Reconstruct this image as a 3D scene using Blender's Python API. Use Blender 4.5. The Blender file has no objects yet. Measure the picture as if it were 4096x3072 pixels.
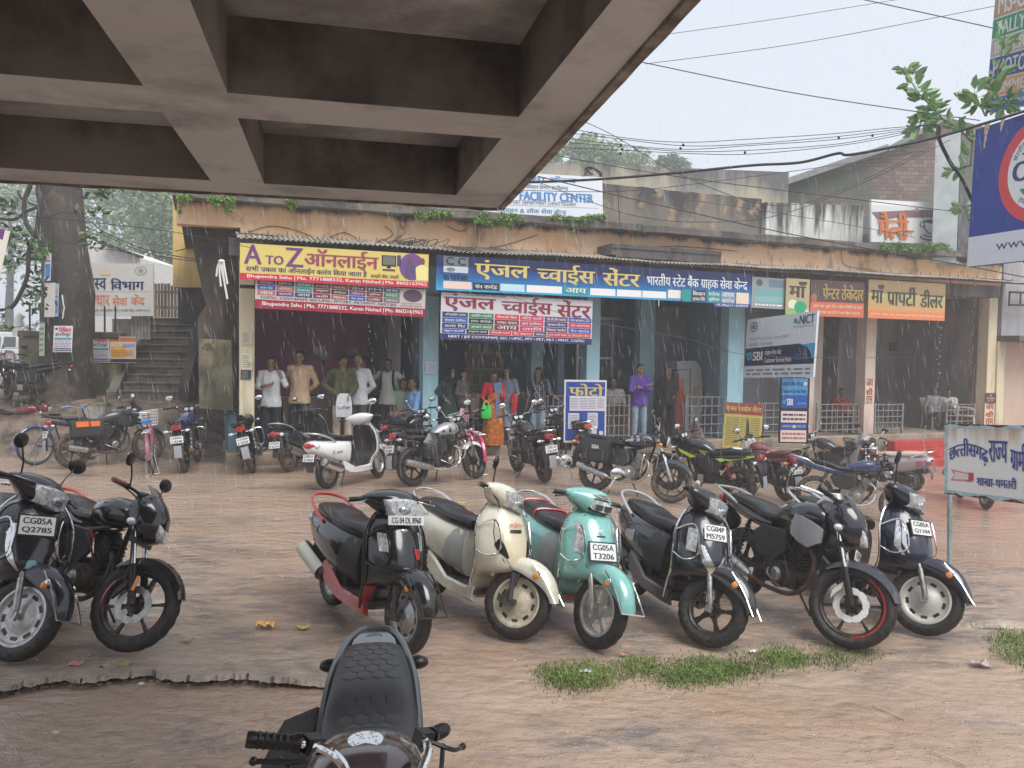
import bpy, bmesh, math, random
from mathutils import Vector, Matrix, noise
R = math.radians
rnd = random.Random(7)
SC = bpy.context.scene
COL = SC.collection

EYE = Vector((0, 0, 2.1))
FPX = 3185.0
CR = Matrix.Rotation(R(90 - 2.2), 3, 'X') @ Matrix.Rotation(R(0.9), 3, 'Z')
cam = bpy.data.cameras.new('camera')
cam.sensor_width = 36; cam.lens = 36 * FPX / 4096; cam.clip_end = 2000; cam.clip_start = .05
camo = bpy.data.objects.new('camera', cam); COL.objects.link(camo)
camo.matrix_world = Matrix.Translation(EYE) @ CR.to_4x4()
SC.camera = camo

SUN_EL, SUN_AZ = 58, 138
world = bpy.data.worlds.new("World"); SC.world = world; world.use_nodes = True
wn = world.node_tree; wn.nodes.clear()
sky = wn.nodes.new('ShaderNodeTexSky'); sky.sky_type = 'NISHITA'; sky.sun_disc = False
sky.sun_elevation = R(SUN_EL); sky.sun_rotation = R(SUN_AZ); sky.air_density = 1.5; sky.dust_density = 4
hs = wn.nodes.new('ShaderNodeHueSaturation'); hs.inputs['Saturation'].default_value = .25
mx = wn.nodes.new('ShaderNodeMix'); mx.data_type = 'RGBA'; mx.inputs[0].default_value = .72
mx.inputs[7].default_value = (7.2, 7.9, 9.0, 1)
bg = wn.nodes.new('ShaderNodeBackground'); bg.inputs[1].default_value = .057
wo = wn.nodes.new('ShaderNodeOutputWorld')
wn.links.new(sky.outputs[0], hs.inputs['Color']); wn.links.new(hs.outputs[0], mx.inputs[6])
wn.links.new(mx.outputs[2], bg.inputs[0]); wn.links.new(bg.outputs[0], wo.inputs[0])
sl = bpy.data.lights.new('sun', 'SUN'); sl.energy = 1.5; sl.angle = R(40); sl.color = (1, .97, .92)
so = bpy.data.objects.new('sun', sl); COL.objects.link(so)
az = R(SUN_AZ)
so.rotation_euler = Vector((-math.sin(az) * math.cos(R(SUN_EL)), -math.cos(az) * math.cos(R(SUN_EL)), -math.sin(R(SUN_EL)))).to_track_quat('-Z', 'Y').to_euler()
SC.view_settings.view_transform = 'Standard'; SC.view_settings.look = 'None'
SC.view_settings.exposure = 1.16; SC.view_settings.gamma = 1
SC.cycles.max_bounces = 6; SC.cycles.diffuse_bounces = 4; SC.cycles.glossy_bounces = 3
SC.cycles.transparent_max_bounces = 12; SC.cycles.volume_bounces = 2

def ray(px, py):
    return CR @ Vector(((px - 2048) / FPX, -(py - 1536) / FPX, -1))
def at(px, py, Y):
    d = ray(px, py); return EYE + d * (Y / d.y)
def onz(px, py, z=0.0):
    d = ray(px, py); return EYE + d * ((z - EYE.z) / d.z)
TH = R(21.3)
FE = Vector((math.cos(TH), math.sin(TH), 0)); FN = Vector((math.sin(TH), -math.cos(TH), 0))
KS = 1.09
FO = Vector((0, 15.5 * KS, -.189))
def onf(px, py, w=0.0):
    d = ray(px, py); t = ((FO + FN * w * KS) - EYE).dot(FN) / d.dot(FN); return EYE + d * t
def fuz(p):
    q = (p - FO) / KS; return q.dot(FE), q.z
def F(u, w, z):
    return FO + (FE * u + FN * w + Vector((0, 0, z))) * KS
def fu(px, w=0.0, py=1500):
    return fuz(onf(px, py, w))[0]

MATS = {}
def mat(name, col, rough=.5, metal=0.0, var=0.0, scale=6.0, bump=0.0, bscale=60.0, wet=0.0, coat=0.0, col2=None,
        trans=0.0, alpha=1.0, stretch=(1, 1, 1), thr=(.35, .65), spec=.5, emit=0.0, mud=0.0):
    if name in MATS: return MATS[name]
    m = bpy.data.materials.new(name); m.use_nodes = True; MATS[name] = m
    nt = m.node_tree; b = nt.nodes['Principled BSDF']
    c = (*col, 1)
    b.inputs['Base Color'].default_value = c; b.inputs['Roughness'].default_value = rough
    b.inputs['Metallic'].default_value = metal; b.inputs['Specular IOR Level'].default_value = spec
    if coat: b.inputs['Coat Weight'].default_value = coat; b.inputs['Coat Roughness'].default_value = .06
    if trans: b.inputs['Transmission Weight'].default_value = trans
    if alpha < 1: b.inputs['Alpha'].default_value = alpha
    if emit: b.inputs['Emission Color'].default_value = c; b.inputs['Emission Strength'].default_value = emit
    if var or col2 or bump or wet or mud:
        tc = nt.nodes.new('ShaderNodeTexCoord'); mp = nt.nodes.new('ShaderNodeMapping')
        mp.inputs['Scale'].default_value = stretch
        nt.links.new(tc.outputs['Object'], mp.inputs[0])
    if var or col2:
        n = nt.nodes.new('ShaderNodeTexNoise'); n.inputs['Scale'].default_value = scale; n.inputs['Detail'].default_value = 6
        n.inputs['Roughness'].default_value = .62
        nt.links.new(mp.outputs[0], n.inputs[0])
        r = nt.nodes.new('ShaderNodeValToRGB'); r.color_ramp.elements[0].position = thr[0]; r.color_ramp.elements[1].position = thr[1]
        a = tuple(x * (1 - var) for x in col); z = tuple(min(1, x * (1 + var)) for x in (col2 or col))
        r.color_ramp.elements[0].color = (*a, 1); r.color_ramp.elements[1].color = (*z, 1)
        nt.links.new(n.outputs[0], r.inputs[0]); nt.links.new(r.outputs[0], b.inputs['Base Color'])
    if mud:
        sx = nt.nodes.new('ShaderNodeSeparateXYZ'); nt.links.new(tc.outputs['Object'], sx.inputs[0])
        mr = nt.nodes.new('ShaderNodeMapRange'); mr.inputs[1].default_value = .12; mr.inputs[2].default_value = .62; mr.inputs[3].default_value = mud; mr.inputs[4].default_value = 0; nt.links.new(sx.outputs[2], mr.inputs[0])
        nm = nt.nodes.new('ShaderNodeTexNoise'); nm.inputs['Scale'].default_value = 13; nm.inputs['Detail'].default_value = 9; nm.inputs['Roughness'].default_value = .72; nt.links.new(tc.outputs['Object'], nm.inputs[0])
        rm = nt.nodes.new('ShaderNodeValToRGB'); rm.color_ramp.elements[0].position = .42; rm.color_ramp.elements[1].position = .62; nt.links.new(nm.outputs[0], rm.inputs[0])
        mm = nt.nodes.new('ShaderNodeMath'); mm.operation = 'MULTIPLY'; nt.links.new(mr.outputs[0], mm.inputs[0]); nt.links.new(rm.outputs[0], mm.inputs[1])
        mc_ = nt.nodes.new('ShaderNodeMix'); mc_.data_type = 'RGBA'; nt.links.new(mm.outputs[0], mc_.inputs[0]); mc_.inputs[7].default_value = (.22, .155, .105, 1)
        if b.inputs['Base Color'].links: nt.links.new(b.inputs['Base Color'].links[0].from_socket, mc_.inputs[6])
        else: mc_.inputs[6].default_value = c
        nt.links.new(mc_.outputs[2], b.inputs['Base Color'])
    h = None
    if bump:
        n2 = nt.nodes.new('ShaderNodeTexNoise'); n2.inputs['Scale'].default_value = bscale; n2.inputs['Detail'].default_value = 5
        nt.links.new(mp.outputs[0], n2.inputs[0])
        bp = nt.nodes.new('ShaderNodeBump'); bp.inputs['Strength'].default_value = bump; bp.inputs['Distance'].default_value = .02
        nt.links.new(n2.outputs[0], bp.inputs['Height']); h = bp
    if wet:
        v = nt.nodes.new('ShaderNodeTexVoronoi'); v.inputs['Scale'].default_value = 95
        nt.links.new(tc.outputs['Object'], v.inputs[0])
        rr = nt.nodes.new('ShaderNodeValToRGB'); rr.color_ramp.elements[0].position = .12; rr.color_ramp.elements[1].position = .34
        rr.color_ramp.elements[0].color = (1, 1, 1, 1); rr.color_ramp.elements[1].color = (0, 0, 0, 1)
        nt.links.new(v.outputs['Distance'], rr.inputs[0])
        b2 = nt.nodes.new('ShaderNodeBump'); b2.inputs['Strength'].default_value = wet; b2.inputs['Distance'].default_value = .004
        nt.links.new(rr.outputs[0], b2.inputs['Height'])
        if h: nt.links.new(h.outputs[0], b2.inputs['Normal'])
        h = b2
    if h: nt.links.new(h.outputs[0], b.inputs['Normal'])
    return m
def plain(col, rough=.5, metal=0.0, **k):
    return mat('surface_%d_%d_%d_%d_%d' % (*(int(x * 999) for x in col), int(rough * 100), int(metal * 9)), col, rough, metal, **k)
def srgb(r, g, b):
    return tuple(((x / 255 + .055) / 1.055) ** 2.4 if x > 10 else x / 255 / 12.92 for x in (r, g, b))
def ink(r, g, b, rough=.45):
    return plain(srgb(r, g, b), rough)

class MB:
    def __init__(s): s.v = []; s.f = []; s.mi = []; s.M = None; s.k = 0
    def add(s, vs, fs):
        o = len(s.v)
        if s.M is None: s.v.extend(Vector(v) for v in vs)
        else: s.v.extend(s.M @ Vector(v) for v in vs)
        for f in fs: s.f.append([o + i for i in f]); s.mi.append(s.k)
        return s
    def box(s, x0, x1, y0, y1, z0, z1):
        return s.add([(x, y, z) for z in (z0, z1) for y in (y0, y1) for x in (x0, x1)],
                     [(0, 2, 3, 1), (4, 5, 7, 6), (0, 1, 5, 4), (2, 6, 7, 3), (0, 4, 6, 2), (1, 3, 7, 5)])
    def obox(s, p0, p1, w, h, up=(0, 0, 1)):
        p0, p1 = Vector(p0), Vector(p1); d = (p1 - p0).normalized(); u = Vector(up)
        a = d.cross(u)
        if a.length < 1e-4: a = d.cross(Vector((1, 0, 0)))
        a.normalize(); b = a.cross(d); a *= w / 2; b *= h / 2
        return s.add([p0 - a - b, p0 + a - b, p0 + a + b, p0 - a + b, p1 - a - b, p1 + a - b, p1 + a + b, p1 - a + b],
                     [(0, 3, 2, 1), (4, 5, 6, 7), (0, 1, 5, 4), (1, 2, 6, 5), (2, 3, 7, 6), (3, 0, 4, 7)])
    def tube(s, pts, r, n=8, closed=False, flat=1.0):
        pts = [Vector(p) for p in pts]; k = len(pts)
        rs = r if isinstance(r, (list, tuple)) else [r] * k
        ring = []; prev = None
        for i, p in enumerate(pts):
            a = pts[(i - 1) % k] if (i or closed) else p; b = pts[(i + 1) % k] if (i < k - 1 or closed) else p
            t = (b - a).normalized()
            if prev is None:
                q = t.cross(Vector((0, 0, 1)))
                if q.length < .1: q = t.cross(Vector((0, 1, 0)))
            else: q = prev - t * prev.dot(t)
            q.normalize(); prev = q; w = t.cross(q)
            ring.append([p + (q * math.cos(6.28318 * j / n) + w * math.sin(6.28318 * j / n) * flat) * rs[i] for j in range(n)])
        return s.loft(ring, closed)
    def loft(s, secs, closed=False, cap=True):
        n = len(secs[0]); vs = [p for q in secs for p in q]; fs = []; k = len(secs)
        for i in range(k if closed else k - 1):
            for j in range(n):
                a, b = i * n, ((i + 1) % k) * n; j2 = (j + 1) % n
                fs.append((a + j, a + j2, b + j2, b + j))
        if cap and not closed: fs.append(tuple(range(n - 1, -1, -1))); fs.append(tuple((k - 1) * n + j for j in range(n)))
        return s.add(vs, fs)
    def sheet(s, rows):
        n = len(rows[0]); return s.add([p for q in rows for p in q],
            [(i * n + j, i * n + j + 1, (i + 1) * n + j + 1, (i + 1) * n + j) for i in range(len(rows) - 1) for j in range(n - 1)])
    def lathe(s, prof, o, ax, n=24, closed=False, cap=True):
        o, ax = Vector(o), Vector(ax).normalized(); q = ax.orthogonal().normalized(); w = ax.cross(q)
        secs = [[o + ax * h + (q * math.cos(6.28318 * j / n) + w * math.sin(6.28318 * j / n)) * max(r, 1e-4) for j in range(n)] for r, h in prof]
        return s.loft(secs, closed, cap)
    def cyl(s, p0, p1, r, n=16, r1=None):
        p0, p1 = Vector(p0), Vector(p1); L = (p1 - p0).length
        return s.lathe([(r, 0), (r if r1 is None else r1, L)], p0, p1 - p0, n)
    def prism(s, poly, d):
        d = Vector(d); n = len(poly); a = [Vector(p) for p in poly]
        return s.add(a + [p + d for p in a], [tuple(range(n))[::-1], tuple(range(n, 2 * n))] + [(i, (i + 1) % n, (i + 1) % n + n, i + n) for i in range(n)])
    def ell(s, c, r, n=16, m=10, rot=None):
        c = Vector(c); vs = []; fs = []
        for i in range(m + 1):
            t = math.pi * i / m
            for j in range(n):
                p = 6.28318 * j / n; v = Vector((math.sin(t) * math.cos(p) * r[0], math.sin(t) * math.sin(p) * r[1], math.cos(t) * r[2]))
                if rot: v = rot @ v
                vs.append(c + v)
        for i in range(m):
            for j in range(n): fs.append((i * n + j, (i + 1) * n + j, (i + 1) * n + (j + 1) % n, i * n + (j + 1) % n))
        return s.add(vs, fs)
    def quad(s, a, b, c, d): return s.add([a, b, c, d], [(0, 1, 2, 3)])
    def build(s, name, m, parent=None, smooth=38, bev=0.0, fix=True):
        me = bpy.data.meshes.new(name); me.from_pydata([tuple(v) for v in s.v], [], s.f);
        for x in (m if isinstance(m, (list, tuple)) else [m]): me.materials.append(x)
        if isinstance(m, (list, tuple)) and len(m) > 1: me.polygons.foreach_set('material_index', s.mi)
        if fix:
            bm = bmesh.new(); bm.from_mesh(me); bmesh.ops.recalc_face_normals(bm, faces=bm.faces); bm.to_mesh(me); bm.free()
        if smooth:
            me.polygons.foreach_set('use_smooth', [True] * len(me.polygons)); me.set_sharp_from_angle(angle=R(smooth))
        o = bpy.data.objects.new(name, me); COL.objects.link(o)
        if parent: o.parent = parent
        if bev:
            b = o.modifiers.new('bevel', 'BEVEL'); b.width = bev; b.segments = 2; b.limit_method = 'ANGLE'
        return o
def tag(o, label=None, cat=None, group=None, kind=None):
    for k, v in (('label', label), ('category', cat), ('group', group), ('kind', kind)):
        if v: o[k] = v
    return o
def thing(name, label, cat, loc=(0, 0, 0), rz=0.0, group=None, M=None, sc=1.0):
    o = bpy.data.objects.new(name, None); COL.objects.link(o); o.empty_display_size = .1
    if M is not None: o.matrix_world = M
    else: o.location = loc; o.rotation_euler = (0, 0, rz); o.scale = (sc, sc, sc)
    return tag(o, label, cat, group)
def struct(o): o['kind'] = 'structure'; return o
def se(x, hw, hh, yc=0.0, zc=0.0, n=16, e=2.6):  # closed super-ellipse section across x
    out = []
    for i in range(n):
        t = 6.28318 * i / n; c, q = math.cos(t), math.sin(t)
        out.append(Vector((x, yc + hw * math.copysign(abs(c) ** (2 / e), c), zc + hh * math.copysign(abs(q) ** (2 / e), q))))
    return out
def arc(c, r, a0, a1, n, plane='xz'):
    out = []
    for i in range(n + 1):
        a = R(a0 + (a1 - a0) * i / n); x, y = r * math.cos(a), r * math.sin(a)
        out.append(Vector((c[0] + x, c[1], c[2] + y)) if plane == 'xz' else Vector((c[0] + x, c[1] + y, c[2])))
    return out
def curve(pts, n=6):
    p = [Vector(q) for q in pts]; out = []
    for i in range(len(p) - 1):
        a, b, c, d = p[max(i - 1, 0)], p[i], p[i + 1], p[min(i + 2, len(p) - 1)]
        for k in range(n):
            t = k / n; out.append(.5 * (2 * b + (c - a) * t + (2 * a - 5 * b + 4 * c - d) * t * t + (3 * b - a - 3 * c + d) * t ** 3))
    return out + [p[-1]]

GL = {}
def _textmesh(s):
    cu = bpy.data.curves.new('glyph', 'FONT'); cu.body = s; cu.size = 1; cu.resolution_u = 3
    o = bpy.data.objects.new('glyph', cu); COL.objects.link(o)
    me = bpy.data.meshes.new_from_object(o.evaluated_get(bpy.context.evaluated_depsgraph_get()))
    vs = [(v.co.x, v.co.y) for v in me.vertices]; fs = [tuple(p.vertices) for p in me.polygons]
    bpy.data.objects.remove(o); bpy.data.curves.remove(cu); bpy.data.meshes.remove(me)
    return vs, fs
def glyph(c):
    if c in GL: return GL[c]
    if c == ' ': GL[c] = ([], [], .27); return GL[c]
    if c == '`':                                 # the hook of an r above the line
        vs, fs = [], []
        pts = [(-.08, .66), (-.16, .72), (-.15, .82), (-.06, .86), (.03, .82)]
        for x, y in pts: vs += [(x, y), (x - .055, y + .03)]
        GL[c] = (vs, [(2 * i, 2 * i + 1, 2 * i + 3, 2 * i + 2) for i in range(4)], 0); return GL[c]
    if c == '^':                                 # the stroke of an r below a letter
        GL[c] = ([(-.1, .2), (-.1, .28), (-.36, .1), (-.36, .02)], [(0, 1, 2, 3)], 0); return GL[c]
    if len(c) == 2:
        vs, fs, adv = glyph(c[0]); xs = sorted({round(x, 3) for x, y in vs if abs(y) < .012})
        if not xs: return glyph(c[0])
        right = xs[-1]; left = max([x for x in xs if x < right - .04] or [right - .08]); cut = left if right - left < .15 else right - .09
        bm = bmesh.new(); bv = [bm.verts.new((x, y, 0)) for x, y in vs]
        for f in fs:
            try: bm.faces.new([bv[i] for i in f])
            except ValueError: pass
        bmesh.ops.bisect_plane(bm, geom=bm.verts[:] + bm.edges[:] + bm.faces[:], plane_co=(cut, 0, 0), plane_no=(1, 0, 0), clear_outer=True)
        bm.verts.ensure_lookup_table(); bm.verts.index_update()
        GL[c] = ([(v.co.x, v.co.y) for v in bm.verts], [tuple(v.index for v in f.verts) for f in bm.faces], cut); bm.free(); return GL[c]
    if '|' not in GL:
        vs, fs = _textmesh('|'); GL['|'] = (vs, fs, max(x for x, y in vs))
    vs, fs = _textmesh(c); v2, _ = _textmesh(c + '|'); adv = max(x for x, y in v2) - GL['|'][2]
    if c == 'ि': adv = min(adv, max([x for x, y in vs if y < .3] or [.1]) + .035)
    GL[c] = (vs, fs, adv); return GL[c]
def visual(s):
    out = []
    for c in s:
        if c == 'ि':
            k = len(out) - 1
            while k > 0 and (out[k] in '^~़' or out[k - 1] == '~'): k -= 1
            out.insert(max(k, 0), c)
        else: out.append(c)
    return ''.join(out)
def layout(s):
    s = visual(s); out = []; x = 0; i = 0
    while i < len(s):
        c = s[i]
        if i + 1 < len(s) and s[i + 1] == '~': c += '~'; i += 1
        vs, fs, adv = glyph(c)
        out.append((x, vs, fs)); x += adv; i += 1
    return out
def write(mb, s, x0, y0, x1, y1, z=.003, bold=.0, keep=False, bend=None):
    L = [g for g in layout(s) if g[1]]
    if not L: return
    X0 = min(x + v[0] for x, vs, _ in L for v in vs); X1 = max(x + v[0] for x, vs, _ in L for v in vs)
    Y0 = min(v[1] for _, vs, _ in L for v in vs); Y1 = max(v[1] for _, vs, _ in L for v in vs)
    sx, sy = (x1 - x0) / (X1 - X0), (y1 - y0) / max(Y1 - Y0, .05)
    if keep: sy = min(sx, sy); sx = min(sx, sy)
    steps = [0.0] if not bold else [-bold, 0, bold]
    for k, (x, vs, fs) in enumerate(L):
        for q, dx in enumerate(steps):
            zz = z + (k % 3) * .0003 + q * .0001
            pts = []
            for vx, vy in vs:
                px = x0 + (x + vx + dx - X0) * sx; py = y0 + (vy - Y0) * sy
                if bend: py += bend * (1 - ((px - (x0 + x1) / 2) / ((x1 - x0) / 2)) ** 2)
                pts.append((px, py, zz))
            mb.add(pts, fs)
class Sign:
    def __init__(s, name, label, TL, TR, BL, face, cat='sign', thick=.03, group=None, back=None):
        X = (TR - TL); s.W = X.length; X.normalize(); Y = TL - BL; Y -= X * Y.dot(X); s.H = Y.length; Y.normalize(); Z = X.cross(Y)
        O = TL - Y * s.H
        M = Matrix(((X.x, Y.x, Z.x, O.x), (X.y, Y.y, Z.y, O.y), (X.z, Y.z, Z.z, O.z), (0, 0, 0, 1)))
        s.o = thing(name, label, cat, M=M, group=group)
        MB().box(0, s.W, 0, s.H, -thick, 0).build('board', face, s.o, smooth=0)
        s.P = MB(); s.pm = []; s.T = MB(); s.tm = []
    def _m(s, L, m):
        if m not in L: L.append(m)
        return L.index(m)
    def rect(s, u0, v0, u1, v1, m, z=1, slant=0.0):
        s.P.k = s._m(s.pm, m); W, H = s.W, s.H; zz = .0012 * z
        s.P.quad((u0 * W, v0 * H, zz), (u1 * W, v0 * H, zz), (u1 * W + slant, v1 * H, zz), (u0 * W + slant, v1 * H, zz)); return s
    def poly(s, pts, m, z=1):
        s.P.k = s._m(s.pm, m); s.P.add([(u * s.W, v * s.H, .0012 * z) for u, v in pts], [tuple(range(len(pts)))]); return s
    def disc(s, u, v, ru, rv, m, z=1, n=32, a0=0, a1=360):
        return s.poly([(u + ru * math.cos(R(a0 + (a1 - a0) * i / n)), v + rv * math.sin(R(a0 + (a1 - a0) * i / n))) for i in range(n + (a1 - a0 < 360))], m, z)
    def text(s, t, u0, v0, u1, v1, m, bold=0.02, z=6, **k):
        s.T.k = s._m(s.tm, m); write(s.T, t, u0 * s.W, v0 * s.H, u1 * s.W, v1 * s.H, .0012 * z, bold, **k); return s
    def fine(s, u0, v0, u1, v1, m, lines=3, z=5, seed=1):
        r = random.Random(seed); h = (v1 - v0) / lines
        for i in range(lines):
            u = u0; v = v1 - (i + .75) * h
            while u < u1 - .01:
                w = min(r.uniform(.25, 1.0) * (u1 - u0) * .22, u1 - u); s.rect(u, v, u + w, v + h * .42, m, z); u += w + (u1 - u0) * .035
        return s
    def done(s):
        if s.P.f: s.P.build('printed_panel', s.pm, s.o, smooth=0, fix=False)
        if s.T.f: s.T.build('lettering', s.tm, s.o, smooth=0, fix=False)
        return s.o
# ================================================================ the setting
def stained(name, base, dark, z0=0, z1=1, up=True, scale=3.0, rough=.85, amount=.5, base2=None, patch=None, streak=.22, bump=.4):
    """Plaster with dirt that has run down from an edge: object-space height + vertical streaks."""
    if name in MATS: return MATS[name]
    m = bpy.data.materials.new(name); m.use_nodes = True; MATS[name] = m
    nt = m.node_tree; b = nt.nodes['Principled BSDF']; b.inputs['Roughness'].default_value = rough
    N = nt.nodes.new; L = nt.links.new
    tc = N('ShaderNodeTexCoord'); mp = N('ShaderNodeMapping'); mp.inputs['Scale'].default_value = (1, 1, streak); L(tc.outputs['Object'], mp.inputs[0])
    n1 = N('ShaderNodeTexNoise'); n1.inputs['Scale'].default_value = scale; n1.inputs['Detail'].default_value = 8; n1.inputs['Roughness'].default_value = .65; L(mp.outputs[0], n1.inputs[0])
    n2 = N('ShaderNodeTexNoise'); n2.inputs['Scale'].default_value = scale * .45; n2.inputs['Detail'].default_value = 5; L(tc.outputs['Object'], n2.inputs[0])
    sx = N('ShaderNodeSeparateXYZ'); L(tc.outputs['Object'], sx.inputs[0])
    mr = N('ShaderNodeMapRange'); mr.inputs[1].default_value = z0; mr.inputs[2].default_value = z1
    mr.inputs[3].default_value = 0 if up else 1; mr.inputs[4].default_value = 1 if up else 0; L(sx.outputs[2], mr.inputs[0])
    ad = N('ShaderNodeMath'); ad.operation = 'MULTIPLY_ADD'; ad.inputs[1].default_value = amount; L(mr.outputs[0], ad.inputs[0]); L(n1.outputs[0], ad.inputs[2])
    rp = N('ShaderNodeValToRGB'); rp.color_ramp.elements[0].position = .52; rp.color_ramp.elements[1].position = .72; L(ad.outputs[0], rp.inputs[0])
    r2 = N('ShaderNodeValToRGB'); r2.color_ramp.elements[0].position = .4; r2.color_ramp.elements[1].position = .6
    r2.color_ramp.elements[0].color = (*base, 1); r2.color_ramp.elements[1].color = (*(base2 or tuple(x * .82 for x in base)), 1); L(n2.outputs[0], r2.inputs[0])
    mx_ = N('ShaderNodeMix'); mx_.data_type = 'RGBA'; L(rp.outputs[0], mx_.inputs[0]); L(r2.outputs[0], mx_.inputs[6]); mx_.inputs[7].default_value = (*dark, 1)
    out = mx_.outputs[2]
    if patch:
        n3 = N('ShaderNodeTexNoise'); n3.inputs['Scale'].default_value = scale * 1.6; n3.inputs['Detail'].default_value = 10; n3.inputs['Roughness'].default_value = .7; L(tc.outputs['Object'], n3.inputs[0])
        r3 = N('ShaderNodeValToRGB'); r3.color_ramp.elements[0].position = .54; r3.color_ramp.elements[1].position = .6; L(n3.outputs[0], r3.inputs[0])
        m3 = N('ShaderNodeMix'); m3.data_type = 'RGBA'; L(r3.outputs[0], m3.inputs[0]); L(out, m3.inputs[6]); m3.inputs[7].default_value = (*patch, 1); out = m3.outputs[2]
    L(out, b.inputs['Base Color'])
    bp = N('ShaderNodeBump'); bp.inputs['Strength'].default_value = bump; bp.inputs['Distance'].default_value = .03; L(n1.outputs[0], bp.inputs['Height']); L(bp.outputs[0], b.inputs['Normal'])
    return m

def water_mat():
    m = bpy.data.materials.new('muddy_water'); m.use_nodes = True
    nt = m.node_tree; b = nt.nodes['Principled BSDF']; N = nt.nodes.new; L = nt.links.new
    tc = N('ShaderNodeTexCoord')
    def noi(s, d, st=(1, 1, 1), rt=0.0, ro=.6):
        mp = N('ShaderNodeMapping'); mp.inputs['Scale'].default_value = st; mp.inputs['Rotation'].default_value = (0, 0, rt); L(tc.outputs['Object'], mp.inputs[0])
        n = N('ShaderNodeTexNoise'); n.inputs['Scale'].default_value = s; n.inputs['Detail'].default_value = d; n.inputs['Roughness'].default_value = ro; L(mp.outputs[0], n.inputs[0]); return n.outputs[0]
    def ridge(s, d, st, rt):
        mp = N('ShaderNodeMapping'); mp.inputs['Scale'].default_value = st; mp.inputs['Rotation'].default_value = (0, 0, rt); L(tc.outputs['Object'], mp.inputs[0])
        w = N('ShaderNodeTexNoise'); w.inputs['Scale'].default_value = s * .6; L(mp.outputs[0], w.inputs[0])
        va = N('ShaderNodeVectorMath'); va.operation = 'MULTIPLY_ADD'; va.inputs[1].default_value = (.10, .10, 0); L(w.outputs[1], va.inputs[0]); L(mp.outputs[0], va.inputs[2])
        n = N('ShaderNodeTexNoise'); n.noise_type = 'RIDGED_MULTIFRACTAL'; n.inputs['Scale'].default_value = s; n.inputs['Detail'].default_value = d; n.inputs['Roughness'].default_value = .55; L(va.outputs[0], n.inputs[0]); return n.outputs[0]
    def ramp(x, a, c, ca=(0, 0, 0, 1), cc=(1, 1, 1, 1)):
        r = N('ShaderNodeValToRGB'); r.color_ramp.elements[0].position = a; r.color_ramp.elements[1].position = c
        r.color_ramp.elements[0].color = ca; r.color_ramp.elements[1].color = cc; L(x, r.inputs[0]); return r.outputs[0]
    def mix(f, a, c):
        x = N('ShaderNodeMix'); x.data_type = 'RGBA'; L(f, x.inputs[0])
        for s, v in ((6, a), (7, c)):
            if isinstance(v, tuple): x.inputs[s].default_value = v
            else: L(v, x.inputs[s])
        return x.outputs[2]
    big = noi(.55, 5, (1, 2.2, 1), .2); mid = noi(2.4, 8, (1, 2.0, 1), .1, .7)
    mud = mix(ramp(big, .38, .62), (.355, .245, .172, 1), (.425, .318, .245, 1))
    sx = N('ShaderNodeSeparateXYZ'); L(tc.outputs['Object'], sx.inputs[0])      # the strip where the motorcycles stand is higher: gravelly tarmac under a thin film
    b1 = N('ShaderNodeMapRange'); b1.inputs[1].default_value = 5.0; b1.inputs[2].default_value = 6.1; L(sx.outputs[1], b1.inputs[0])
    b2 = N('ShaderNodeMapRange'); b2.inputs[1].default_value = 9.0; b2.inputs[2].default_value = 6.8; L(sx.outputs[1], b2.inputs[0])
    bb = N('ShaderNodeMath'); bb.operation = 'MULTIPLY'; L(b1.outputs[0], bb.inputs[0]); L(b2.outputs[0], bb.inputs[1])
    ba = N('ShaderNodeMath'); ba.operation = 'MULTIPLY_ADD'; ba.inputs[1].default_value = .17; L(bb.outputs[0], ba.inputs[0]); L(noi(.8, 4, (1, 1.6, 1), 1.0), ba.inputs[2])
    f = N('ShaderNodeMath'); f.operation = 'MULTIPLY'; L(ramp(ba.outputs[0], .50, .66), f.inputs[0]); L(ramp(mid, .42, .60), f.inputs[1])
    bed = mix(f.outputs[0], mud, (.175, .145, .134, 1))
    fine = noi(38, 4, (1, 1.5, 1), .1, .7)
    bed = mix(ramp(fine, .58, .74), bed, (.46, .38, .32, 1))
    L(bed, b.inputs['Base Color'])
    L(ramp(mid, .35, .7, (.02, .02, .02, 1), (.13, .13, .13, 1)), b.inputs['Roughness']); b.inputs['Specular IOR Level'].default_value = .5
    b.inputs['IOR'].default_value = 1.5
    v = N('ShaderNodeTexVoronoi'); v.inputs['Scale'].default_value = 16; v.inputs['Randomness'].default_value = 1; L(tc.outputs['Object'], v.inputs[0])
    ring = N('ShaderNodeMath'); ring.operation = 'SINE'; mu = N('ShaderNodeMath'); mu.operation = 'MULTIPLY'; mu.inputs[1].default_value = 24; L(v.outputs['Distance'], mu.inputs[0]); L(mu.outputs[0], ring.inputs[0])
    fall = N('ShaderNodeMath'); fall.operation = 'MULTIPLY'; L(ring.outputs[0], fall.inputs[0]); L(ramp(v.outputs['Distance'], .0, .55, (1, 1, 1, 1), (0, 0, 0, 1)), fall.inputs[1])
    cal = N('ShaderNodeMath'); cal.operation = 'MULTIPLY_ADD'; cal.inputs[1].default_value = -.80; cal.inputs[2].default_value = 1.0     # calmer water round the wheels
    cm = N('ShaderNodeMath'); cm.operation = 'MULTIPLY'; L(bb.outputs[0], cm.inputs[0]); L(ramp(noi(.7, 3, (1, 1.5, 1), 2.0), .38, .56), cm.inputs[1]); L(cm.outputs[0], cal.inputs[0])
    hs_ = None
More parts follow.
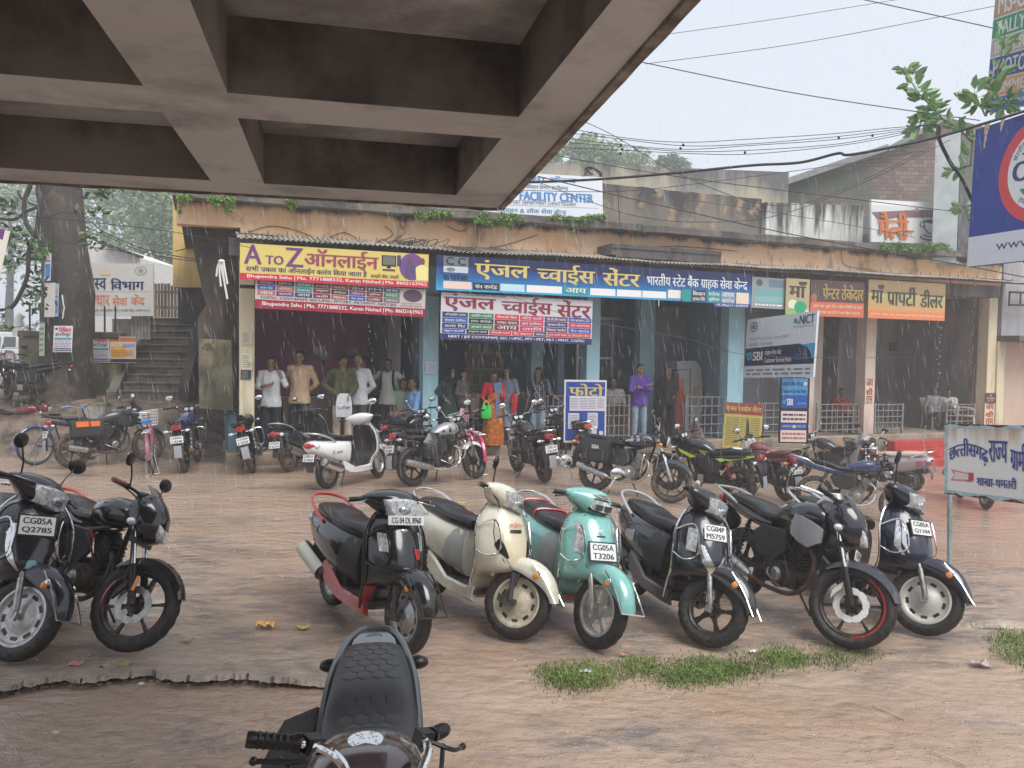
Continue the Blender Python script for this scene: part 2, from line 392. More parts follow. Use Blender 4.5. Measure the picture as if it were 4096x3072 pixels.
    for src, st, ds in ((noi(2.6, 3, (1, 2.2, 1), .25), 1, .030), (ridge(5.2, 3, (1, 1.4, 1), .45), 1, -.026), (noi(12, 5, (1, 1.35, 1), .15, .62), 1, .0135), (noi(42, 3, (1, 1.1, 1)), 1, .0042), (fall.outputs[0], 1, .0030)):
        bp = N('ShaderNodeBump'); L(cal.outputs[0], bp.inputs['Strength']); bp.inputs['Distance'].default_value = abs(ds); bp.invert = ds < 0; L(src, bp.inputs['Height'])
        if hs_: L(hs_, bp.inputs['Normal'])
        hs_ = bp.outputs[0]
    L(hs_, b.inputs['Normal']); return m
WATER = water_mat()
def sm(a, b, x): t = max(0, min(1, (x - a) / (b - a))); return t * t * (3 - 2 * t)
def gz(x, y):
    return -.1 * sm(9.5, 14, y - .39 * max(-6, min(14, x))) - .50 * sm(.8, 7.5, x) * sm(7.6, 11.2, y) + .012 * noise.noise(Vector((x * .9, y * .9, 0))) * (1 - sm(20, 30, abs(y)))
xs = sorted(set([-92, -60, -40, -25, -18] + [-14 + .22 * i for i in range(132)] + [16, 19, 24, 32, 45, 70, 92]))
ys = sorted(set([-30, -12, -5, -2] + [-1 + .12 * i for i in range(64)] + [6.8 + .3 * i for i in range(44)] + [21, 24, 28, 34, 45, 70, 94]))
b = MB(); b.sheet([[(x, y, gz(x, y)) for x in xs] for y in ys]); struct(b.build('flooded_ground', WATER, smooth=180))

CONC_WET = mat('wet_apron_concrete', (.30, .235, .185), .25, var=.15, scale=5, col2=(.39, .315, .255), bump=.9, bscale=30)
near = [(-40, 2775), (60, 2760), (150, 2742), (260, 2726), (330, 2738), (420, 2722), (520, 2712), (600, 2706), (660, 2722), (760, 2728), (880, 2724), (960, 2718), (1050, 2728), (1170, 2738), (1290, 2752), (1420, 2760), (1560, 2752), (1720, 2748), (1850, 2738), (1990, 2724), (2080, 2752), (2190, 2708), (2250, 2688)]
b = MB(); rows = [[], [], [], [], [], []]
cc = curve([(x, y, 0) for x, y in near], 12)
for i, p in enumerate(cc):
    j = 6 * noise.noise(Vector((i * .9, 3, 0))) + 9 * noise.noise(Vector((i * .21, 8, 0)))
    y = p.y + j; t = .042 + .012 * noise.noise(Vector((i * .35, 0, 5)))
    end = sm(0, 1, (1560 - p.x) / 460); t = t * 1.1 * end - .02 * (1 - end) - .016 * sm(.5, .9, noise.noise(Vector((i * .8, 4, 4))) + .5)
    far = 2640 - 42 * sm(900, 1600, p.x)
    rows[0].append(onz(p.x, y + 2, -.03)); rows[1].append(onz(p.x, y - 1 - 3 * abs(noise.noise(Vector((i * 1.7, 9, 2)))), t * .9)); rows[2].append(onz(p.x, y - 12, t)); ts = .05 * end - .02 * (1 - end); rows[3].append(onz(p.x + 3, y - 26 + 3 * noise.noise(Vector((i * .5, 5, 7))), ts)); rows[4].append(onz(p.x, (y + far) / 2, ts * .7)); rows[5].append(onz(p.x, far + 6 * noise.noise(Vector((i * .3, 2, 9))), -.018))
b.sheet(rows); struct(b.build('broken_pavement_slab', CONC_WET, smooth=30))
b = MB(); r = random.Random(31)
for k in range(150):
    p = cc[min(len(cc) - 1, int(r.random() ** 1.2 * 150))]; q = onz(p.x + r.uniform(-20, 20), p.y + r.uniform(-2, 14), .004); sz = r.uniform(.006, .022); b.ell(q, (sz * r.uniform(.8, 1.6), sz, sz * .6), 7, 5, Matrix.Rotation(r.uniform(0, 3), 3, 'Z'))
o = b.build('pavement_crumbs', CONC_WET, smooth=20); tag(o, 'broken crumbs of pavement along the cracked slab edge', 'rubble', kind='stuff')
EARTH = mat('wet_earth', (.085, .062, .045), .6, var=.4, scale=3, col2=(.17, .125, .09), bump=.9, bscale=9)
def bz(x, y):
    e = sm(-5.2, -7.6, x) ; f = sm(15.0, 17.4, y)
    return -.25 + 1.2 * f * e + .05 * noise.noise(Vector((x * 1.3, y * 1.3, 4)))
b = MB(); b.sheet([[(x, y, bz(x, y)) for x in [-60, -45, -35, -28, -22, -18] + [-15 + .3 * i for i in range(34)]] for y in [14 + .25 * i for i in range(30)] + [21, 23, 26, 30, 40, 60, 90]])
struct(b.build('earth_bank', EARTH, smooth=180))

CANO = stained('canopy_concrete', (.53, .535, .555), (.25, .25, .26), 3.0, 3.4, True, 1.6, .8, .16, base2=(.46, .46, .475), streak=1, bump=.25)
tb = R(12.8); Z0, Z1 = 3.05, 3.335
Cc = Vector((-.112, 5.264, 0))
can = thing('concrete_canopy', 'brown concrete waffle slab canopy hanging overhead with square recesses between ribs', 'canopy', loc=Cc, rz=tb)
ga = [-7.4, -7.05, -5.95, -5.65, -4.55, -4.25, -3.13, -2.84, -1.73, -1.44, -.33, 0]; gb = [-5.3, -4.97, -3.65, -3.32, -2.0, -1.67, -.35, 0]
ga = [-4.53, -4.24, -3.13, -2.84, -1.73, -1.44, -.33, 0]
isc = lambda k: k % 2 == 1
xr = lambda x, y: x + (.048 * y if x == 0 else 0)
b = MB(); COFF = stained('coffer_mould_shade', (.17, .16, .155), (.07, .066, .066), 3.0, 3.4, True, 1.8, .85, .12, base2=(.25, .235, .23), patch=None, streak=1, bump=.2)  # mould on the coffer walls, with recess shade put into the dark colour
for i in range(len(ga) - 1):
    for j in range(len(gb) - 1):
        x0, x1, y0, y1 = ga[i], ga[i + 1], gb[j], gb[j + 1]
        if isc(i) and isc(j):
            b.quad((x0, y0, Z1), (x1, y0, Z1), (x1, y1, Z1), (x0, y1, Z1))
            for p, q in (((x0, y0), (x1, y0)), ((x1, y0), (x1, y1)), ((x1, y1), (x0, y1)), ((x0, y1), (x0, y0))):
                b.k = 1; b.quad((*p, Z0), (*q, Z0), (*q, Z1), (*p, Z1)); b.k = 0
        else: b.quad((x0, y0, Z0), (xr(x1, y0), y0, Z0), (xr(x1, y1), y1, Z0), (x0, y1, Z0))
x0, y0 = ga[0], gb[0]
xe = xr(0, y0)
for p, q in (((x0, y0), (xe, y0)), ((xe, y0), (0, 0)), ((0, 0), (x0, 0)), ((x0, 0), (x0, y0))): b.quad((*p, Z0), (*q, Z0), (*q, 3.5), (*p, 3.5))
b.quad((x0, y0, 3.5), (xe, y0, 3.5), (0, 0, 3.5), (x0, 0, 3.5))
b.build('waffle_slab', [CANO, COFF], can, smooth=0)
b = MB()
for ax in (0, 1):
    n = 90; sec = []
    for i in range(n + 1):
        t = -4.5 * i / n if ax == 0 else -5.25 * i / n; k = .012 + .012 * noise.noise(Vector((t * 5, ax * 9, 0))); h = .085 + .02 * noise.noise(Vector((t * 3, ax * 4, 3)))
        q = [(.0025, -.022 + k * .7), (.03 + k, -.018 + k * .7), (.034 + k, h), (.0025, h)]
        sec.append([Vector((t, o, Z0 + z)) if ax == 0 else Vector((o + .048 * t, t, Z0 + z)) for o, z in q])
    b.loft(sec)
b.build('drip_edge', mat('drip_edge_concrete', (.17, .15, .135), .9, var=.3, scale=9, col2=(.27, .24, .21), bump=.8, bscale=60), can)

vb = thing('added_rear_wall', 'unseen wall added behind the viewer to shape the light, with canopy piers', 'building', loc=Cc, rz=tb)  # unseen rear wall added to block and bounce light; piers hold the canopy
MB().box(-26, 24, -10.4, -10.05, -.2, 4.2).build('wall', stained('unseen_plaster', (.58, .52, .42), (.12, .10, .09), 0, 3, False, 2, .9, .2), vb, smooth=0)
for x in (-4.5, -.72): MB().box(x, x + .3, -5.25, -5.0, -.2, 3.045).build('pier', MATS['unseen_plaster'], vb, smooth=0)
ORANGE = stained('orange_wash', (.80, .49, .27), (.055, .047, .042), 4.46, 4.66, True, 1.9, .9, .36, base2=(.80, .56, .36), streak=.5, patch=None, bump=.35)
LEDGE = stained('ledge_concrete', (.10, .088, .080), (.045, .042, .04), 4.5, 5, True, 3, .95, .2, base2=(.16, .14, .12), streak=.6, bump=.8)
OLDWALL = stained('old_wall', (.16, .145, .125), (.060, .055, .052), 5.1, 5.9, True, 1.5, .95, .22, base2=(.22, .19, .155), patch=(.36, .25, .17), streak=.3, bump=.6)
BACKWALL = stained('upper_wall', (.47, .42, .31), (.14, .135, .135), 6.2, 7.3, True, 1.2, .95, .36, base2=(.37, .35, .30), streak=.3)
PEEL = stained('peeling_white', (.72, .71, .67), (.075, .07, .066), 4.9, 6.0, True, 5.2, .9, .22, base2=(.60, .59, .55), streak=.10)
CREAM = stained('cream_paint', (.74, .66, .46), (.35, .29, .19), .2, 1.2, False, 3, .6, .12, base2=(.70, .61, .42))
SKYB = stained('light_blue_paint', (.33, .56, .64), (.22, .33, .36), .2, 1.0, False, 3, .55, .15, base2=(.30, .51, .60))
PINKP = stained('pink_cream_paint', (.70, .60, .50), (.45, .32, .27), .2, 1.4, False, 2.2, .6, .25, base2=(.66, .52, .45))
MAUVE = stained('mauve_wall', (.62, .24, .40), (.3, .12, .19), 0, 5, True, 1, .8, .1, base2=(.54, .21, .35))
TEALD = stained('dark_teal_wall', (.17, .28, .36), (.08, .13, .16), 0, 5, True, 1.3, .8, .1)
GREYD = stained('grey_shop_wall', (.33, .28, .265), (.14, .12, .115), 0, 5, True, 1.3, .8, .1)
FLOOR = stained('veranda_floor', (.36, .29, .225), (.17, .125, .09), -.2, .3, False, 3, .55, .35, base2=(.30, .24, .185), streak=1)
DARK = mat('dark_timber', (.028, .024, .022), .6)
shop = thing('shop_row', 'long single-storey row of small shops with orange fascia and stained parapets above', 'building', loc=FO, rz=TH, sc=KS)
def sb(name, m, *boxes, bev=0.0, par=None):
    b = MB()
    for q in boxes: b.box(*q)
    return b.build(name, m, par or shop, smooth=0, bev=bev)
sb('veranda_floor', FLOOR, (-5.25, 13.3, 0, 4.4, -.9, .30), bev=.02)
sb('step', FLOOR, (-.9, 2.6, -.34, -.003, -.9, .13), bev=.02); sb('step', FLOOR, (3.1, 7.1, -.42, -.003, -.9, .10), bev=.02)
sb('step', FLOOR, (-1.15, 2.9, -.72, -.345, -.9, .02), bev=.02)
sb('brick_step', mat('red_brick_step', (.20, .075, .05), .7, var=.4, scale=14, bump=.6, bscale=30), (-3.9, -2.3, -.36, -.003, -.4, .12), bev=.01)
sb('red_step', mat('red_painted_step', (.46, .035, .03), .35, var=.15, scale=4), (9.6, 13.2, -.30, -.003, -.9, .16), (9.6, 13.2, -.58, -.303, -.9, -.02), (9.6, 13.2, -.86, -.583, -.9, -.20), bev=.015)
for (a, c, m) in ((-5.03, -4.78, CREAM), (-1.78, -1.48, SKYB), (1.62, 1.92, SKYB), (5.05, 5.47, SKYB), (8.94, 9.25, PINKP), (12.95, 13.25, CREAM)):
    sb('pillar', m, (a, c, .02, .32, .302, 3.70), bev=.012)
for (a, c, y, m) in ((.95, 1.22, 1.3, SKYB), (3.72, 4.1, 1.5, SKYB), (8.15, 8.55, 1.0, PINKP), (7.35, 7.6, .2, PINKP)):
    sb('inner_pillar', m, (a, c, y, y + .28, .302, 3.70))
sb('beam', stained('beam_paint', (.22, .22, .22), (.1, .1, .1), 3, 4, True, 2, .8, .1), (-5.2, 13.3, .015, .33, 3.703, 4.0))
sb('ceiling', mat('ceiling_plaster', (.30, .29, .28), .9, var=.2), (-5.2, 13.3, .333, 4.4, 3.72, 3.9))
for (a, c, m) in ((-5.15, -1.72, MAUVE), (-1.55, 1.66, TEALD), (1.87, 5.1, TEALD), (5.42, 8.95, GREYD), (9.1, 13.25, GREYD)):
    sb('back_wall', m, (a, c, 3.0, 3.2, .302, 3.718))
for (a, c, y, m) in ((-5.2, -5.05, .325, TEALD), (-1.72, -1.55, .325, TEALD), (1.70, 1.86, 1.6, TEALD), (5.12, 5.4, .325, TEALD), (8.95, 9.1, .9, GREYD)):
    sb('partition', m, (a, c, y, 2.998, .302, 3.718))
sb('side_wall', stained('mauve_side_wall', (.27, .25, .27), (.1, .09, .1), 0, 5, True, 1.3, .8, .1), (-2.25, -2.0, .9, 2.998, .302, 3.71))
sb('end_wall', GREYD, (13.05, 13.24, .323, 2.998, .302, 3.70))
b = MB(); b.box(-5.02, 13.3, -.004, .33, 4.003, 4.60); b.box(-6.02, -5.022, -.004, .33, 4.17, 4.57); b.build('fascia', ORANGE, shop, smooth=0)
b = MB(); n = 120; sec = []
for i in range(n + 1):
    u = -6.08 + 19.4 * i / n; j = .022 * noise.noise(Vector((u * 1.7, 0, 0))) + .012 * noise.noise(Vector((u * 7, 2, 0)))
    dz = .04 * sm(-6, 3, u)
    sec.append([Vector((u, -.36 + j, 4.56 + j + dz)), Vector((u, -.34 + j, 4.69 + j + dz)), Vector((u, -.22, 4.73 + dz)), Vector((u, 1.4, 4.74 + dz)), Vector((u, 1.4, 4.6)), Vector((u, .34, 4.58)), Vector((u, -.006, 4.575 + j + dz * .5))])
b.loft(sec); b.build('ledge', LEDGE, shop, smooth=25)
b = MB(); n = 40
def ragged(u0, u1, y, t, z0, z1, z2=None, amp=.03, n=60):
    sec = []
    for i in range(n + 1):
        u = u0 + (u1 - u0) * i / n; z = z1 + ((z2 or z1) - z1) * i / n + amp * noise.noise(Vector((u * 2.2, y, 0))) + amp * .6 * noise.noise(Vector((u * 8, y, 5)))
        sec.append([Vector((u, y, z0)), Vector((u, y, z)), Vector((u, y + t, z)), Vector((u, y + t, z0))])
    return sec
b = MB(); b.loft(ragged(-6.0, 6.76, 1.2, .2, 4.7, 5.80, 5.86)); b.build('parapet', OLDWALL, shop, smooth=0)
b = MB(); b.loft(ragged(6.78, 9.75, 1.05, .2, 4.7, 5.76, 5.92, .02)); b.build('peeling_parapet', PEEL, shop, smooth=0)
b = MB(); b.loft(ragged(-2.0, 9.05, 3.0, .25, 4.7, 6.35, 7.08, .012)); b.build('upper_wall', BACKWALL, shop, smooth=0)
b = MB(); b.loft(ragged(9.77, 13.3, .9, .2, 4.75, 5.2, 5.2, .02)); b.build('right_parapet', OLDWALL, shop, smooth=0)
sb('flat_roof', LEDGE, (-6.0, 13.2, 1.41, 9, 4.5, 4.66))
sb('sun_shade', stained('shade_concrete', (.13, .115, .105), (.05, .045, .045), 3.9, 4.3, True, 3, .9, .1), (1.80, 4.35, -.62, -.005, 4.19, 4.27), (1.80, 1.9, -.6, -.005, 4.06, 4.188), (1.905, 4.35, -.6, -.53, 4.02, 4.188))
ZINC = mat('zinc_sheet', (.42, .41, .38), .45, .35, var=.35, scale=5, col2=(.52, .47, .40), bump=.15, bscale=30, stretch=(1, .3, 1))
b = MB(); n = 1000; top = []; bot = []
for i in range(n + 1):
    u = -5.10 + 18.6 * i / n; w = .014 * math.sin(u * 2 * math.pi / .085); sag = .03 * noise.noise(Vector((u * .5, 0, 0))) + .012 * noise.noise(Vector((u * 2, 3, 0)))
    e = -.82 + .03 * noise.noise(Vector((math.floor(u / .8), 7, 0)))
    z0 = 3.905 + .11 * sm(-5, 13, u) + w + sag; z1 = 4.10 + .05 * sm(-5, 13, u) + w + sag * .3
    top.append([Vector((u, e, z0)), Vector((u, e * .5, (z0 + z1) / 2)), Vector((u, -.006, z1))]); bot.append([p - Vector((0, 0, .004)) for p in top[-1]])
for i in range(n):
    for A_, s_ in ((top, 1), (bot, -1)):
        for k in range(2): b.quad(A_[i][k], A_[i + 1][k], A_[i + 1][k + 1], A_[i][k + 1])
    b.quad(top[i][0], top[i + 1][0], bot[i + 1][0], bot[i][0])
aw = b.build('awning', ZINC, shop, smooth=60, fix=False)
b = MB()
for k in range(5): b.obox((-5.0 + .003 * k, -.2 - .14 * k, 4.03 - .034 * k), (13.4, -.2 - .14 * k, 4.13 - .034 * k), .035, .03)
b.build('purlin', DARK, aw, smooth=0)
b = MB(); r = random.Random(3)
for i in range(60):
    u = -4.9 + i * .305; b.cyl((u, -.45, 4.02 + .08 * sm(-5, 13, u)), (u, -.45, 4.09 + .08 * sm(-5, 13, u)), .007, 5)
b.build('hook_bolt', mat('rusty_iron', (.09, .055, .04), .8, var=.4, scale=20), aw)
sb('downlight_beam', DARK, (-5.05, -1.5, -.60, -.55, 3.10, 3.16))
SHUT = mat('grey_shutter', (.17, .185, .205), .45, .5)
b = MB(); z = .31
while z < 3.2: b.box(5.6, 7.33, 1.02, 1.05, z, z + .075); b.box(5.6, 7.33, 1.035, 1.06, z + .0755, z + .0835); z += .084
b.build('roller_shutter', SHUT, shop, smooth=0)
b = MB(); z = .31
while z < 3.2: b.box(4.12, 5.04, 1.62, 1.65, z, z + .075); b.box(4.12, 5.04, 1.635, 1.66, z + .0755, z + .0835); z += .084
b.build('roller_shutter', SHUT, shop, smooth=0)
ALU = mat('aluminium_frame', (.40, .40, .40), .35, .7)
fr = sb('glazed_door', ALU, (2.02, 2.08, 2.2, 2.26, .31, 3.0), (2.45, 2.51, 2.2, 2.26, .31, 2.9), (3.35, 3.41, 2.2, 2.26, .31, 2.9), (2.083, 3.6, 2.2, 2.25, 2.92, 2.98), (2.513, 3.347, 2.2, 2.25, 2.0, 2.05))
sb('pane', mat('dark_glass', (.03, .05, .06), .08, alpha=1), (2.512, 3.348, 2.22, 2.235, .31, 2.9), par=fr)
sb('wall_light', mat('lamp_glass', (.8, .8, .75), .3), (-3.42, -3.16, 2.90, 2.99, 2.0, 2.2), bev=.05)
MESHG = mat('grille_steel', (.30, .29, .28), .45, .6, var=.3, scale=12)
def railing(u0, u1, h, label, nv=8, w=.14, z=.30, ext=0):
    o = thing('metal_railing', label, 'railing', loc=F(u0, w - .25, z), rz=TH, sc=KS, group='railings along the veranda edge')
    L = u1 - u0; MB().box(0, .045, 0, .045, 0, h + .02).build('post', MESHG, o, smooth=0); MB().box(L - .045, L, 0, .045, 0, h + .02).build('post', MESHG, o, smooth=0)
    b = MB()
    for k in range(5): zz = .12 + (h - .14) * k / 4; b.box(.046, L - .046, .01, .034, zz, zz + .022)
    b.build('rail', MESHG, o, smooth=0)
    b = MB()
    for k in range(1, nv): x = L * k / nv; b.box(x - .012, x + .012, .0345, .048, .05, h - .02)
    b.build('upright', MESHG, o, smooth=0); return o
railing(.72, 1.30, .97, 'short metal grille railing between the polka dot girl and the blue photo board', 5)
railing(1.98, 2.70, .97, 'metal grille railing before the seated clerk beside the blue photo board', 6)
railing(4.05, 5.28, .93, 'rusty metal grille railing behind the seated old person in a shawl', 7)
railing(5.95, 6.65, .78, 'low metal railing before the grey shutter beside the stacked bank boards', 3)
railing(7.62, 8.90, .74, 'metal grille railing before the shop with a person in red', 8)
railing(9.36, 10.28, .72, 'metal grille railing between the red lettered pillar and the tea shop chairs', 6)
railing(11.7, 12.7, .70, 'metal grille railing beside the plastic chairs of the tea shop', 5)
railing(-.55, .0, .97, 'metal grille railing behind the woman in the orange sari and the child', 4, -.5)

BLACKC = stained('black_weathered_concrete', (.066, .054, .047), (.026, .023, .021), 0, 5, True, 1.4, .95, .15, base2=(.105, .082, .066), streak=.35, bump=.8)
MOSS = stained('mossy_wall', (.155, .135, .09), (.06, .058, .038), .3, 2.4, False, 2.2, .95, .3, base2=(.27, .225, .155), patch=(.085, .09, .042), streak=.5, bump=.9)
bk = thing('stair_tower', 'dark weathered concrete stair tower between the staircase and the yellow sign', 'building')
def c1(x, y, w): return onf(x * .7236, 700 + y * .7236, w)
b = MB(); dv = -FN * 1.2
b.prism([c1(*p, -.25) for p in ((1035, 232), (1336, 246), (1336, 1290), (1098, 1290), (1092, 790), (1142, 715))], dv); b.build('slanted_wall', BLACKC, bk, smooth=0)
b = MB(); b.prism([c1(*p, -.02) for p in ((1100, 905), (1278, 912), (1290, 1300), (1100, 1290))], -FN * .22); b.build('mossy_base', MOSS, bk, smooth=0)
yb = thing('yellow_building', 'plain yellow plastered building wall behind the stair tower', 'building')
b = MB(); p0 = at(691, 700, 21); p1 = at(830, 700, 21)
b.box(p0.x, p1.x + 2.0, 21, 25, 3.7, 7.5); b.build('wall', stained('yellow_wash', (.80, .55, .19), (.40, .27, .12), 3.4, 4.3, False, 1.2, .8, .25, base2=(.74, .50, .17)), yb, smooth=0)
b = MB(); b.box(p0.x + .1, p1.x + 2, 21.1, 25, 1.0, 3.698); b.build('plinth', BLACKC, yb, smooth=0)
st = thing('outdoor_staircase', 'worn concrete staircase climbing to the picket fence beside the big tree', 'staircase')
STEP = stained('stair_concrete', (.125, .105, .088), (.05, .044, .038), 0, 4, True, 3, .85, .1, base2=(.19, .16, .13), streak=1, bump=.7)
b = MB(); n = 11
for i in range(n):
    t = i / n; y = 18 + 3.5 * t; x0, x1 = -8.88 - .8 * t, -7.53 - .97 * t; z = .95 + 1.95 * (i + 1) / n
    b.box(x0, x1, y, y + .36, .6, z); b.box(x0 - .003, x1 + .003, y - .03, y - .002, z - .045, z + .004)
b.build('steps', STEP, st, smooth=0, bev=.015)
for x0, x1, nm in ((-7.5, -7.28, 'r'), (-9.12, -8.9, 'l')):
    b = MB(); d = -.97 if nm == 'r' else -.8
    b.prism([(x0, 17.9, .6), (x0, 17.9, 1.25 if nm == 'r' else 1.1), (x0 + d, 21.5, 3.15), (x0 + d, 21.5, .6)], (x1 - x0, 0, 0)); b.build('side_wall', BLACKC if nm == 'r' else STEP, st, smooth=0)
b = MB(); b.box(-11.0, -7.0, 21.9, 24, .5, 2.88); b.build('landing', STEP, st, smooth=0)
cw = thing('compound_wall', 'mossy compound wall with posters and iron bars beside the staircase', 'wall')
b = MB(); b.box(-11.5, -9.13, 18.55, 18.8, .3, 2.30); b.build('wall', MOSS, cw, smooth=0)
b = MB(); b.box(-11.5, -9.13, 18.5, 18.85, 2.303, 2.45); b.build('coping', BLACKC, cw, smooth=0, bev=.02)
b = MB()
for k in range(9): x = -11.3 + k * .25; b.box(x, x + .03, 18.62, 18.65, 2.453, 3.05)
b.build('iron_bars', DARK, cw, smooth=0)
pf = thing('picket_fence', 'weathered wooden picket fence at the head of the staircase', 'fence')
WOODF = mat('weathered_wood', (.17, .115, .07), .85, var=.4, scale=5, col2=(.26, .19, .125), bump=.5, bscale=30, stretch=(1, 1, .2))
b = MB(); r = random.Random(5)
for k in range(17):
    p = at(608 + k * 13.2, 1120, 22.2); h = r.uniform(-.03, .04); b.box(p.x - .035, p.x + .035, 22.2, 22.225, 2.95, 3.86 + h)
b.build('pickets', WOODF, pf, smooth=0)
b = MB()
for z in (3.2, 3.62): b.box(at(600, 1120, 22.25).x, at(830, 1120, 22.25).x, 22.227, 22.26, z, z + .06)
b.build('rails', WOODF, pf, smooth=0)
b = MB()
for k in range(6): p = at(530 + k * 13, 1280, 19.2); b.box(p.x - .03, p.x + .03, 19.2, 19.23, 2.3, 3.2)
tag(b.build('short_fence', mat('pale_pickets', (.38, .36, .32), .8, var=.2), smooth=0), 'short pale picket panel under the revenue office sign', 'fence')
gh = thing('gabled_house', 'white gabled house behind the revenue office sign', 'house')
b = MB(); G = [at(330, 985, 30), at(430, 985, 30), at(551, 1030, 30), at(551, 1200, 30), at(330, 1200, 30)]
b.prism([G[0] + Vector((0, 0, .3)), G[1], G[2], G[3] - Vector((0, 0, 3)), G[4] - Vector((0, 0, 3))], (0, 4, 0)); b.build('wall', mat('white_gable', (.66, .65, .62), .8, var=.08), gh, smooth=0)
b = MB(); b.obox(G[1] + Vector((0, -.1, .06)), G[2] + Vector((.15, -.1, .02)), .5, .1); b.build('roof_edge', DARK, gh, smooth=0)

BRICK = bpy.data.materials.new('old_brick'); BRICK.use_nodes = True
nt = BRICK.node_tree; tcn = nt.nodes.new('ShaderNodeTexCoord'); bt = nt.nodes.new('ShaderNodeTexBrick'); mpn = nt.nodes.new('ShaderNodeMapping')
mpn.inputs['Rotation'].default_value = (R(90), 0, 0); nt.links.new(tcn.outputs['Object'], mpn.inputs[0]); nt.links.new(mpn.outputs[0], bt.inputs[0])
for k, v in (('Scale', 1.9), ('Mortar Size', .03), ('Mortar Smooth', .6), ('Bias', -.2)): bt.inputs[k].default_value = v
bt.inputs['Color1'].default_value = (.20, .135, .115, 1); bt.inputs['Color2'].default_value = (.33, .235, .20, 1); bt.inputs['Mortar'].default_value = (.12, .095, .085, 1)
nz = nt.nodes.new('ShaderNodeTexNoise'); nz.inputs['Scale'].default_value = .55; nz.inputs['Detail'].default_value = 7; nt.links.new(tcn.outputs['Object'], nz.inputs[0])
rz_ = nt.nodes.new('ShaderNodeValToRGB'); rz_.color_ramp.elements[0].position = .47; rz_.color_ramp.elements[1].position = .62; nt.links.new(nz.outputs[0], rz_.inputs[0])
mz = nt.nodes.new('ShaderNodeMix'); mz.data_type = 'RGBA'; nt.links.new(rz_.outputs[0], mz.inputs[0]); nt.links.new(bt.outputs[0], mz.inputs[6]); mz.inputs[7].default_value = (.12, .135, .095, 1)
nt.links.new(mz.outputs[2], nt.nodes['Principled BSDF'].inputs['Base Color']); nt.nodes['Principled BSDF'].inputs['Roughness'].default_value = .9
bgb = thing('brick_gable_building', 'old brick gable wall with a sloping roofline behind the tea shop', 'building')
P = lambda x, y, Y=27: at(x, y, Y)
b = MB(); b.prism([P(3150, 735), P(3538, 602), P(3790, 470), P(4150, 560), P(4150, 1050), P(3150, 1050)], (0, 5, 0)); b.build('brick_wall', BRICK, bgb, smooth=0)
b = MB(); b.obox(P(3120, 738, 26.9), P(3540, 596, 26.9), .6, .20); b.obox(P(3538, 605, 26.9), P(3790, 466, 26.9), .6, .16); b.build('roof_coping', mat('pale_coping', (.25, .26, .25), .8, var=.2), bgb, smooth=0)
hb = thing('sheet_metal_box', 'tall pale sheet metal hoarding box standing on the ledge beside the cup sign', 'hoarding')
SHEET = mat('pale_sheet_metal', (.46, .50, .49), .4, .2, var=.12, scale=3)
A0, A1, A2 = F(10.88, .0, 0), F(11.36, .28, 0), F(11.92, .0, 0)
def wallq(b, p, q, z0, z1, t=.03, zq=None):
    d = (q - p).normalized(); nrm = Vector((d.y, -d.x, 0)) * t
    b.prism([p + Vector((0, 0, z0)), q + Vector((0, 0, z0)), q + Vector((0, 0, zq or z1)), p + Vector((0, 0, z1))], nrm)
b = MB(); wallq(b, A0, A1, 4.86, 8.05, zq=8.32); b.build('light_face', SHEET, hb, smooth=0)
b = MB(); wallq(b, A1 + Vector((.01, .01, 0)), A2, 4.90, 8.28); b.build('dark_face', mat('dark_blotched_sheet', (.055, .06, .058), .7, var=.4, scale=3, col2=(.10, .105, .10)), hb, smooth=0)  # this face is a darker, blotchy sheet
b = MB(); b.obox(A1 + Vector((0, 0, 8.33)), A2 + Vector((0, 0, 8.30)), .08, .09); b.obox(A1 + Vector((0, 0, 4.86)), A2 + Vector((0, 0, 4.86)), .07, .09); b.build('edge_angle', SHEET, hb, smooth=0)
nb = thing('next_building', 'grey and peach rendered building beyond the tea shop', 'building', loc=FO, rz=TH, sc=KS)
sb('upper_wall', stained('grey_render', (.44, .44, .46), (.26, .25, .25), 2, 6, True, 1.2, .85, .1, base2=(.40, .39, .41)), (13.4, 17, .02, 6, 2.75, 6.5), par=nb)
sb('lower_wall', stained('peach_render', (.66, .45, .35), (.45, .30, .23), 0, 2.8, False, 1.4, .8, .15, base2=(.62, .47, .38)), (13.4, 17, .25, 6, -.9, 2.6), par=nb)
sb('canopy_slab', LEDGE, (13.3, 17, -.55, .6, 2.605, 2.745), par=nb, bev=.01)
sb('corner_post', CREAM, (13.26, 13.52, -.02, .24, -.9, 2.6), par=nb)
br = thing('sign_bracket', 'black steel truss bracket sticking out under the awning end', 'bracket', loc=F(13.35, .2, 0), rz=TH, sc=KS)
b = MB(); b.obox((0, 0, 3.52), (2.6, 0, 3.58), .05, .05); b.obox((0, 0, 3.84), (2.6, 0, 3.90), .05, .05)
for k in range(7): b.obox((k * .4, 0, 3.54), (k * .4, 0, 3.86), .03, .03)
b.build('truss', DARK, br, smooth=0)
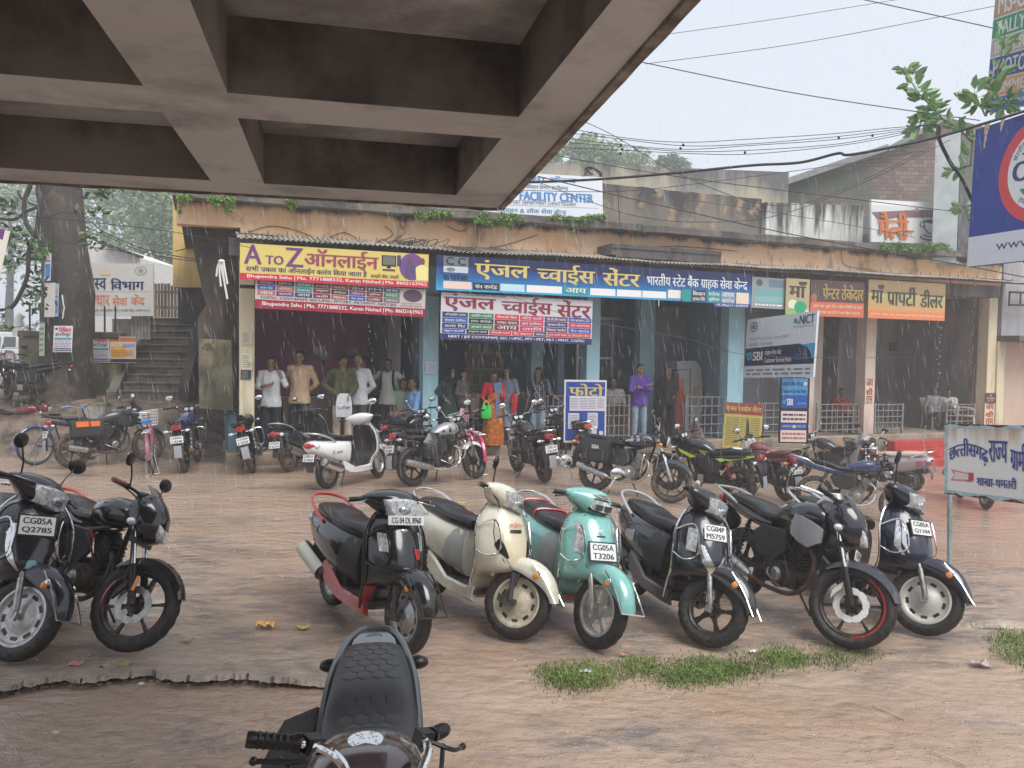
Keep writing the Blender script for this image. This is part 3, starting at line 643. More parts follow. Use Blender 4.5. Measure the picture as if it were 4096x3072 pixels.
# ================================================================ signs and lettering
WHT = ink(238, 238, 236); NAVYI = ink(38, 42, 96); REDI = ink(205, 40, 62); MAROI = ink(120, 28, 52); YELI = ink(232, 214, 96); GOLD = ink(216, 192, 110); SKYI = ink(60, 160, 205); BLUI = ink(30, 84, 170); TEALI = ink(40, 150, 150); BLKI = ink(30, 28, 32); PURI = ink(110, 55, 120); ORAI = ink(225, 130, 75); GREI = ink(205, 208, 212); GRNI = ink(40, 130, 84); PINI = ink(196, 60, 100); CREI = ink(240, 226, 190)
def fsign(name, label, TL, TR, BL, face, cat='sign', w=.78, **k): k['cat'] = cat; return Sign(name, label, onf(*TL, w), onf(*TR, w), onf(*BL, w), face, **k)
s = fsign('shop_sign', 'yellow A TO Z sign with red phone number strip under the awning', (960, 971), (1715, 1018), (957, 1117), mat('yellow_flex', srgb(226, 208, 118), .4, var=.10, scale=1.5, col2=srgb(214, 190, 106)), 'sign')
s.rect(0, 0, 1, .18, REDI)
s.text('A', .022, .44, .105, .97, PURI, .02); s.text('TO', .128, .46, .215, .70, PURI, .03); s.text('Z', .228, .42, .315, .95, PURI, .02)
s.text('A', .026, .70, .102, .975, MAROI, .02, z=9) if 0 else None
s.text('ऑनलाईन', .325, .42, .715, .96, ink(150, 62, 88), .03)
s.text('सभी प^कार का ऑनलाईन कार`य किया जाता है', .03, .22, .655, .41, ink(58, 44, 108), .02); s.text('कचहरी चौक, धमतरी', .675, .21, .83, .35, MAROI, .02)
s.text('Bhupendra Sahu | Mo. 7771888332, Karan Nishad | Mo. 8602163962', .035, .035, .99, .155, WHT, .012)
s.rect(.735, .58, .815, .90, BLKI, 2).rect(.742, .62, .808, .88, ink(110, 110, 100), 3).rect(.765, .52, .785, .58, BLKI, 2).rect(.74, .44, .81, .50, ink(90, 80, 60), 2).rect(.82, .60, .842, .92, ink(70, 70, 110), 2)
s.disc(.905, .60, .072, .40, ink(112, 74, 136), 2); s.poly([(.93, .22), (.995, .22), (.995, .60), (.975, .66), (.965, .70), (.94, .64), (.925, .58)], ink(236, 226, 150), 3); s.disc(.962, .78, .016, .10, ink(120, 80, 60), 4); s.poly([(.865, .25), (.92, .25), (.925, .62), (.905, .70), (.88, .70), (.86, .6)], ink(95, 70, 120), 3); s.disc(.893, .80, .015, .09, ink(110, 76, 60), 4)
s.done()
s = fsign('shop_banner', 'maroon edged banner of coloured service boxes below the yellow sign', (1022, 1112), (1703, 1158), (1016, 1232), ink(196, 188, 184), w=.70, thick=.006)
s.rect(0, 0, 1, .30, ink(158, 30, 52))
cols = [[PURI, NAVYI, TEALI, MAROI, ink(140, 70, 70), MAROI, NAVYI, ink(60, 90, 120)], [BLUI, ink(190, 90, 80), TEALI, MAROI, BLKI, PURI, MAROI, GRNI], [ink(190, 110, 90), PURI, NAVYI, MAROI, ink(170, 90, 80), BLUI, MAROI, ink(120, 100, 110)]]
wd = [['मोबाईल', 'EPFO', 'नकशा', 'शम पंजीयन', 'पासपोट', 'पेन', 'PM', 'बस'], ['कलर प^िट', 'आधार', 'रोजगार', 'आयुषमान', 'डीजीटल', 'वोटर', 'पुलिस', 'लाइट'], ['आय', 'कुंडली', 'आय', 'जाति', 'निवास', 'पेन काड', 'टायपिंग', 'लेमीनेशन']]
for r_ in range(3):
    for c in range(8):
        u = .012 + c * .104; v = .80 - r_ * .175; s.rect(u, v, u + .098, v + .155, cols[r_][c], 2); s.text(wd[r_][c], u + .012, v + .035, u + .086, v + .12, WHT, .0)
s.text('CGPSC, CGVYAPAM, SSC/UPSC, PPT/PET, PAT/PPHT, NEET/JEE', .03, .315, .82, .42, ink(60, 45, 50), .012)
s.text('Bhupendra Sahu | Mo. 7771888332, Karan Nishad | Mo. 8602163962', .04, .07, .985, .24, WHT, .012)
s.disc(.92, .74, .06, .22, ink(90, 70, 84), 2); s.text('अन्य सभी प^कार का', .85, .42, .97, .50, ink(150, 70, 40), 0); s.text('ऑनलाईन कार`य', .84, .33, .98, .41, ink(150, 70, 40), 0)
s.done()
blue_face = mat('blue_flex', srgb(22, 60, 128), .4)
s = fsign('shop_sign', 'long blue sign with gold Devanagari title above the middle shops', (1745, 1018), (3006, 1096), (1743, 1160), blue_face, 'sign')
for k in range(9): s.rect(0, .0 + k * .075, 1, .078 + k * .075, ink(40 - 2 * k + (20 if k < 3 else 0), 165 - 13 * k, 215 - 11 * k), 1)
s.rect(.0, .68, 1, 1, ink(20, 36, 84), 1)
s.text('एंजल', .108, .36, .262, .93, GOLD, .03); s.text('च~वाईस', .288, .34, .462, .93, GOLD, .03); s.text('सेंटर', .490, .37, .608, .92, GOLD, .03)
s.text('भारतीय स~टेट बैंक ग^ाहक सेवा केन~द^', .632, .40, .985, .84, ink(222, 228, 232), .02)
s.rect(.02, .72, .088, .97, ink(112, 122, 130), 2); s.text('C C', .027, .74, .08, .95, BLKI, .02); s.rect(.02, .52, .088, .70, ink(196, 204, 208), 2); s.disc(.04, .60, .012, .06, ink(120, 130, 140), 3); s.text('संपर`क', .02, .30, .088, .50, BLKI, .02)
def box(u0, u1, t, m, ti=WHT, v0=.06, v1=.27): s.rect(u0, v0, u1, v1, m, 3); (t and s.text(t, u0 + .006, v0 + .04, u1 - .006, v1 - .03, ti, .015))
box(.02, .098, '', ink(236, 206, 190)); box(.102, .176, 'पेन कार`ड', ink(36, 42, 66)); box(.18, .25, '', ink(190, 226, 238)); box(.256, .362, '', WHT); box(.368, .443, 'आय', TEALI)
for u in (.45, .535, .618): box(u, u + .08, '', WHT)
for u in (.704, .780): box(u, u + .073, '', ink(238, 230, 222), v0=.08, v1=.34)
s.text('परिचय', .862, .215, .912, .32, WHT, .01); s.text('पत^ सुधार', .86, .08, .914, .19, WHT, .01)
box(.915, .972, '', ink(50, 50, 72), v0=.06, v1=.33);
s.done()
s = fsign('shop_sign', 'short blue board with police and card boxes beside the grey torn banner', (2728, 1155), (2998, 1171), (2726, 1206), ink(36, 110, 160), w=.81, thick=.012)
for u0, u1, m, a, b_ in ((.0, .13, TEALI, 'किसान', 'सममान'), (.14, .35, ink(44, 44, 66), 'किसान', 'सम~मान निधि'), (.37, .56, TEALI, 'छत~तीसगढ़', 'पुलिस'), (.57, .78, ink(130, 150, 170), 'आधार', 'कार`ड'), (.80, .99, ink(232, 214, 190), '', '')):
    s.rect(u0, .06, u1, .96, m, 2)
    if a and u0 > .05: s.text(a, u0 + .015, .54, u1 - .015, .9, WHT, .015); s.text(b_, u0 + .015, .12, u1 - .015, .46, WHT, .015)
s.done()
s = fsign('number_strip', 'small dark blue strip with phone number 98271-69099', (2856, 1205), (2998, 1212), (2855, 1226), ink(28, 84, 156), w=.80, thick=.01); s.text('मो.98271-69099', .05, .15, .95, .88, WHT, .01); s.done()
s = fsign('shop_banner', 'white banner with maroon title and a grid of coloured service boxes', (1765, 1168), (2371, 1203), (1762, 1358), ink(206, 204, 208), w=.70, thick=.006)
s.text('एंजल', .02, .62, .34, .985, ink(140, 36, 62), .03); s.text('च~वाईस', .385, .60, .715, .985, ink(140, 36, 62), .03); s.text('सेंटर', .755, .60, .985, .98, ink(140, 36, 62), .03); s.text('Mob. 7000738775, 9827169099', .16, .955, .41, .995, BLKI, 0)
G_ = [['ऑनलाईन फार`म', 'ड^ायविंग लाइसेंस', 'बिजली बिल', 'फोटो कापी', 'पी.वी.सी कार`ड', 'PM सम~मान निधि'], ['रोजगार पंजीयन', 'EPFO ऑनलाईन', 'नक`शा खसरा', 'श^म पंजीयन', 'पासपोर`ट', 'वोटर आई.डी.कार`ड'], ['कलर प^िंट', 'आधार कार`ड', 'आय', 'जाति', 'निवास फार`म', 'पेन कार`ड']]
C_ = [[NAVYI, GRNI, REDI, PINI, PURI, BLUI], [BLUI, BLKI, MAROI, PINI, NAVYI, REDI], [NAVYI, GRNI, MAROI, PINI, PURI, BLUI]]
for r_ in range(3):
    for c in range(6): u, v = .01 + c * .165, .485 - r_ * .118; s.rect(u, v, u + .158, v + .108, C_[r_][c], 2); s.text(G_[r_][c], u + .014, v + .022, u + .146, v + .088, WHT, .0)
for u0, u1, m, t in ((.01, .155, BLUI, 'कुण~डली'), (.162, .30, BLKI, 'आयुष~मान कार`ड'), (.307, .45, REDI, 'ऑनलाईन चालान'), (.456, .595, REDI, 'बैंक अकाउन~ट'), (.602, .685, NAVYI, 'लेमीनेशन'), (.692, .99, REDI, 'अन~य सभी प^कार का ऑनलाईन कार`य')): s.rect(u0, .145, u1, .24, m, 2); s.text(t, u0 + .01, .162, u1 - .01, .224, WHT, 0)
s.rect(0, 0, 1, .135, NAVYI, 2); s.text('NEET / JEE CGVYAPAM, SSC / UPSC, PPT / PET, PAT / PPHT, CGPSC', .05, .035, .95, .105, WHT, .012)
s.done()
s = fsign('shop_banner', 'torn grey and teal banner between the blue sign and the yellow shrine sign', (3009, 1106), (3142, 1116), (3006, 1230), ink(150, 160, 162), w=.68, thick=.006)
s.rect(.1, .42, 1, .62, ink(110, 170, 172), 2); s.rect(.1, .2, .95, .40, ink(130, 180, 180), 2); s.disc(.22, .82, .1, .11, ink(90, 96, 100), 2); s.rect(.5, .7, .98, .94, ink(110, 130, 150), 2); s.fine(.1, .05, .95, .18, ink(230, 230, 225), 1, seed=4); s.done()
s = fsign('shop_sign', 'yellow sign lettered maa with round fruit pictures', (3146, 1112), (3240, 1118), (3143, 1262), ink(178, 164, 124), w=.74, thick=.02)
s.text('माँ', .14, .50, .86, .93, ink(70, 50, 44), .03); s.disc(.62, .24, .26, .17, ink(40, 160, 110), 3); s.disc(.30, .30, .2, .14, ink(226, 222, 200), 2); s.disc(.25, .08, .24, .12, ink(150, 180, 100), 2); s.disc(.82, .1, .2, .1, ink(220, 214, 196), 2); s.done()
s = fsign('shop_sign', 'brown and orange contractor sign with faded gold lettering', (3244, 1118), (3458, 1130), (3241, 1264), ink(84, 66, 60), w=.72, thick=.02)
s.text('पेन~टर ठेकेदार', .22, .46, .98, .90, ink(176, 150, 84), .03); s.rect(0, 0, 1, .40, ink(205, 106, 76), 2); s.text('हमारे यहां- पुट~टी, पेन~ट, टाईल~स फिटिंग का काम', .05, .22, .96, .34, CREI, .0); s.text('में ठेका एवं रोजी में काम किया जाता है', .15, .06, .92, .17, CREI, .0); s.disc(.06, .5, .06, .12, ink(160, 100, 70), 3); s.done()
s = fsign('shop_sign', 'property dealer sign with yellow to orange bands and dark lettering', (3476, 1117), (3783, 1136), (3474, 1272), ink(150, 128, 92), w=.74, thick=.02)
for k in range(6): s.rect(0, .05 + .1 * k, 1, .155 + .1 * k, ink(218 - 9 * k, 148 + 5 * k, 94 + 4 * k), 1)  # bands dull upwards: awning shade put into the sign's colours
s.text('माँ', .035, .40, .19, .88, ink(52, 48, 36), .03); s.text('प^ापटी`', .235, .36, .61, .86, ink(52, 48, 36), .03); s.text('डीलर', .665, .34, .965, .82, ink(52, 48, 36), .03)
s.rect(0, 0, 1, .20, ink(226, 128, 78), 3); s.text('हमारे यहां - जमीन, प~लाट, मकान एवं दुकान बिकी में खरीदी बिकी किया जाता है', .03, .06, .97, .15, CREI, 0, z=7); s.done()
s = Sign('bank_board', 'tilted white and blue customer service point board on the light blue pillar', at(2991, 1279, 18.3), at(3270, 1242, 16.0), at(2966, 1511, 18.3), ink(214, 220, 224), 'sign', .05)
s.rect(0, .20, 1, .50, NAVYI, 2); s.poly([(.82, .50), (1, .52), (1, .28), (.97, .28), (.95, .38), (.90, .46)], SKYI, 3); s.poly([(0, .50), (.80, .52), (.88, .48), (.95, .36), (.97, .28), (1, .28), (1, .20), (0, .20)], NAVYI, 2)
s.disc(.075, .36, .042, .075, SKYI, 4); s.poly([(.068, .28), (.082, .28), (.08, .36), (.07, .36)], NAVYI, 5); s.disc(.075, .37, .012, .022, NAVYI, 5)
s.text('SBI', .13, .285, .275, .435, WHT, .03); s.text('ग^ाहक सेवा केंद^', .31, .36, .55, .455, WHT, .01); s.text('Customer Service Point', .31, .245, .70, .325, WHT, .012); s.text('भारतीय स~टेट बैंक', .74, .33, .88, .37, SKYI, 0); s.text('STATE BANK OF INDIA', .74, .27, .92, .30, SKYI, 0)
s.text('NICT', .78, .82, .97, .96, NAVYI, .03); s.poly([(.70, .85), (.74, .85), (.74, .92), (.70, .92)], GRNI, 2); s.poly([(.735, .83), (.765, .83), (.765, .88), (.735, .88)], TEALI, 3); s.text('Technologies Pvt. Ltd.', .69, .765, .96, .80, ink(90, 110, 140), 0)
s.text('Pradhan Mantri Jan Dhan Yojana (PMJDY)', .06, .62, .66, .68, ink(170, 164, 160), 0); s.text('प^धानमंत^ी जन धन योजना', .05, .53, .42, .60, ink(170, 164, 160), 0); s.disc(.11, .86, .06, .09, ink(110, 116, 126), 2); s.disc(.11, .86, .045, .07, ink(190, 196, 204), 3); s.disc(.11, .86, .025, .04, ink(110, 116, 126), 4)
s.fine(.04, .03, .96, .16, ink(120, 124, 140), 2, seed=9); s.done()
s = Sign('board_stand', 'black standing frame of stacked blue and white bank panels', at(3124, 1510, 16.6), at(3240, 1512, 16.6), at(3124, 1772, 16.6), ink(28, 32, 44), 'sign', .06)
s.rect(.04, .54, .93, .99, ink(70, 150, 205), 1).rect(.04, .54, .93, .735, BLUI, 2); s.text('ग^ाहक सेवा केन~द^', .06, .87, .76, .95, ink(24, 40, 90), .02); s.text('Customer Service Point', .06, .77, .88, .83, ink(24, 40, 90), .015); s.disc(.85, .91, .06, .03, GREI, 3); s.text('SBI', .22, .58, .42, .68, WHT, .03); s.disc(.13, .63, .05, .03, SKYI, 4); s.rect(.6, .60, .9, .62, SKYI, 3)
s.rect(.04, .315, .93, .49, ink(236, 214, 210), 1).rect(.04, .215, .93, .30, BLUI, 1).rect(.04, .02, .93, .20, ink(236, 210, 200), 1); s.fine(.1, .34, .88, .47, NAVYI, 2, seed=2); s.text('आपका यहां स~वागत है', .08, .235, .89, .285, GREI, 0); s.disc(.5, .255, .06, .025, YELI, 5); s.fine(.1, .05, .88, .18, ink(170, 110, 110), 2, seed=3); s.done()
s = Sign('photo_board', 'blue standing board lettered photo in yellow with paper notices', at(2258, 1519, 15.7), at(2427, 1521, 15.7), at(2261, 1770, 15.7), ink(226, 224, 222), 'sign', .035)
s.rect(.035, .03, .965, .97, ink(40, 74, 160), 1); s.text('फोटो', .12, .75, .92, .94, GOLD, .03)
for u0, v0, u1, v1 in ((.13, .51, .97, .745), (.10, .22, .36, .47), (.56, .25, .80, .48), (.84, .12, .93, .19), (.66, .06, .78, .24)): s.rect(u0, v0, u1, v1, ink(224, 218, 226), 2 if u0 != .13 else 3)
for q in ((.15, .54, .33, .72), (.36, .54, .55, .72), (.57, .54, .75, .72), (.78, .55, .95, .72), (.12, .25, .34, .45), (.58, .28, .78, .46)): s.fine(*q, ink(150, 150, 170), 7, seed=int(q[0] * 99))
o = s.done(); b = MB()
for u in (.06, .94): b = MB(); b.box(u * s.W - .02, u * s.W + .02, -.30, -.002, -.03, 0); b.build('leg', mat('rusty_iron', (.09, .055, .04)), o, smooth=0)
s = Sign('rate_board', 'leaning yellow rate list board with a red brown heading and torn paper', at(2902, 1608, 16.6), at(3053, 1617, 16.2), at(2889, 1790, 16.5), ink(206, 190, 104), 'sign', .03)
s.rect(0, .75, 1, 1, ink(160, 74, 50), 1); s.text('एंजल च~वाईस सेंटर', .04, .80, .96, .95, ink(226, 200, 130), .03)
for u0, u1, sd in ((.06, .42, 1), (.46, .64, 2), (.72, .95, 3)): s.fine(u0, .06, u1, .70, ink(150, 130, 70), 13, seed=sd)
s.poly([(.60, .05), (.72, .08), (.68, .55), (.64, .70), (.60, .60)], ink(70, 66, 52), 3); s.poly([(.44, .12), (.60, .06), (.58, .60), (.52, .72), (.48, .40)], ink(226, 210, 120), 2); s.done()
s = Sign('facility_board', 'white facility center board on the roof with blue lettering partly behind the canopy', onf(1930, 683, -1.0), onf(2409, 709, -1.0), onf(1926, 855, -1.0), ink(226, 230, 238), 'sign', .04)
FB = ink(70, 140, 200)
s.text('सुविधा केन~द^', .20, .79, .77, .97, FB, .02); s.text('परिवहन विभाग छत~तीसगढ़', .34, .62, .70, .75, ink(80, 110, 150), .01); s.text('FACILITY CENTER', .295, .36, .915, .57, FB, .05); s.text('TRANSPORT DEPARTMENT CHHATTISGARH', .12, .26, .76, .35, ink(90, 94, 104), .0); s.rect(0, .225, .96, .232, ink(110, 110, 116), 2); s.text('परिवहन & लोक सेवा केन~द^', .1, .04, .68, .18, ink(84, 140, 170), .015); s.done()
s = fsign('cup_sign', 'white tea shop sign with orange raised lettering and a coffee cup', (3485, 797), (3756, 812), (3484, 968), ink(216, 216, 214), w=-.35, thick=.06)
s.rect(0, .86, 1, 1, ink(232, 232, 232), 2); s.poly([(0, .70), (.5, .78), (1, .84), (1, .64), (.4, .60), (.1, .50)], ink(128, 100, 104), 2)
b = MB(); b.M = Matrix.Translation((0, 0, .02)); s2 = MB()
write(s2, 'मैत~री', .09 * s.W, .08 * s.H, .52 * s.W, .72 * s.H, .04, .05); s2.tube([(.30 * s.W, .24 * s.H, .04), (.42 * s.W, .30 * s.H, .045), (.60 * s.W, .28 * s.H, .04)], .02, 6); s2.build('raised_lettering', ink(200, 108, 50), s.o, smooth=0, fix=False)
CB = ink(48, 48, 50)
s.disc(.88, .16, .17, .085, CB, 3); s.disc(.88, .175, .155, .07, GREI, 4); s.disc(.88, .21, .12, .05, CB, 5); s.disc(.88, .222, .11, .04, GREI, 6); s.poly([(.76, .55), (1, .55), (.985, .34), (.93, .24), (.84, .24), (.775, .36)], CB, 7); s.poly([(.775, .53), (.985, .53), (.97, .36), (.92, .26), (.85, .26), (.79, .37)], ink(232, 232, 230), 8); s.disc(.88, .54, .12, .045, CB, 9); s.disc(.745, .46, .04, .07, CB, 6); s.disc(.745, .46, .026, .05, GREI, 7); s.disc(.66, .80, .03, .05, ink(160, 150, 150), 4); s.done()
s = Sign('bank_hoarding', 'big blue and white bank hoarding with a red ring logo', at(3903, 519, 12.2), at(4150, 438, 11.1), at(3876, 1066, 12.2), ink(24, 56, 150), 'hoarding', .12)
s.rect(0, 0, 1.0, .215, ink(214, 220, 228), 2)
k = s.W / s.H; cx, cy = 1.26, .575; s.text('www.cgbank.in', .42, .075, 1.9, .155, ink(60, 66, 100), .0) if 0 else None
o = s.o
for c in list(o.children): bpy.data.objects.remove(c)
W2 = s.W * 2.45; H = s.H
MB().box(0, W2, 0, H, -.12, 0).build('board', ink(24, 56, 150), o, smooth=0)
b = MB(); b.quad((0, 0, .002), (W2, 0, .002), (W2, H * .215, .002), (0, H * .215, .002)); b.build('white_band', ink(214, 220, 228), o, smooth=0)
def rdisc(name, c, r, m, z, par=o, a0=0, a1=360):
    b = MB(); n = 60; pts = [(c[0] + r * math.cos(R(a0 + (a1 - a0) * i / n)), c[1] + r * math.sin(R(a0 + (a1 - a0) * i / n)), z) for i in range(n + 1)]; b.add(pts, [tuple(range(n + 1))]); return b.build(name, m, par, smooth=0)
C0 = (W2 * .455, H * .605); rg = rdisc('red_ring', C0, H * .355, ink(214, 62, 66), .004); rdisc('white_disc', C0, H * .275, ink(226, 230, 234), .006, rg); rdisc('green_cap', C0, H * .20, ink(30, 140, 84), .008, rg, 35, 145); rdisc('green_cap', C0, H * .20, ink(30, 140, 84), .008, rg, 215, 325)
b = MB(); write(b, 'CRGB', C0[0] - H * .225, C0[1] - H * .06, C0[0] + H * .225, C0[1] + H * .075, .010, .05); b.build('lettering', ink(34, 44, 120), rg, smooth=0, fix=False)
b = MB(); write(b, 'www.cgbank.in', W2 * .20, H * .075, W2 * .86, H * .16, .004, .0); b.build('web_lettering', ink(60, 66, 100), o, smooth=0, fix=False)
def ringtext(t, c, r, a0, a1, h, m, par):
    L = [g for g in layout(t) if g[1]]; X1 = max(x + v[0] for x, vs, _ in L for v in vs); b = MB()
    for i, (x, vs, fs) in enumerate(L):
        xm = x + sum(v[0] for v in vs) / len(vs); a = R(a0 + (a1 - a0) * xm / X1); up = 1 if a1 < a0 else -1; T_ = Vector((math.sin(a) * up, -math.cos(a) * up, 0)); N_ = Vector((math.cos(a), math.sin(a), 0)) * up
        b.add([Vector((c[0], c[1], .011)) + Vector((math.cos(a), math.sin(a), 0)) * r + T_ * (v[0] - (xm - x)) * h + N_ * (v[1] - .3) * h for v in vs], fs)
    b.build('ring_lettering', m, par, smooth=0, fix=False)
ringtext('छत~तीसगढ़ राज~य ग^ामीण बैंक', C0, H * .235, 158, 22, H * .05, ink(60, 70, 90), rg); ringtext('हमेशा आपके साथ', C0, H * .24, 228, 312, H * .05, ink(60, 70, 90), rg)
b = MB(); b.tube([(W2 * .25, H * .3, -.12), (W2 * .25, H * .3, -6)], .04, 8); b.tube([(W2 * .75, H * .3, -.12), (W2 * .75, H * .3, -6)], .04, 8); b.build('support_pole', DARK, o)
s = Sign('course_hoarding', 'tall hoarding listing computer courses above the blue bank hoarding', at(3984, -40, 12.3), at(4180, -118, 11.4), at(3995, 442, 12.3), ink(150, 120, 90), 'hoarding', .10)
W2, H, o = s.W * 2.0, s.H, s.o
for c in list(o.children): bpy.data.objects.remove(c)
MB().box(0, W2, 0, H, -.10, 0).build('board', ink(214, 212, 204), o, smooth=0)
bands = [(.0, .12, ink(34, 110, 185), 'भारतीय कम~प~यूटर', .5), (.125, .265, ink(214, 150, 100), 'SUMMER CLASSES', .8), (.27, .45, ink(36, 74, 140), 'PHOTOSHOP', .55), (.455, .60, ink(176, 164, 160), 'INTERNET', .5), (.605, .765, ink(20, 140, 100), 'TALLY PRIME', .55), (.77, .99, ink(176, 140, 106), 'MS-OFFICE', .55)]
for v0, v1, m, t, wf in bands:
    b = MB(); b.quad((0, v0 * H, .002), (W2, v0 * H, .002), (W2, (v1 - .006) * H, .002), (0, (v1 - .006) * H, .002)); p = b.build('course_band', m, o, smooth=0)
    b = MB(); write(b, t, .05 * W2, (v0 + .02) * H, (.05 + wf * 1.1) * W2, (v1 - .03) * H, .005, .03); b.build('lettering', ink(214, 212, 206), p, smooth=0, fix=False)
b = MB()
for x in (.45, .9): b.tube([(W2 * x, H * .5, -.10), (W2 * x, H * .5, -6)], .05, 8)
b.build('support_frame', DARK, o)
RUSTW = bpy.data.materials.new('rusted_white_enamel'); RUSTW.use_nodes = True
nt = RUSTW.node_tree; L_ = nt.links.new; tc = nt.nodes.new('ShaderNodeTexCoord'); mp = nt.nodes.new('ShaderNodeMapping'); mp.inputs['Scale'].default_value = (9, 1.3, 1); L_(tc.outputs['Object'], mp.inputs[0])
n1 = nt.nodes.new('ShaderNodeTexNoise'); n1.inputs['Scale'].default_value = 1.0; n1.inputs['Detail'].default_value = 6; L_(mp.outputs[0], n1.inputs[0])
sx = nt.nodes.new('ShaderNodeSeparateXYZ'); L_(tc.outputs['Object'], sx.inputs[0]); mr = nt.nodes.new('ShaderNodeMapRange'); mr.inputs[1].default_value = .25; mr.inputs[2].default_value = .68; L_(sx.outputs[1], mr.inputs[0])
mu = nt.nodes.new('ShaderNodeMath'); mu.operation = 'MULTIPLY'; L_(n1.outputs[0], mu.inputs[0]); L_(mr.outputs[0], mu.inputs[1])
rp = nt.nodes.new('ShaderNodeValToRGB'); e = rp.color_ramp.elements; e[0].position = .30; e[0].color = (.80, .79, .75, 1); e[1].position = .62; e[1].color = (.42, .22, .10, 1); L_(mu.outputs[0], rp.inputs[0]); L_(rp.outputs[0], nt.nodes['Principled BSDF'].inputs['Base Color']); nt.nodes['Principled BSDF'].inputs['Roughness'].default_value = .45
d0, d1 = at(3779, 1695, 7.8), at(4096, 1703, 7.0); X = d1 - d0; far = d0 + X * 2.0
s = Sign('bank_signboard', 'rusty white signboard with blue lettering and red arrows on pale blue posts', d0, far, at(3760, 1972, 7.8), RUSTW, 'signboard', .025)
FR = mat('pale_blue_rusted', (.33, .52, .58), .5, var=.25, scale=9, col2=(.40, .55, .58)); o = s.o; W, H = s.W, s.H
RUS = mat('flaking_rust', (.10, .05, .028), .9, var=.5, scale=30, bump=.6, bscale=80)
for nm, m, sd in (('blue_rim', FR, 1), ('rust_edge', RUS, 2)):
    b = MB()
    for side in (0, 1):
        n = 120; q = []
        for i in range(n + 1):
            x = W * i / n; r = noise.noise(Vector((x * 6, side * 7, sd * 3))) * .022 + noise.noise(Vector((x * 25, side * 7, sd))) * .010
            t = .040 + r * .4 if nm == 'blue_rim' else max(0, .012 + r * 1.3)
            z = .0022 if nm == 'blue_rim' else .0040
            y0 = H + .002 if side else -.002; q.append([(x, y0, z), (x, y0 - t if side else y0 + t, z)])
        b.sheet(q)
    if nm == 'blue_rim': b.quad((0, .04, .0022), (.035, .04, .0022), (.035, H - .04, .0022), (0, H - .04, .0022))
    b.build(nm, m, o, smooth=0, fix=False)
BLD = ink(42, 58, 138)
s.text('छत~तीसगढ़', .035, .42, .29, .72, BLD, .03, bend=.06); s.text('राज~य', .295, .50, .405, .79, BLD, .03); s.text('ग^ामीण', .425, .44, .56, .80, BLD, .03, bend=-.02); s.text('बैंक', .60, .44, .72, .80, BLD, .03)
s.text('शाखा-धमतरी', .22, .17, .46, .32, BLD, .03)
ARR = ink(186, 60, 66)
for u0, sg in ((.04, 1), (.50, 1)):
    s.poly([(u0, .20), (u0 + .03, .275), (u0 + .005, .36), (u0 + .10, .33), (u0 + .155, .33), (u0 + .15, .21), (u0 + .11, .21)], ink(206, 130, 128) if u0 < .1 else ARR, 3); s.poly([(u0 + .02, .22), (u0 + .035, .275), (u0 + .03, .33), (u0 + .13, .31), (u0 + .13, .235), (u0 + .06, .225)], ink(222, 210, 204) if u0 < .1 else ink(220, 170, 168), 4)
    for a, c_ in ((.145, .33), (.13, .22)): s.rect(u0 + a - .02, c_ - .10 if c_ > .3 else c_ - .012, u0 + a + .012, c_ + .004, ARR, 5)
s.done()
for u in (.012, .985): b = MB(); b.box(u * W - .014, u * W + .014, -.86, H * .99, -.062, -.027); b.build('post', mat('grey_green_post', (.27, .34, .33), .5, var=.35, scale=8), o, smooth=0)
s = Sign('office_sign', 'white revenue office sign with blue and orange lettering behind the tree', at(262, 1054, 19.0), at(612, 1054, 19.0), at(262, 1264, 19.0), ink(216, 214, 208), 'sign', .05)
s.text('राजस~व', .16, .50, .46, .72, NAVYI, .03); s.text('विभाग', .515, .50, .895, .72, NAVYI, .03); s.text('आधार', .22, .20, .50, .40, ORAI, .02); s.text('सेवा', .53, .20, .70, .40, ORAI, .02); s.text('केंद^', .74, .20, .90, .41, ORAI, .02); s.text('राजस~व विभाग, नगर पालिक निगम, कचहरी चौक, धमतरी (छ.ग.)', .2, .07, .96, .14, ink(70, 66, 70), 0); s.rect(.2, .46, .97, .466, ink(150, 150, 150), 2); s.disc(.86, .86, .07, .09, ink(170, 170, 168), 2); s.disc(.86, .86, .055, .07, ink(206, 206, 200), 3); s.disc(.86, .86, .03, .045, ink(160, 160, 158), 4); s.disc(.45, .85, .06, .08, ink(226, 206, 180), 2); s.text('धमतरी', .40, .76, .51, .80, ORAI, 0); s.done()
def institute(label, TL, TR, BL):
    s = Sign('poster', label, TL, TR, BL, ink(214, 210, 216), 'poster', .006)
    s.disc(.14, .88, .07, .045, NAVYI, 2); s.text('निखिल', .26, .76, .92, .95, REDI, .03); s.text('इंस~टीट~यूट', .1, .58, .92, .75, ink(44, 40, 60), .02); s.rect(.06, .47, .95, .54, TEALI, 2); s.text('BCA, PGDCA, DCA, BA', .1, .36, .92, .44, ink(110, 106, 130), 0); s.fine(.06, .18, .94, .35, ink(130, 120, 150), 3, seed=5); s.rect(.04, .03, .96, .15, NAVYI, 2); s.fine(.08, .05, .92, .13, GREI, 1, seed=6); return s.done()
s = Sign('poster', 'orange and white poster beside the staircase', at(439, 1346, 18.53), at(543, 1347, 18.53), at(439, 1451, 18.53), ink(226, 206, 176), 'poster', .006)
s.rect(0, .82, 1, .97, ink(206, 120, 84), 2); s.rect(.04, .2, .62, .62, ink(236, 176, 84), 2); s.disc(.3, .55, .12, .12, ink(236, 190, 110), 3); s.rect(.5, .60, .95, .72, ink(150, 170, 210), 2); s.rect(0, .02, 1, .15, NAVYI, 2); s.fine(.05, .25, .9, .5, ink(190, 120, 70), 4, seed=8); s.done()
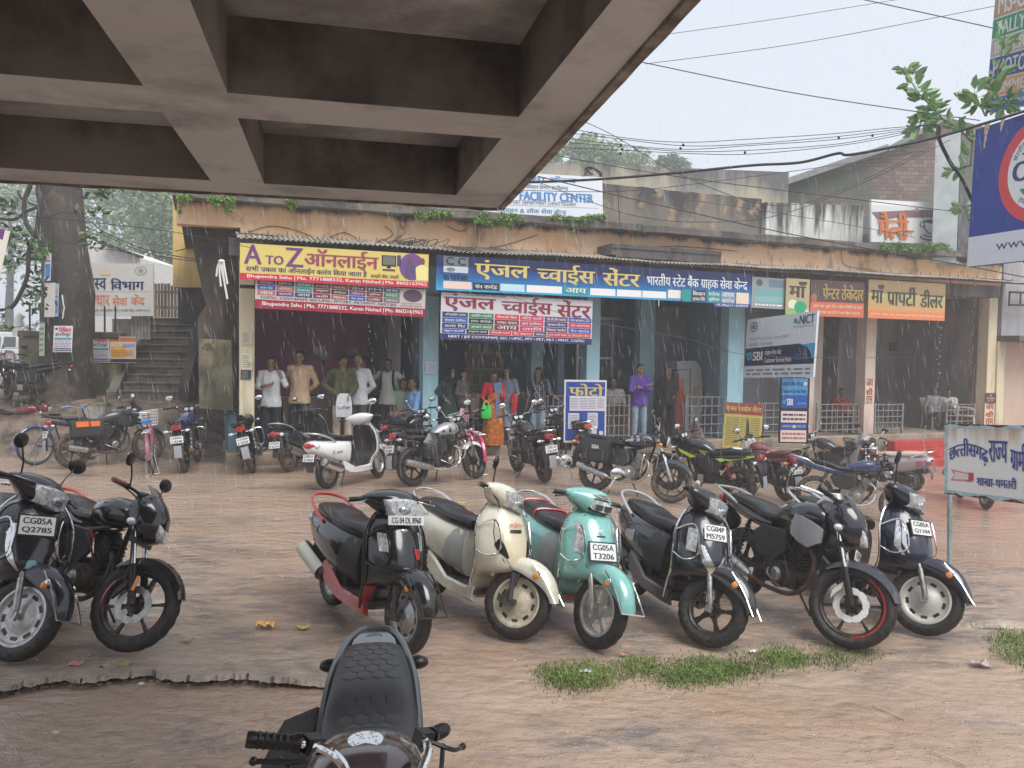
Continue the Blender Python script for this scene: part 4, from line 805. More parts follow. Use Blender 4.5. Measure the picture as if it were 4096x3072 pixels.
institute('institute poster on the mossy wall next to the orange poster', at(360, 1344, 18.53), at(436, 1344, 18.53), at(360, 1450, 18.53))
def onpillar(name, label, rows, m, px0, px1, w):
    for t, y0, y1 in rows: pass
    TL, TR, BL = onf(px0, rows[0][1], w), onf(px1, rows[0][1], w), onf(px0, rows[-1][2], w)
    s = Sign(name, label, TL, TR, BL, m, 'lettering', .004); Y0, Y1 = rows[0][1], rows[-1][2]
    for t, y0, y1 in rows: s.text(t, .12, 1 - (y1 - Y0) / (Y1 - Y0), .88, 1 - (y0 - Y0) / (Y1 - Y0), ink(170, 60, 50), .02)
    return s.done()
onpillar('painted_greeting', 'red Devanagari greeting on the pink cream pillar by the red clad person', [('जय', 1517, 1545), ('श^ी', 1552, 1580), ('राम', 1584, 1610)], ink(222, 206, 186), 3462, 3496, .004)
onpillar('painted_greeting', 'red Devanagari greeting on the cream pillar under the brown tea sign', [('जय', 1613, 1638), ('श^ी', 1644, 1668), ('राम', 1674, 1699)], ink(218, 200, 166), 3940, 3980, .004)
s = fsign('tea_sign', 'small brown TEA ONLY sign on the cream pillar above red lettering', (3942, 1572), (3985, 1573), (3942, 1610), ink(84, 44, 40), w=.01, thick=.008); s.text('TEA ONLY', .1, .34, .9, .55, ink(220, 200, 180), .02); s.text('10/- Rs.', .2, .1, .8, .28, ink(220, 200, 180), 0); s.disc(.5, .75, .12, .12, ink(170, 130, 110), 2); s.done()
s = fsign('chai_panel', 'pink panel with the handwritten words chai bina chain and a tea cup', (3898, 1455), (3944, 1458), (3895, 1690), ink(196, 164, 146), w=-.45, thick=.02); HW = ink(140, 62, 60)
s.text('Chai', .08, .83, .9, .96, HW, .02); s.text('bina', .2, .71, .95, .82, ink(70, 56, 70), .02); s.text('chain', .05, .57, .95, .69, HW, .02); s.disc(.5, .40, .34, .10, ink(170, 110, 70), 2, a0=180, a1=360); s.disc(.5, .40, .34, .03, ink(120, 70, 40), 3); s.disc(.72, .13, .25, .12, ink(60, 150, 150), 2); s.done()
for k, (px, py, pw, ph) in enumerate(((3560, 1370, 40, 34), (3640, 1330, 46, 40), (3700, 1360, 44, 44), (3780, 1430, 40, 46), (3840, 1500, 44, 50), (3830, 1560, 40, 36), (3600, 1480, 36, 40), (3770, 1360, 40, 36))):
    s = Sign('menu_picture', ['framed dish picture on the tea shop wall above the white fridge', 'framed dish picture alone near the middle of the tea shop wall', 'larger framed dish picture between the fridge and the chai panel', 'framed dish picture above the seated man in white', 'square framed dish picture beside the chai panel', 'low framed dish picture beneath the square one by the chai panel', 'low framed dish picture near the white fridge door', 'framed dish picture just under the tea shop ceiling'][k], onf(px, py, -2.95), onf(px + pw, py, -2.95), onf(px, py + ph, -2.95), ink(64, 54, 52), 'picture', .02, group='framed pictures in the tea shop'); s.disc(.5, .5, .36, .36, ink(120, 96, 82), 2); s.disc(.5, .5, .22, .22, ink(84, 60, 50), 3); s.done()
for lab, px, py, pw, ph, m in (('white notice paper on the cream pillar upper', 967, 1324, 42, 54, ink(214, 204, 184)), ('certificate with a green emblem on the cream pillar', 965, 1412, 44, 66, ink(222, 214, 190)), ('dark photo print on the cream pillar', 963, 1480, 42, 36, ink(48, 60, 74))):
    s = fsign('pillar_paper', lab, (px, py), (px + pw, py + 1), (px, py + ph), m, w=.003, thick=.003, cat='paper')
    if ph > 60: s.disc(.75, .3, .2, .18, ink(170, 176, 120), 2)
    s.fine(.1, .1, .7, .9, ink(150, 150, 150), 6, seed=px); s.done()
s = fsign('pillar_paper', 'white price paper on the light blue pillar by the guard', (1705, 1447), (1744, 1448), (1704, 1494), ink(206, 216, 222), w=.003, thick=.003, cat='paper'); s.fine(.1, .1, .9, .95, ink(140, 150, 160), 7, seed=2); s.done()
s = Sign('cloth_banner', 'coloured cloth banner hanging by the leafy branches above the white car', at(-60, 900, 14), at(40, 925, 14), at(-60, 1240, 14), ink(226, 220, 206), 'banner', .01)
s.rect(0, .30, 1.05, .40, MAROI, 2).rect(0, .16, 1.1, .27, ink(50, 96, 110), 2).rect(0, .03, 1.15, .15, ink(190, 200, 110), 2); s.text('लाईन', .62, .31, .95, .39, WHT, .02); s.text('ऑफर', .6, .17, .98, .26, WHT, .02); s.rect(.55, .88, .8, 1, PURI, 2); s.done()
# ================================================================ two-wheelers
def paint(n, c, flake=0.0): return mat('paint_' + n, c, .22, flake, coat=.9, wet=.10, var=.06, scale=40, mud=.30)
RUBBER = mat('tyre_rubber', (.010, .0095, .009), .5, bump=.25, bscale=130, var=.4, scale=26, col2=(.026, .022, .019))
MUDTYRE = mat('muddy_tyre', (.045, .036, .029), .75, bump=.3, bscale=130, var=.5, scale=18, col2=(.09, .068, .05))
BLACKP = mat('black_plastic', (.008, .008, .009), .34, wet=.2, mud=.35, var=.2, scale=12)
GREYP = mat('dark_grey_plastic', (.030, .031, .035), .38, wet=.2, mud=.35, var=.2, scale=10)
SEATV = mat('wet_black_vinyl', (.006, .006, .007), .22, wet=.35, bump=.06, bscale=200, var=.2, scale=9)
DRYV = mat('dry_black_vinyl', (.030, .031, .034), .40, bump=.07, bscale=300, var=.15, scale=9)
CHROME = mat('chrome', (.72, .72, .72), .12, 1, wet=.2)
STEEL = mat('dull_steel', (.42, .42, .41), .38, .85, mud=.35, var=.25, scale=25)
ALLOYS = mat('silver_alloy', (.50, .50, .49), .36, .6, var=.2, scale=20)
ALLOYB = mat('black_alloy', (.010, .010, .011), .35, .2, mud=.35, wet=.2)
ENG = mat('engine_black', (.015, .0145, .0145), .5, .4, mud=.35, var=.4, scale=18, col2=(.055, .048, .042))
ENGS = mat('engine_silver', (.30, .28, .25), .45, .7, mud=.35, var=.35, scale=18)
RUSTP = mat('rusty_pipe', (.11, .07, .05), .6, .5, var=.5, scale=16)
WHITEPL = mat('plate_white', (.74, .75, .74), .4)
YELPL = mat('plate_pale', (.70, .68, .56), .45, var=.08)
PLINK = mat('plate_lettering', (.015, .015, .02), .5)
REDL = mat('red_lens', (.42, .012, .016), .14, coat=.6, var=.2, scale=40)
AMBER = mat('amber_lens', (.75, .24, .015), .16, coat=.6, var=.25, scale=90)
CLEARL = mat('clear_lens', (.62, .64, .66), .10, .35, coat=.8, var=.45, scale=30)
MIRROR = mat('mirror_glass', (.75, .80, .82), .04, 1)
REDP = paint('signal_red', (.42, .018, .022)); WHITEP = paint('white', (.74, .75, .75)); SILVP = mat('paint_silver', (.42, .43, .45), .28, .45, coat=.8, wet=.1)
BLUESAT = paint('blue', (.02, .06, .42))

def tbl(T, x):
    T = sorted(T); n = len(T)
    if x <= T[0][0]: return T[0][1:]
    if x >= T[-1][0]: return T[-1][1:]
    for i in range(n - 1):
        if T[i][0] <= x <= T[i + 1][0]:
            t = (x - T[i][0]) / (T[i + 1][0] - T[i][0]); a, b, c, d = T[max(i - 1, 0)], T[i], T[i + 1], T[min(i + 2, n - 1)]
            out = []
            for k in range(1, len(b)):
                m0 = (c[k] - a[k]) / max(c[0] - a[0], 1e-6); m1 = (d[k] - b[k]) / max(d[0] - b[0], 1e-6); L = c[0] - b[0]
                out.append((2 * t ** 3 - 3 * t * t + 1) * b[k] + (t ** 3 - 2 * t * t + t) * L * m0 + (-2 * t ** 3 + 3 * t * t) * c[k] + (t ** 3 - t * t) * L * m1)
            return out
def wheel(root, name, cx, R_, w, kind, rim, M=None, tyre=None, disc=None, spokes=5, hub=None, tn=66, slots=True):
    """tyre as the part, rim, hub, brake disc as its pieces"""
    rr = R_ - w * .86
    prof = [(rr - .004, -w * .30), (rr + .004, -w * .40), (rr + w * .35, -w * .50), (R_ - w * .22, -w * .44), (R_ - w * .07, -w * .30), (R_, -w * .10),
            (R_, w * .10), (R_ - w * .07, w * .30), (R_ - w * .22, w * .44), (rr + w * .35, w * .50), (rr + .004, w * .40), (rr - .004, w * .30)]
    def b0(): b = MB(); b.M = M; return b
    b = b0(); sec = []
    for j in range(tn):
        a = 6.28318 * j / tn; q = []
        for i, (r, h) in enumerate(prof):
            g = .006 if (3 <= i <= 8 and (j + (i // 2) * (1 if i < 6 else -1)) % 3 == 0) else 0
            q.append(Vector((cx + (r - g) * math.cos(a), h, R_ + (r - g) * math.sin(a))))
        sec.append(q)
    b.loft(sec, True); T = b.build(name, tyre or RUBBER, root, smooth=30)
    C = Vector((cx, 0, R_)); Y = Vector((0, 1, 0))
    if kind == 'steel':
        b = b0(); b.lathe([(rr + .006, -w * .38), (rr - .012, -w * .40), (rr - .022, -w * .24), (rr - .05, -w * .12), (rr * .55, -w * .20), (rr * .34, -w * .42), (rr * .16, -w * .46), (.002, -w * .46)], C, Y, 40, cap=False)
        b.lathe([(rr + .006, w * .38), (rr - .012, w * .40), (rr - .022, w * .24), (rr - .05, w * .12), (rr * .5, w * .22), (.002, w * .3)], C, Y, 40, cap=False)
        b.build('rim', rim, T)
        b = b0()
        for k in range(9 if slots else 0):
            a = 6.28318 * k / 9; d = Vector((math.cos(a), 0, math.sin(a))); t = Vector((-math.sin(a), 0, math.cos(a))); r0 = rr * .72
            c = C + d * r0 - Y * w * .168; b.obox(c - t * .022, c + t * .022, .004, .022, d)
        if slots: b.build('rim_slots', BLACKP, T, smooth=0)
        b = b0()
        for s_ in (-1, 1): b.cyl(C + Y * s_ * w * .46, C + Y * s_ * (w * .46 + .018), .016, 10)
        b.build('axle_nut', STEEL, T)
    else:
        b = b0(); b.lathe([(rr + .006, -w * .38), (rr - .012, -w * .40), (rr - .024, -w * .30), (rr - .030, -w * .1), (rr - .030, w * .1), (rr - .024, w * .30), (rr - .012, w * .40), (rr + .006, w * .38)], C, Y, 44, True)
        if kind == 'alloy':
            b.lathe([(.002, -.05), (.048, -.05), (.055, -.03), (.055, .03), (.048, .05), (.002, .05)], C, Y, 20)
            for k in range(spokes):
                a = 6.28318 * k / spokes + .3; d = Vector((math.cos(a), 0, math.sin(a))); t = Vector((-math.sin(a), 0, math.cos(a))); L = rr - .022; wd = .052 if spokes < 6 else .03
                P_ = [C + d * .03 + t * wd * .9 * q + Y * h for q, h in ((-.5, -.022), (.5, -.022), (.5, .022), (-.5, .022))]
                Q_ = [C + d * L * .62 + t * wd * .42 * q + Y * h for q, h in ((-.5, -.016), (.5, -.016), (.5, .016), (-.5, .016))]
                S_ = [C + d * L + t * wd * .8 * q + Y * h for q, h in ((-.5, -.018), (.5, -.018), (.5, .018), (-.5, .018))]
                b.loft([P_, Q_, S_])
        else:
            b.lathe([(.002, -.045), (.03, -.045), (.02, -.02), (.02, .02), (.03, .045), (.002, .045)], C, Y, 14)
            for k in range(28):
                a = 6.28318 * k / 28; a2 = a + (.5 if k % 2 else -.5); s_ = .03 if k % 4 < 2 else -.03
                b.tube([C + Vector((.026 * math.cos(a2), s_, .026 * math.sin(a2))), C + Vector(((rr - .02) * math.cos(a), 0, (rr - .02) * math.sin(a)))], .0016 if R_ > .28 else .002, 4)
        b.build('rim', rim, T, smooth=30)
    if disc:
        b = b0(); dr, dm, sd = disc; n = 60; o = []; i_ = []
        for j in range(n + 1):
            a = 6.28318 * j / n; r = dr * (1 - .045 * (1 if (j // 2) % 3 == 0 else 0)); o.append((r, a)); i_.append((dr * .62, a))
        p = lambda q, h: Vector((cx + q[0] * math.cos(q[1]), sd * (w * .5 + h), R_ + q[0] * math.sin(q[1])))
        for h in (0, .005): b.sheet([[p(q, h) for q in o], [p(q, h) for q in i_]])
        b.sheet([[p(q, 0) for q in o], [p(q, .005) for q in o]]); b.sheet([[p(q, 0) for q in i_], [p(q, .005) for q in i_]])
        b.build('brake_disc', dm, T, smooth=20, fix=False)
        b = b0()
        for k in range(5):
            a = 6.28318 * k / 5; b.obox(p((.03, a), .002), p((dr * .66, a), .002), .006, .018, (0, 0, 1))
        b.build('disc_carrier', BLACKP, T, smooth=0)
    return T
def steer_m(A, rake, deg):
    ax = Vector((-math.sin(R(rake)), 0, math.cos(R(rake))))
    return Matrix.Translation(A) @ Matrix.Rotation(R(deg), 4, ax) @ Matrix.Translation(-Vector(A))
def plate(root, lines, c, n, w, h, m=WHITEPL, M=None, frame=None, up=(0, 0, 1)):
    """number plate centred at c facing n"""
    n = Vector(n).normalized(); X = Vector(up).cross(n).normalized(); Y = n.cross(X); c = Vector(c)
    L = Matrix(((X.x, Y.x, n.x, c.x), (X.y, Y.y, n.y, c.y), (X.z, Y.z, n.z, c.z), (0, 0, 0, 1)))
    if M is not None: L = M @ L
    b = MB(); b.M = L; b.box(-w / 2, w / 2, -h / 2, h / 2, -.004, .002); o = b.build('number_plate', m, root, smooth=0)
    if frame:
        b = MB(); b.M = L; b.box(-w / 2 - .012, w / 2 + .012, -h / 2 - .012, h / 2 + .012, -.010, -.0045); b.build('plate_frame', frame, o, smooth=0)
    b = MB(); b.M = L; k = len(lines); lh = h / k
    for i, s in enumerate(lines):
        y1 = h / 2 - i * lh - lh * .17; write(b, s, -w * .41, y1 - lh * .66, w * .41, y1, .004, .025)
    b.build('lettering', PLINK, o, smooth=0, fix=False); return o
def ground_at(px, py):
    p = onz(px, py, 0)
    for _ in range(8): p = onz(px, py, gz(p.x, p.y) + .005)
    return p
def place(front, d, wb, lean, s=1.0):
    d = Vector((d[0], d[1], 0)).normalized(); p = ground_at(*front)
    o = p - d * wb / 2 * s; q = p - d * wb * s; pit = math.atan2(p.z - gz(q.x, q.y) - .005, wb * s); o.z = (p.z + gz(q.x, q.y) + .005) / 2
    return Matrix.Translation(o) @ Matrix.Rotation(math.atan2(d.y, d.x), 4, 'Z') @ Matrix.Rotation(-pit, 4, 'Y') @ Matrix.Rotation(-R(lean), 4, 'X') @ Matrix.Scale(s, 4)
def place_rear(rear, d, wb, lean, s=1.0):
    d = Vector((d[0], d[1], 0)).normalized(); p = ground_at(*rear)
    o = p + d * wb / 2 * s; q = p + d * wb * s; pit = math.atan2(gz(q.x, q.y) + .005 - p.z, wb * s); o.z = (p.z + gz(q.x, q.y) + .005) / 2
    return Matrix.Translation(o) @ Matrix.Rotation(math.atan2(d.y, d.x), 4, 'Z') @ Matrix.Rotation(-pit, 4, 'Y') @ Matrix.Rotation(-R(lean), 4, 'X') @ Matrix.Scale(s, 4)
def grip(root, par_m, p0, p1, M, m=BLACKP):
    p0, p1 = Vector(p0), Vector(p1); b = MB(); b.M = M; d = (p1 - p0)
    b.lathe([(.002, 0), (.016, 0), (.018, .01), (.0165, .02), (.0165, d.length - .02), (.021, d.length - .012), (.021, d.length), (.002, d.length)], p0, d, 14)
    for k in range(6): b.lathe([(.0165, .02 + k * .014), (.019, .024 + k * .014), (.0165, .029 + k * .014)], p0, d, 12)
    return b.build('grip', m, root)
def mirror(root, base, top, head, M, stalk=BLACKP, shell=BLACKP, r=(.020, .072, .050), face=-1, tilt=0):
    b = MB(); b.M = M; b.tube(curve([base, top, head], 4), .0062, 6); o = b.build('mirror', stalk, root)
    rot = Matrix.Rotation(R(tilt), 3, 'Z')
    b = MB(); b.M = M; b.ell(head, r, 14, 8, rot); b.build('mirror_shell', shell, o)
    b = MB(); b.M = M; b.ell(Vector(head) + rot @ Vector((face * r[0] * .45, 0, 0)), (r[0] * .62, r[1] * .9, r[2] * .9), 14, 8, rot); b.build('mirror_glass', MIRROR, o); return o

APR = [(.20, .235, .205, .160), (.30, .275, .235, .172), (.385, .325, .275, .190), (.43, .45, .32, .212), (.47, .555, .345, .222), (.54, .585, .355, .232), (.64, .560, .345, .238), (.76, .500, .315, .230), (.85, .435, .285, .195), (.90, .385, .268, .150), (.925, .345, .262, .100)]
BODY = [(-1.03, .665, .055, .080), (-.96, .648, .095, .125), (-.80, .610, .135, .175), (-.60, .570, .165, .200), (-.42, .540, .180, .195), (-.25, .515, .195, .165), (-.12, .490, .200, .120), (-.06, .480, .190, .085)]
SEAT = [(-.90, .765, .030, .085), (-.84, .770, .046, .118), (-.70, .762, .055, .138), (-.52, .752, .055, .148), (-.45, .735, .055, .146), (-.30, .722, .055, .140), (-.12, .716, .052, .105), (-.04, .705, .040, .070)]
def scooter(label, M, body, second=None, floor=GREYP, seat=SEATV, inner=GREYP, steer=0, front='steel', rimm=ALLOYS, head='bar', platef=None, guard=None, rail=CHROME, cowlm=None,
            fork='tele', ornament=None, mirrors=None, skirt=None, exhaust=STEEL, rearplate=None, group='scooters and motorcycles parked in the rain', fender=None, tyre=None, plate_at=.70, plate_size=(.19, .115), pframe=None, cover=False, full=True):
    o = thing('scooter', label, 'scooter', M=M, group=group); second = second or body; cowlm = cowlm or body; skirt = skirt or body; fender = fender or body
    ax_f, ax_r, Rf, Rr = .63, -.63, .262, .245
    S = steer_m((.60, 0, .262), 26.5, steer)
    def sb_(): b = MB(); b.M = S; return b
    wheel(o, 'front_wheel', ax_f, Rf, .098, front, rimm, S, tyre)
    wheel(o, 'rear_wheel', ax_r, Rr, .102, 'steel', STEEL, None, tyre, slots=False)
    apx = lambda y, z: (lambda q: q[1] + (q[0] - q[1]) * (1 - min(1, abs(y) / q[2]) ** 2.3))(tbl(APR, z))
    b = MB(); sec = []
    for i in range(27):
        z = .20 + .725 * i / 26; xn, xe, hw = tbl(APR, z); q = []
        for k in range(17): t = -1 + 2 * k / 16; q.append(Vector((xe + (xn - xe) * (1 - abs(t) ** 2.3), hw * t, z)))
        for k in range(7): t = 1 - 2 * k / 6; q.append(Vector((xe - .028 + .01 * t * t, hw * .985 * t, z)))
        sec.append(q)
    b.loft(sec); A = b.build('front_apron', body, o, smooth=50)
    b = MB(); sec = []
    for i in range(15):
        z = .27 + .62 * i / 14; xn, xe, hw = tbl(APR, z)
        sec.append([Vector((xe - .02 - .045 * (1 - t * t), hw * .93 * t, z)) for t in [-1 + 2 * k / 8 for k in range(9)]] + [Vector((xe - .016, hw * .93 * t, z)) for t in [1 - 2 * k / 8 for k in range(9)]])
    b.loft(sec); b.build('inner_leg_shield', inner, o)
    def patch(rows, off, m, name='apron_trim', par=A):
        b = MB(); b.sheet([[Vector((apx(y0 + (y1 - y0) * k / 6, z) + off, y0 + (y1 - y0) * k / 6, z)) for k in range(7)] for z, y0, y1 in rows]); return b.build(name, m, par, smooth=60)
    b = MB(); b.loft([[Vector((x, y, z)) for y, z in ((-w, .235), (w, .235), (w, .268), (w - .02, .275), (-w + .02, .275), (-w, .268))] for x, w in ((.29, .155), (.10, .165), (-.10, .165), (-.20, .15))]); b.build('floorboard', floor, o)
    for s in (-1, 1):
        b = MB(); b.loft([[Vector((x, s * (w - .01), z1)), Vector((x, s * (w + .012), z1 - .015)), Vector((x, s * (w + .012), z0 + .02)), Vector((x, s * (w - .02), z0)), Vector((x, s * (w - .04), z0))] for x, w, z0, z1 in ((.27, .155, .17, .30), (.15, .165, .165, .275), (-.15, .165, .17, .275), (-.32, .17, .20, .36), (-.46, .175, .27, .42))]); b.build('side_skirt', skirt, o)
    b = MB(); sec = []
    for i in range(22):
        x = -1.03 + .97 * i / 21; zc, hh, hw = tbl(BODY, x); sec.append(se(x, hw, hh, 0, zc, 22, 2.7))
    b.loft(sec); B_ = b.build('rear_body', body, o, smooth=50)
    by = lambda x, z: (lambda q: q[2] * max(.02, 1 - min(1, abs(z - q[0]) / q[1]) ** 2.7) ** (1 / 2.7))(tbl(BODY, x))
    def bpatch(rows, off, m, name='side_trim'):
        for s in (-1, 1):
            b = MB(); b.sheet([[Vector((x, s * (by(x, z0 + (z1 - z0) * k / 6) + off), z0 + (z1 - z0) * k / 6)) for k in range(7)] for x, z0, z1 in rows]); b.build(name, m, B_, smooth=60)
    bpatch([(-.065, .31, .64), (-.10, .30, .66), (-.15, .30, .67), (-.19, .31, .64), (-.23, .33, .56), (-.26, .35, .46)], .004, inner, 'under_seat_panel')
    b = MB(); sec = []
    for i in range(16):
        x = -.90 + .86 * i / 15; zc, hh, hw = tbl(SEAT, x); sec.append(se(x, hw, hh, 0, zc, 20, 3.2))
    b.loft(sec); st_ = b.build('seat', seat, o, smooth=50)
    if isinstance(ornament, dict) and ornament.get('seat_piping'):
        for x in (-.46, -.80):
            zc, hh, hw = tbl(SEAT, x); b = MB(); b.tube([p + Vector((0, 0, 0)) for p in se(x, hw + .004, hh + .004, 0, zc, 24, 3.2)][:13], .013, 6); b.build('red_piping', REDP, st_)
    if rail:
        b = MB(); b.tube(curve([(-.60, -.165, .70), (-.74, -.178, .765), (-.92, -.15, .83), (-1.02, -.06, .855), (-1.02, .06, .855), (-.92, .15, .83), (-.74, .178, .765), (-.60, .165, .70)], 6), .0135, 8); b.build('grab_rail', rail, o)
    b = MB(); b.ell((-1.005, 0, .675), (.045, .105, .050), 18, 8); b.build('tail_light', REDL, o)
    for s in (-1, 1): b = MB(); b.ell((-.955, s * .105, .665), (.05, .045, .035), 12, 8); b.build('indicator', CLEARL, o)
    b = MB(); b.loft([[Vector((x, y, z)) for y in (-.06, .06)] + [Vector((x - .012, .06, z - .012)), Vector((x - .012, -.06, z - .012))] for x, z in ((-.88, .56), (-.96, .47), (-1.0, .38), (-1.0, .30))]); b.build('mud_flap', BLACKP, o)
    if rearplate: plate(o, rearplate, (-1.03, 0, .50), (-1, 0, .25), .20, .11)
    b = MB(); b.loft([se(x, .055, h, .105, z, 14, 3) for x, z, h in ((-.16, .28, .06), (-.30, .28, .085), (-.52, .27, .075), (-.70, .25, .06))]); b.box(-.38, -.16, -.11, .06, .22, .38); b.build('engine', ENG, o)
    b = MB(); b.lathe([(.002, 0), (.05, 0), (.062, .03), (.068, .16), (.066, .36), (.058, .47), (.028, .485), (.002, .485)], (-.46, -.150, .285), (-.92, -.06, .30), 18); mf = b.build('muffler', BLACKP if exhaust != CHROME else STEEL, o)
    b = MB(); sec = []
    for k in range(9):
        t = .05 + .40 * k / 8; c = Vector((-.46, -.150, .285)) + Vector((-.92, -.06, .30)).normalized() * t
        sec.append([c + Vector((.30 * .075 * math.sin(a), -.074 * math.cos(a), .9 * .075 * math.sin(a))) for a in [R(-75 + 150 * j / 8) for j in range(9)]])
    b.sheet(sec); b.build('heat_shield', exhaust, mf)
    b = MB(); b.tube(curve([(-.1, -.08, .27), (-.25, -.13, .22), (-.46, -.15, .28)], 5), .018, 8); b.build('exhaust_pipe', RUSTP, o)
    b = MB(); b.tube([(-.05, .12, .22), (.02, .26, .005), (.07, .27, .004)], .011, 6); b.build('side_stand', BLACKP, o)
    if fork == 'tele':
        for s in (-1, 1):
            b = sb_(); b.tube([(.63, s * .085, .25), (.625, s * .085, .30), (.545, s * .085, .47)], [.014, .021, .021], 10); b.tube([(.555, s * .085, .45), (.47, s * .085, .62)], .015, 8); b.box(.605, .655, s * .085 - .012, s * .085 + .012, .235, .285); b.build('fork_leg', STEEL, o)
    else:
        for s in (-1, 1):
            b = sb_(); b.tube([(.60, s * .075, .46), (.58, s * .08, .34), (.535, s * .085, .24)], .018, 8); b.loft([[Vector((x, s * .085 + y, z + h)) for y, h in ((-.016, -.02), (.016, -.02), (.016, .03), (-.016, .03))] for x, z in ((.50, .26), (.56, .24), (.645, .25))]); b.tube([(.60, s * .09, .26), (.565, s * .09, .46)], .02, 8); b.build('fork_arm', GREYP, o)
    b = sb_(); sec = []
    for i in range(17):
        a = R(14 + 138 * i / 16); t = i / 16; r = Rf + .040 + .022 * math.sin(math.pi * t); dr = .032 + .088 * math.sin(math.pi * min(1, t * 1.1)) ** 1.2; hw = .056 + .034 * math.sin(math.pi * t) ** .7
        dv = Vector((math.cos(a), 0, math.sin(a))); c = Vector((.63, 0, Rf)); q = []
        for y, d in ((-1, dr), (-1, dr * .5), (-.86, .02), (-.5, -.004), (0, -.012), (.5, -.004), (.86, .02), (1, dr * .5), (1, dr)): q.append(c + dv * (r - d) + Vector((0, y * hw, 0)))
        for y, d in ((.93, dr), (.8, .03), (0, 0), (-.8, .03), (-.93, dr)): q.append(c + dv * (r - d - .006) + Vector((0, y * hw, 0)))
        sec.append(q)
    b.loft(sec); fe = b.build('front_fender', fender, o, smooth=50)
    if guard:
        b = sb_()
        for s in (-1, 1):
            pts = [Vector((.63, s * .108, Rf)) + Vector((math.cos(R(a)), 0, math.sin(R(a)))) * (Rf + r) for a, r in ((78, .045), (60, .02), (40, .02), (24, .035), (13, .062))]
            b.tube(curve(pts, 4), .0065, 6)
        pts = [Vector((.63, y, Rf)) + Vector((math.cos(R(13)), 0, math.sin(R(13)))) * (Rf + .062) for y in (-.108, 0, .108)]; b.tube(pts, .0065, 6)
        for s in (-1, 1): b.ell(Vector((.63, s * .115, Rf)) + Vector((math.cos(R(62)), 0, math.sin(R(62)))) * (Rf + .012), (.022, .012, .022), 10, 8)
        b.build('fender_guard', guard, fe)
        b = sb_();
        for s in (-1, 1): b.ell(Vector((.63, s * .118, Rf)) + Vector((math.cos(R(62)), 0, math.sin(R(62)))) * (Rf - .01), (.024, .012, .024), 12, 8)
        b.build('amber_reflector', AMBER, fe)
        b = MB()
        for s in (-1, 1):
            e = [Vector((tbl(APR, z)[1] + .012, s * (tbl(APR, z)[2] + .012), z)) for z in (.22, .34, .46, .60, .76, .88)]
            b.tube(curve(e + [Vector((.27, s * .12, .945))], 4), .0085, 7)
            b.tube(curve([e[4], Vector((apx(s * .14, .80) + .03, s * .15, .83)), Vector((apx(s * .12, .66) + .03, s * .14, .64)), Vector((apx(s * .19, .56) + .02, s * .2, .57)), e[3]], 5), .006, 6)
        b.build('leg_guard', guard, o)
    zc = 1.00
    b = sb_(); sec = []
    for y, x0, x1, z0, z1, e in ((-.235, .185, .235, .985, 1.03, 2), (-.20, .165, .265, .968, 1.045, 2.2), (-.15, .145, .32, .935, 1.062, 2.4), (-.09, .13, .368, .905, 1.078, 2.6), (0, .125, .395, .885, 1.088, 2.6), (.09, .13, .368, .905, 1.078, 2.6), (.15, .145, .32, .935, 1.062, 2.4), (.20, .165, .265, .968, 1.045, 2.2), (.235, .185, .235, .985, 1.03, 2)):
        q = se(0, (x1 - x0) / 2, (z1 - z0) / 2, 0, 0, 18, e); sec.append([Vector(((x0 + x1) / 2 + p.y - .18 * (p.z), y, (z0 + z1) / 2 + p.z)) for p in q])
    b.loft(sec); cw_ = b.build('handlebar_cowl', cowlm, o, smooth=55)
    b = sb_(); b.tube([(.235, 0, 1.0), (.345, 0, .78)], .05, 12); b.build('steering_neck', BLACKP, o)
    if head == 'rect':
        for nm, m, gx, ry, rz_ in (('headlight', BLACKP, 0, .108, .052), ('lens', CLEARL, .008, .098, .042)):
            b = sb_(); sec = []
            for x, k in ((.30, 1.0), (.392 + gx, 1.0), (.405 + gx, .93)):
                sec.append([Vector((x - .05 * abs(p.y / .1) ** 2 - .18 * p.z, p.y, .972 + p.z)) for p in se(0, ry * k, rz_ * k, 0, 0, 24, 5)])
            b.loft(sec); hl = b.build(nm, m, o if nm == 'headlight' else hl, smooth=40)
        b = sb_(); b.loft([[Vector((x - .05 * abs(p.y / .1) ** 2, p.y * 1.02, 1.045 + p.z * .5)) for p in se(0, .11 * k, .03 * k, 0, 0, 20, 3)] for x, k in ((.30, 1), (.372, .95), (.385, .7))]); b.build('headlight_brow', CHROME if second == body else second, hl)
        b = sb_()
        for y in (-.045, .045): b.loft([[Vector((x, y + a, z + .963 + .1 * (x - .4))) for a, z in ((-.034, .018), (.034, .018), (.024, -.024), (-.024, -.024))] for x in (.398, .413)])
        b.build('headlight_reflector', mat('lamp_reflector', (.10, .11, .12), .1, .8), hl)
    else:
        b = sb_(); tp, bt_ = (.130, .092) if head == 'bar' else (.10, .05); sec = []
        for x, k in ((.27, 1.06), (.402, 1.03), (.428, .88)):
            q = []
            for y, z in ((-tp, 1.02), (-.05, 1.035), (.05, 1.035), (tp, 1.02), (tp * .95, .98), (bt_, .915), (0, .895), (-bt_, .915), (-tp * .95, .98)): q.append(Vector((x - .30 * y * y / .12 - .18 * (z - .97) + .01, y * k, .97 + (z - .97) * k)))
            sec.append(q)
        b.loft(sec); hl = b.build('headlight', CLEARL, o, smooth=50)
        b = sb_(); b.ell((.418, 0, .958), (.022, .052, .036), 14, 8); b.build('headlight_bulb', mat('lamp_bowl', (.5, .52, .53), .08, .8), hl)
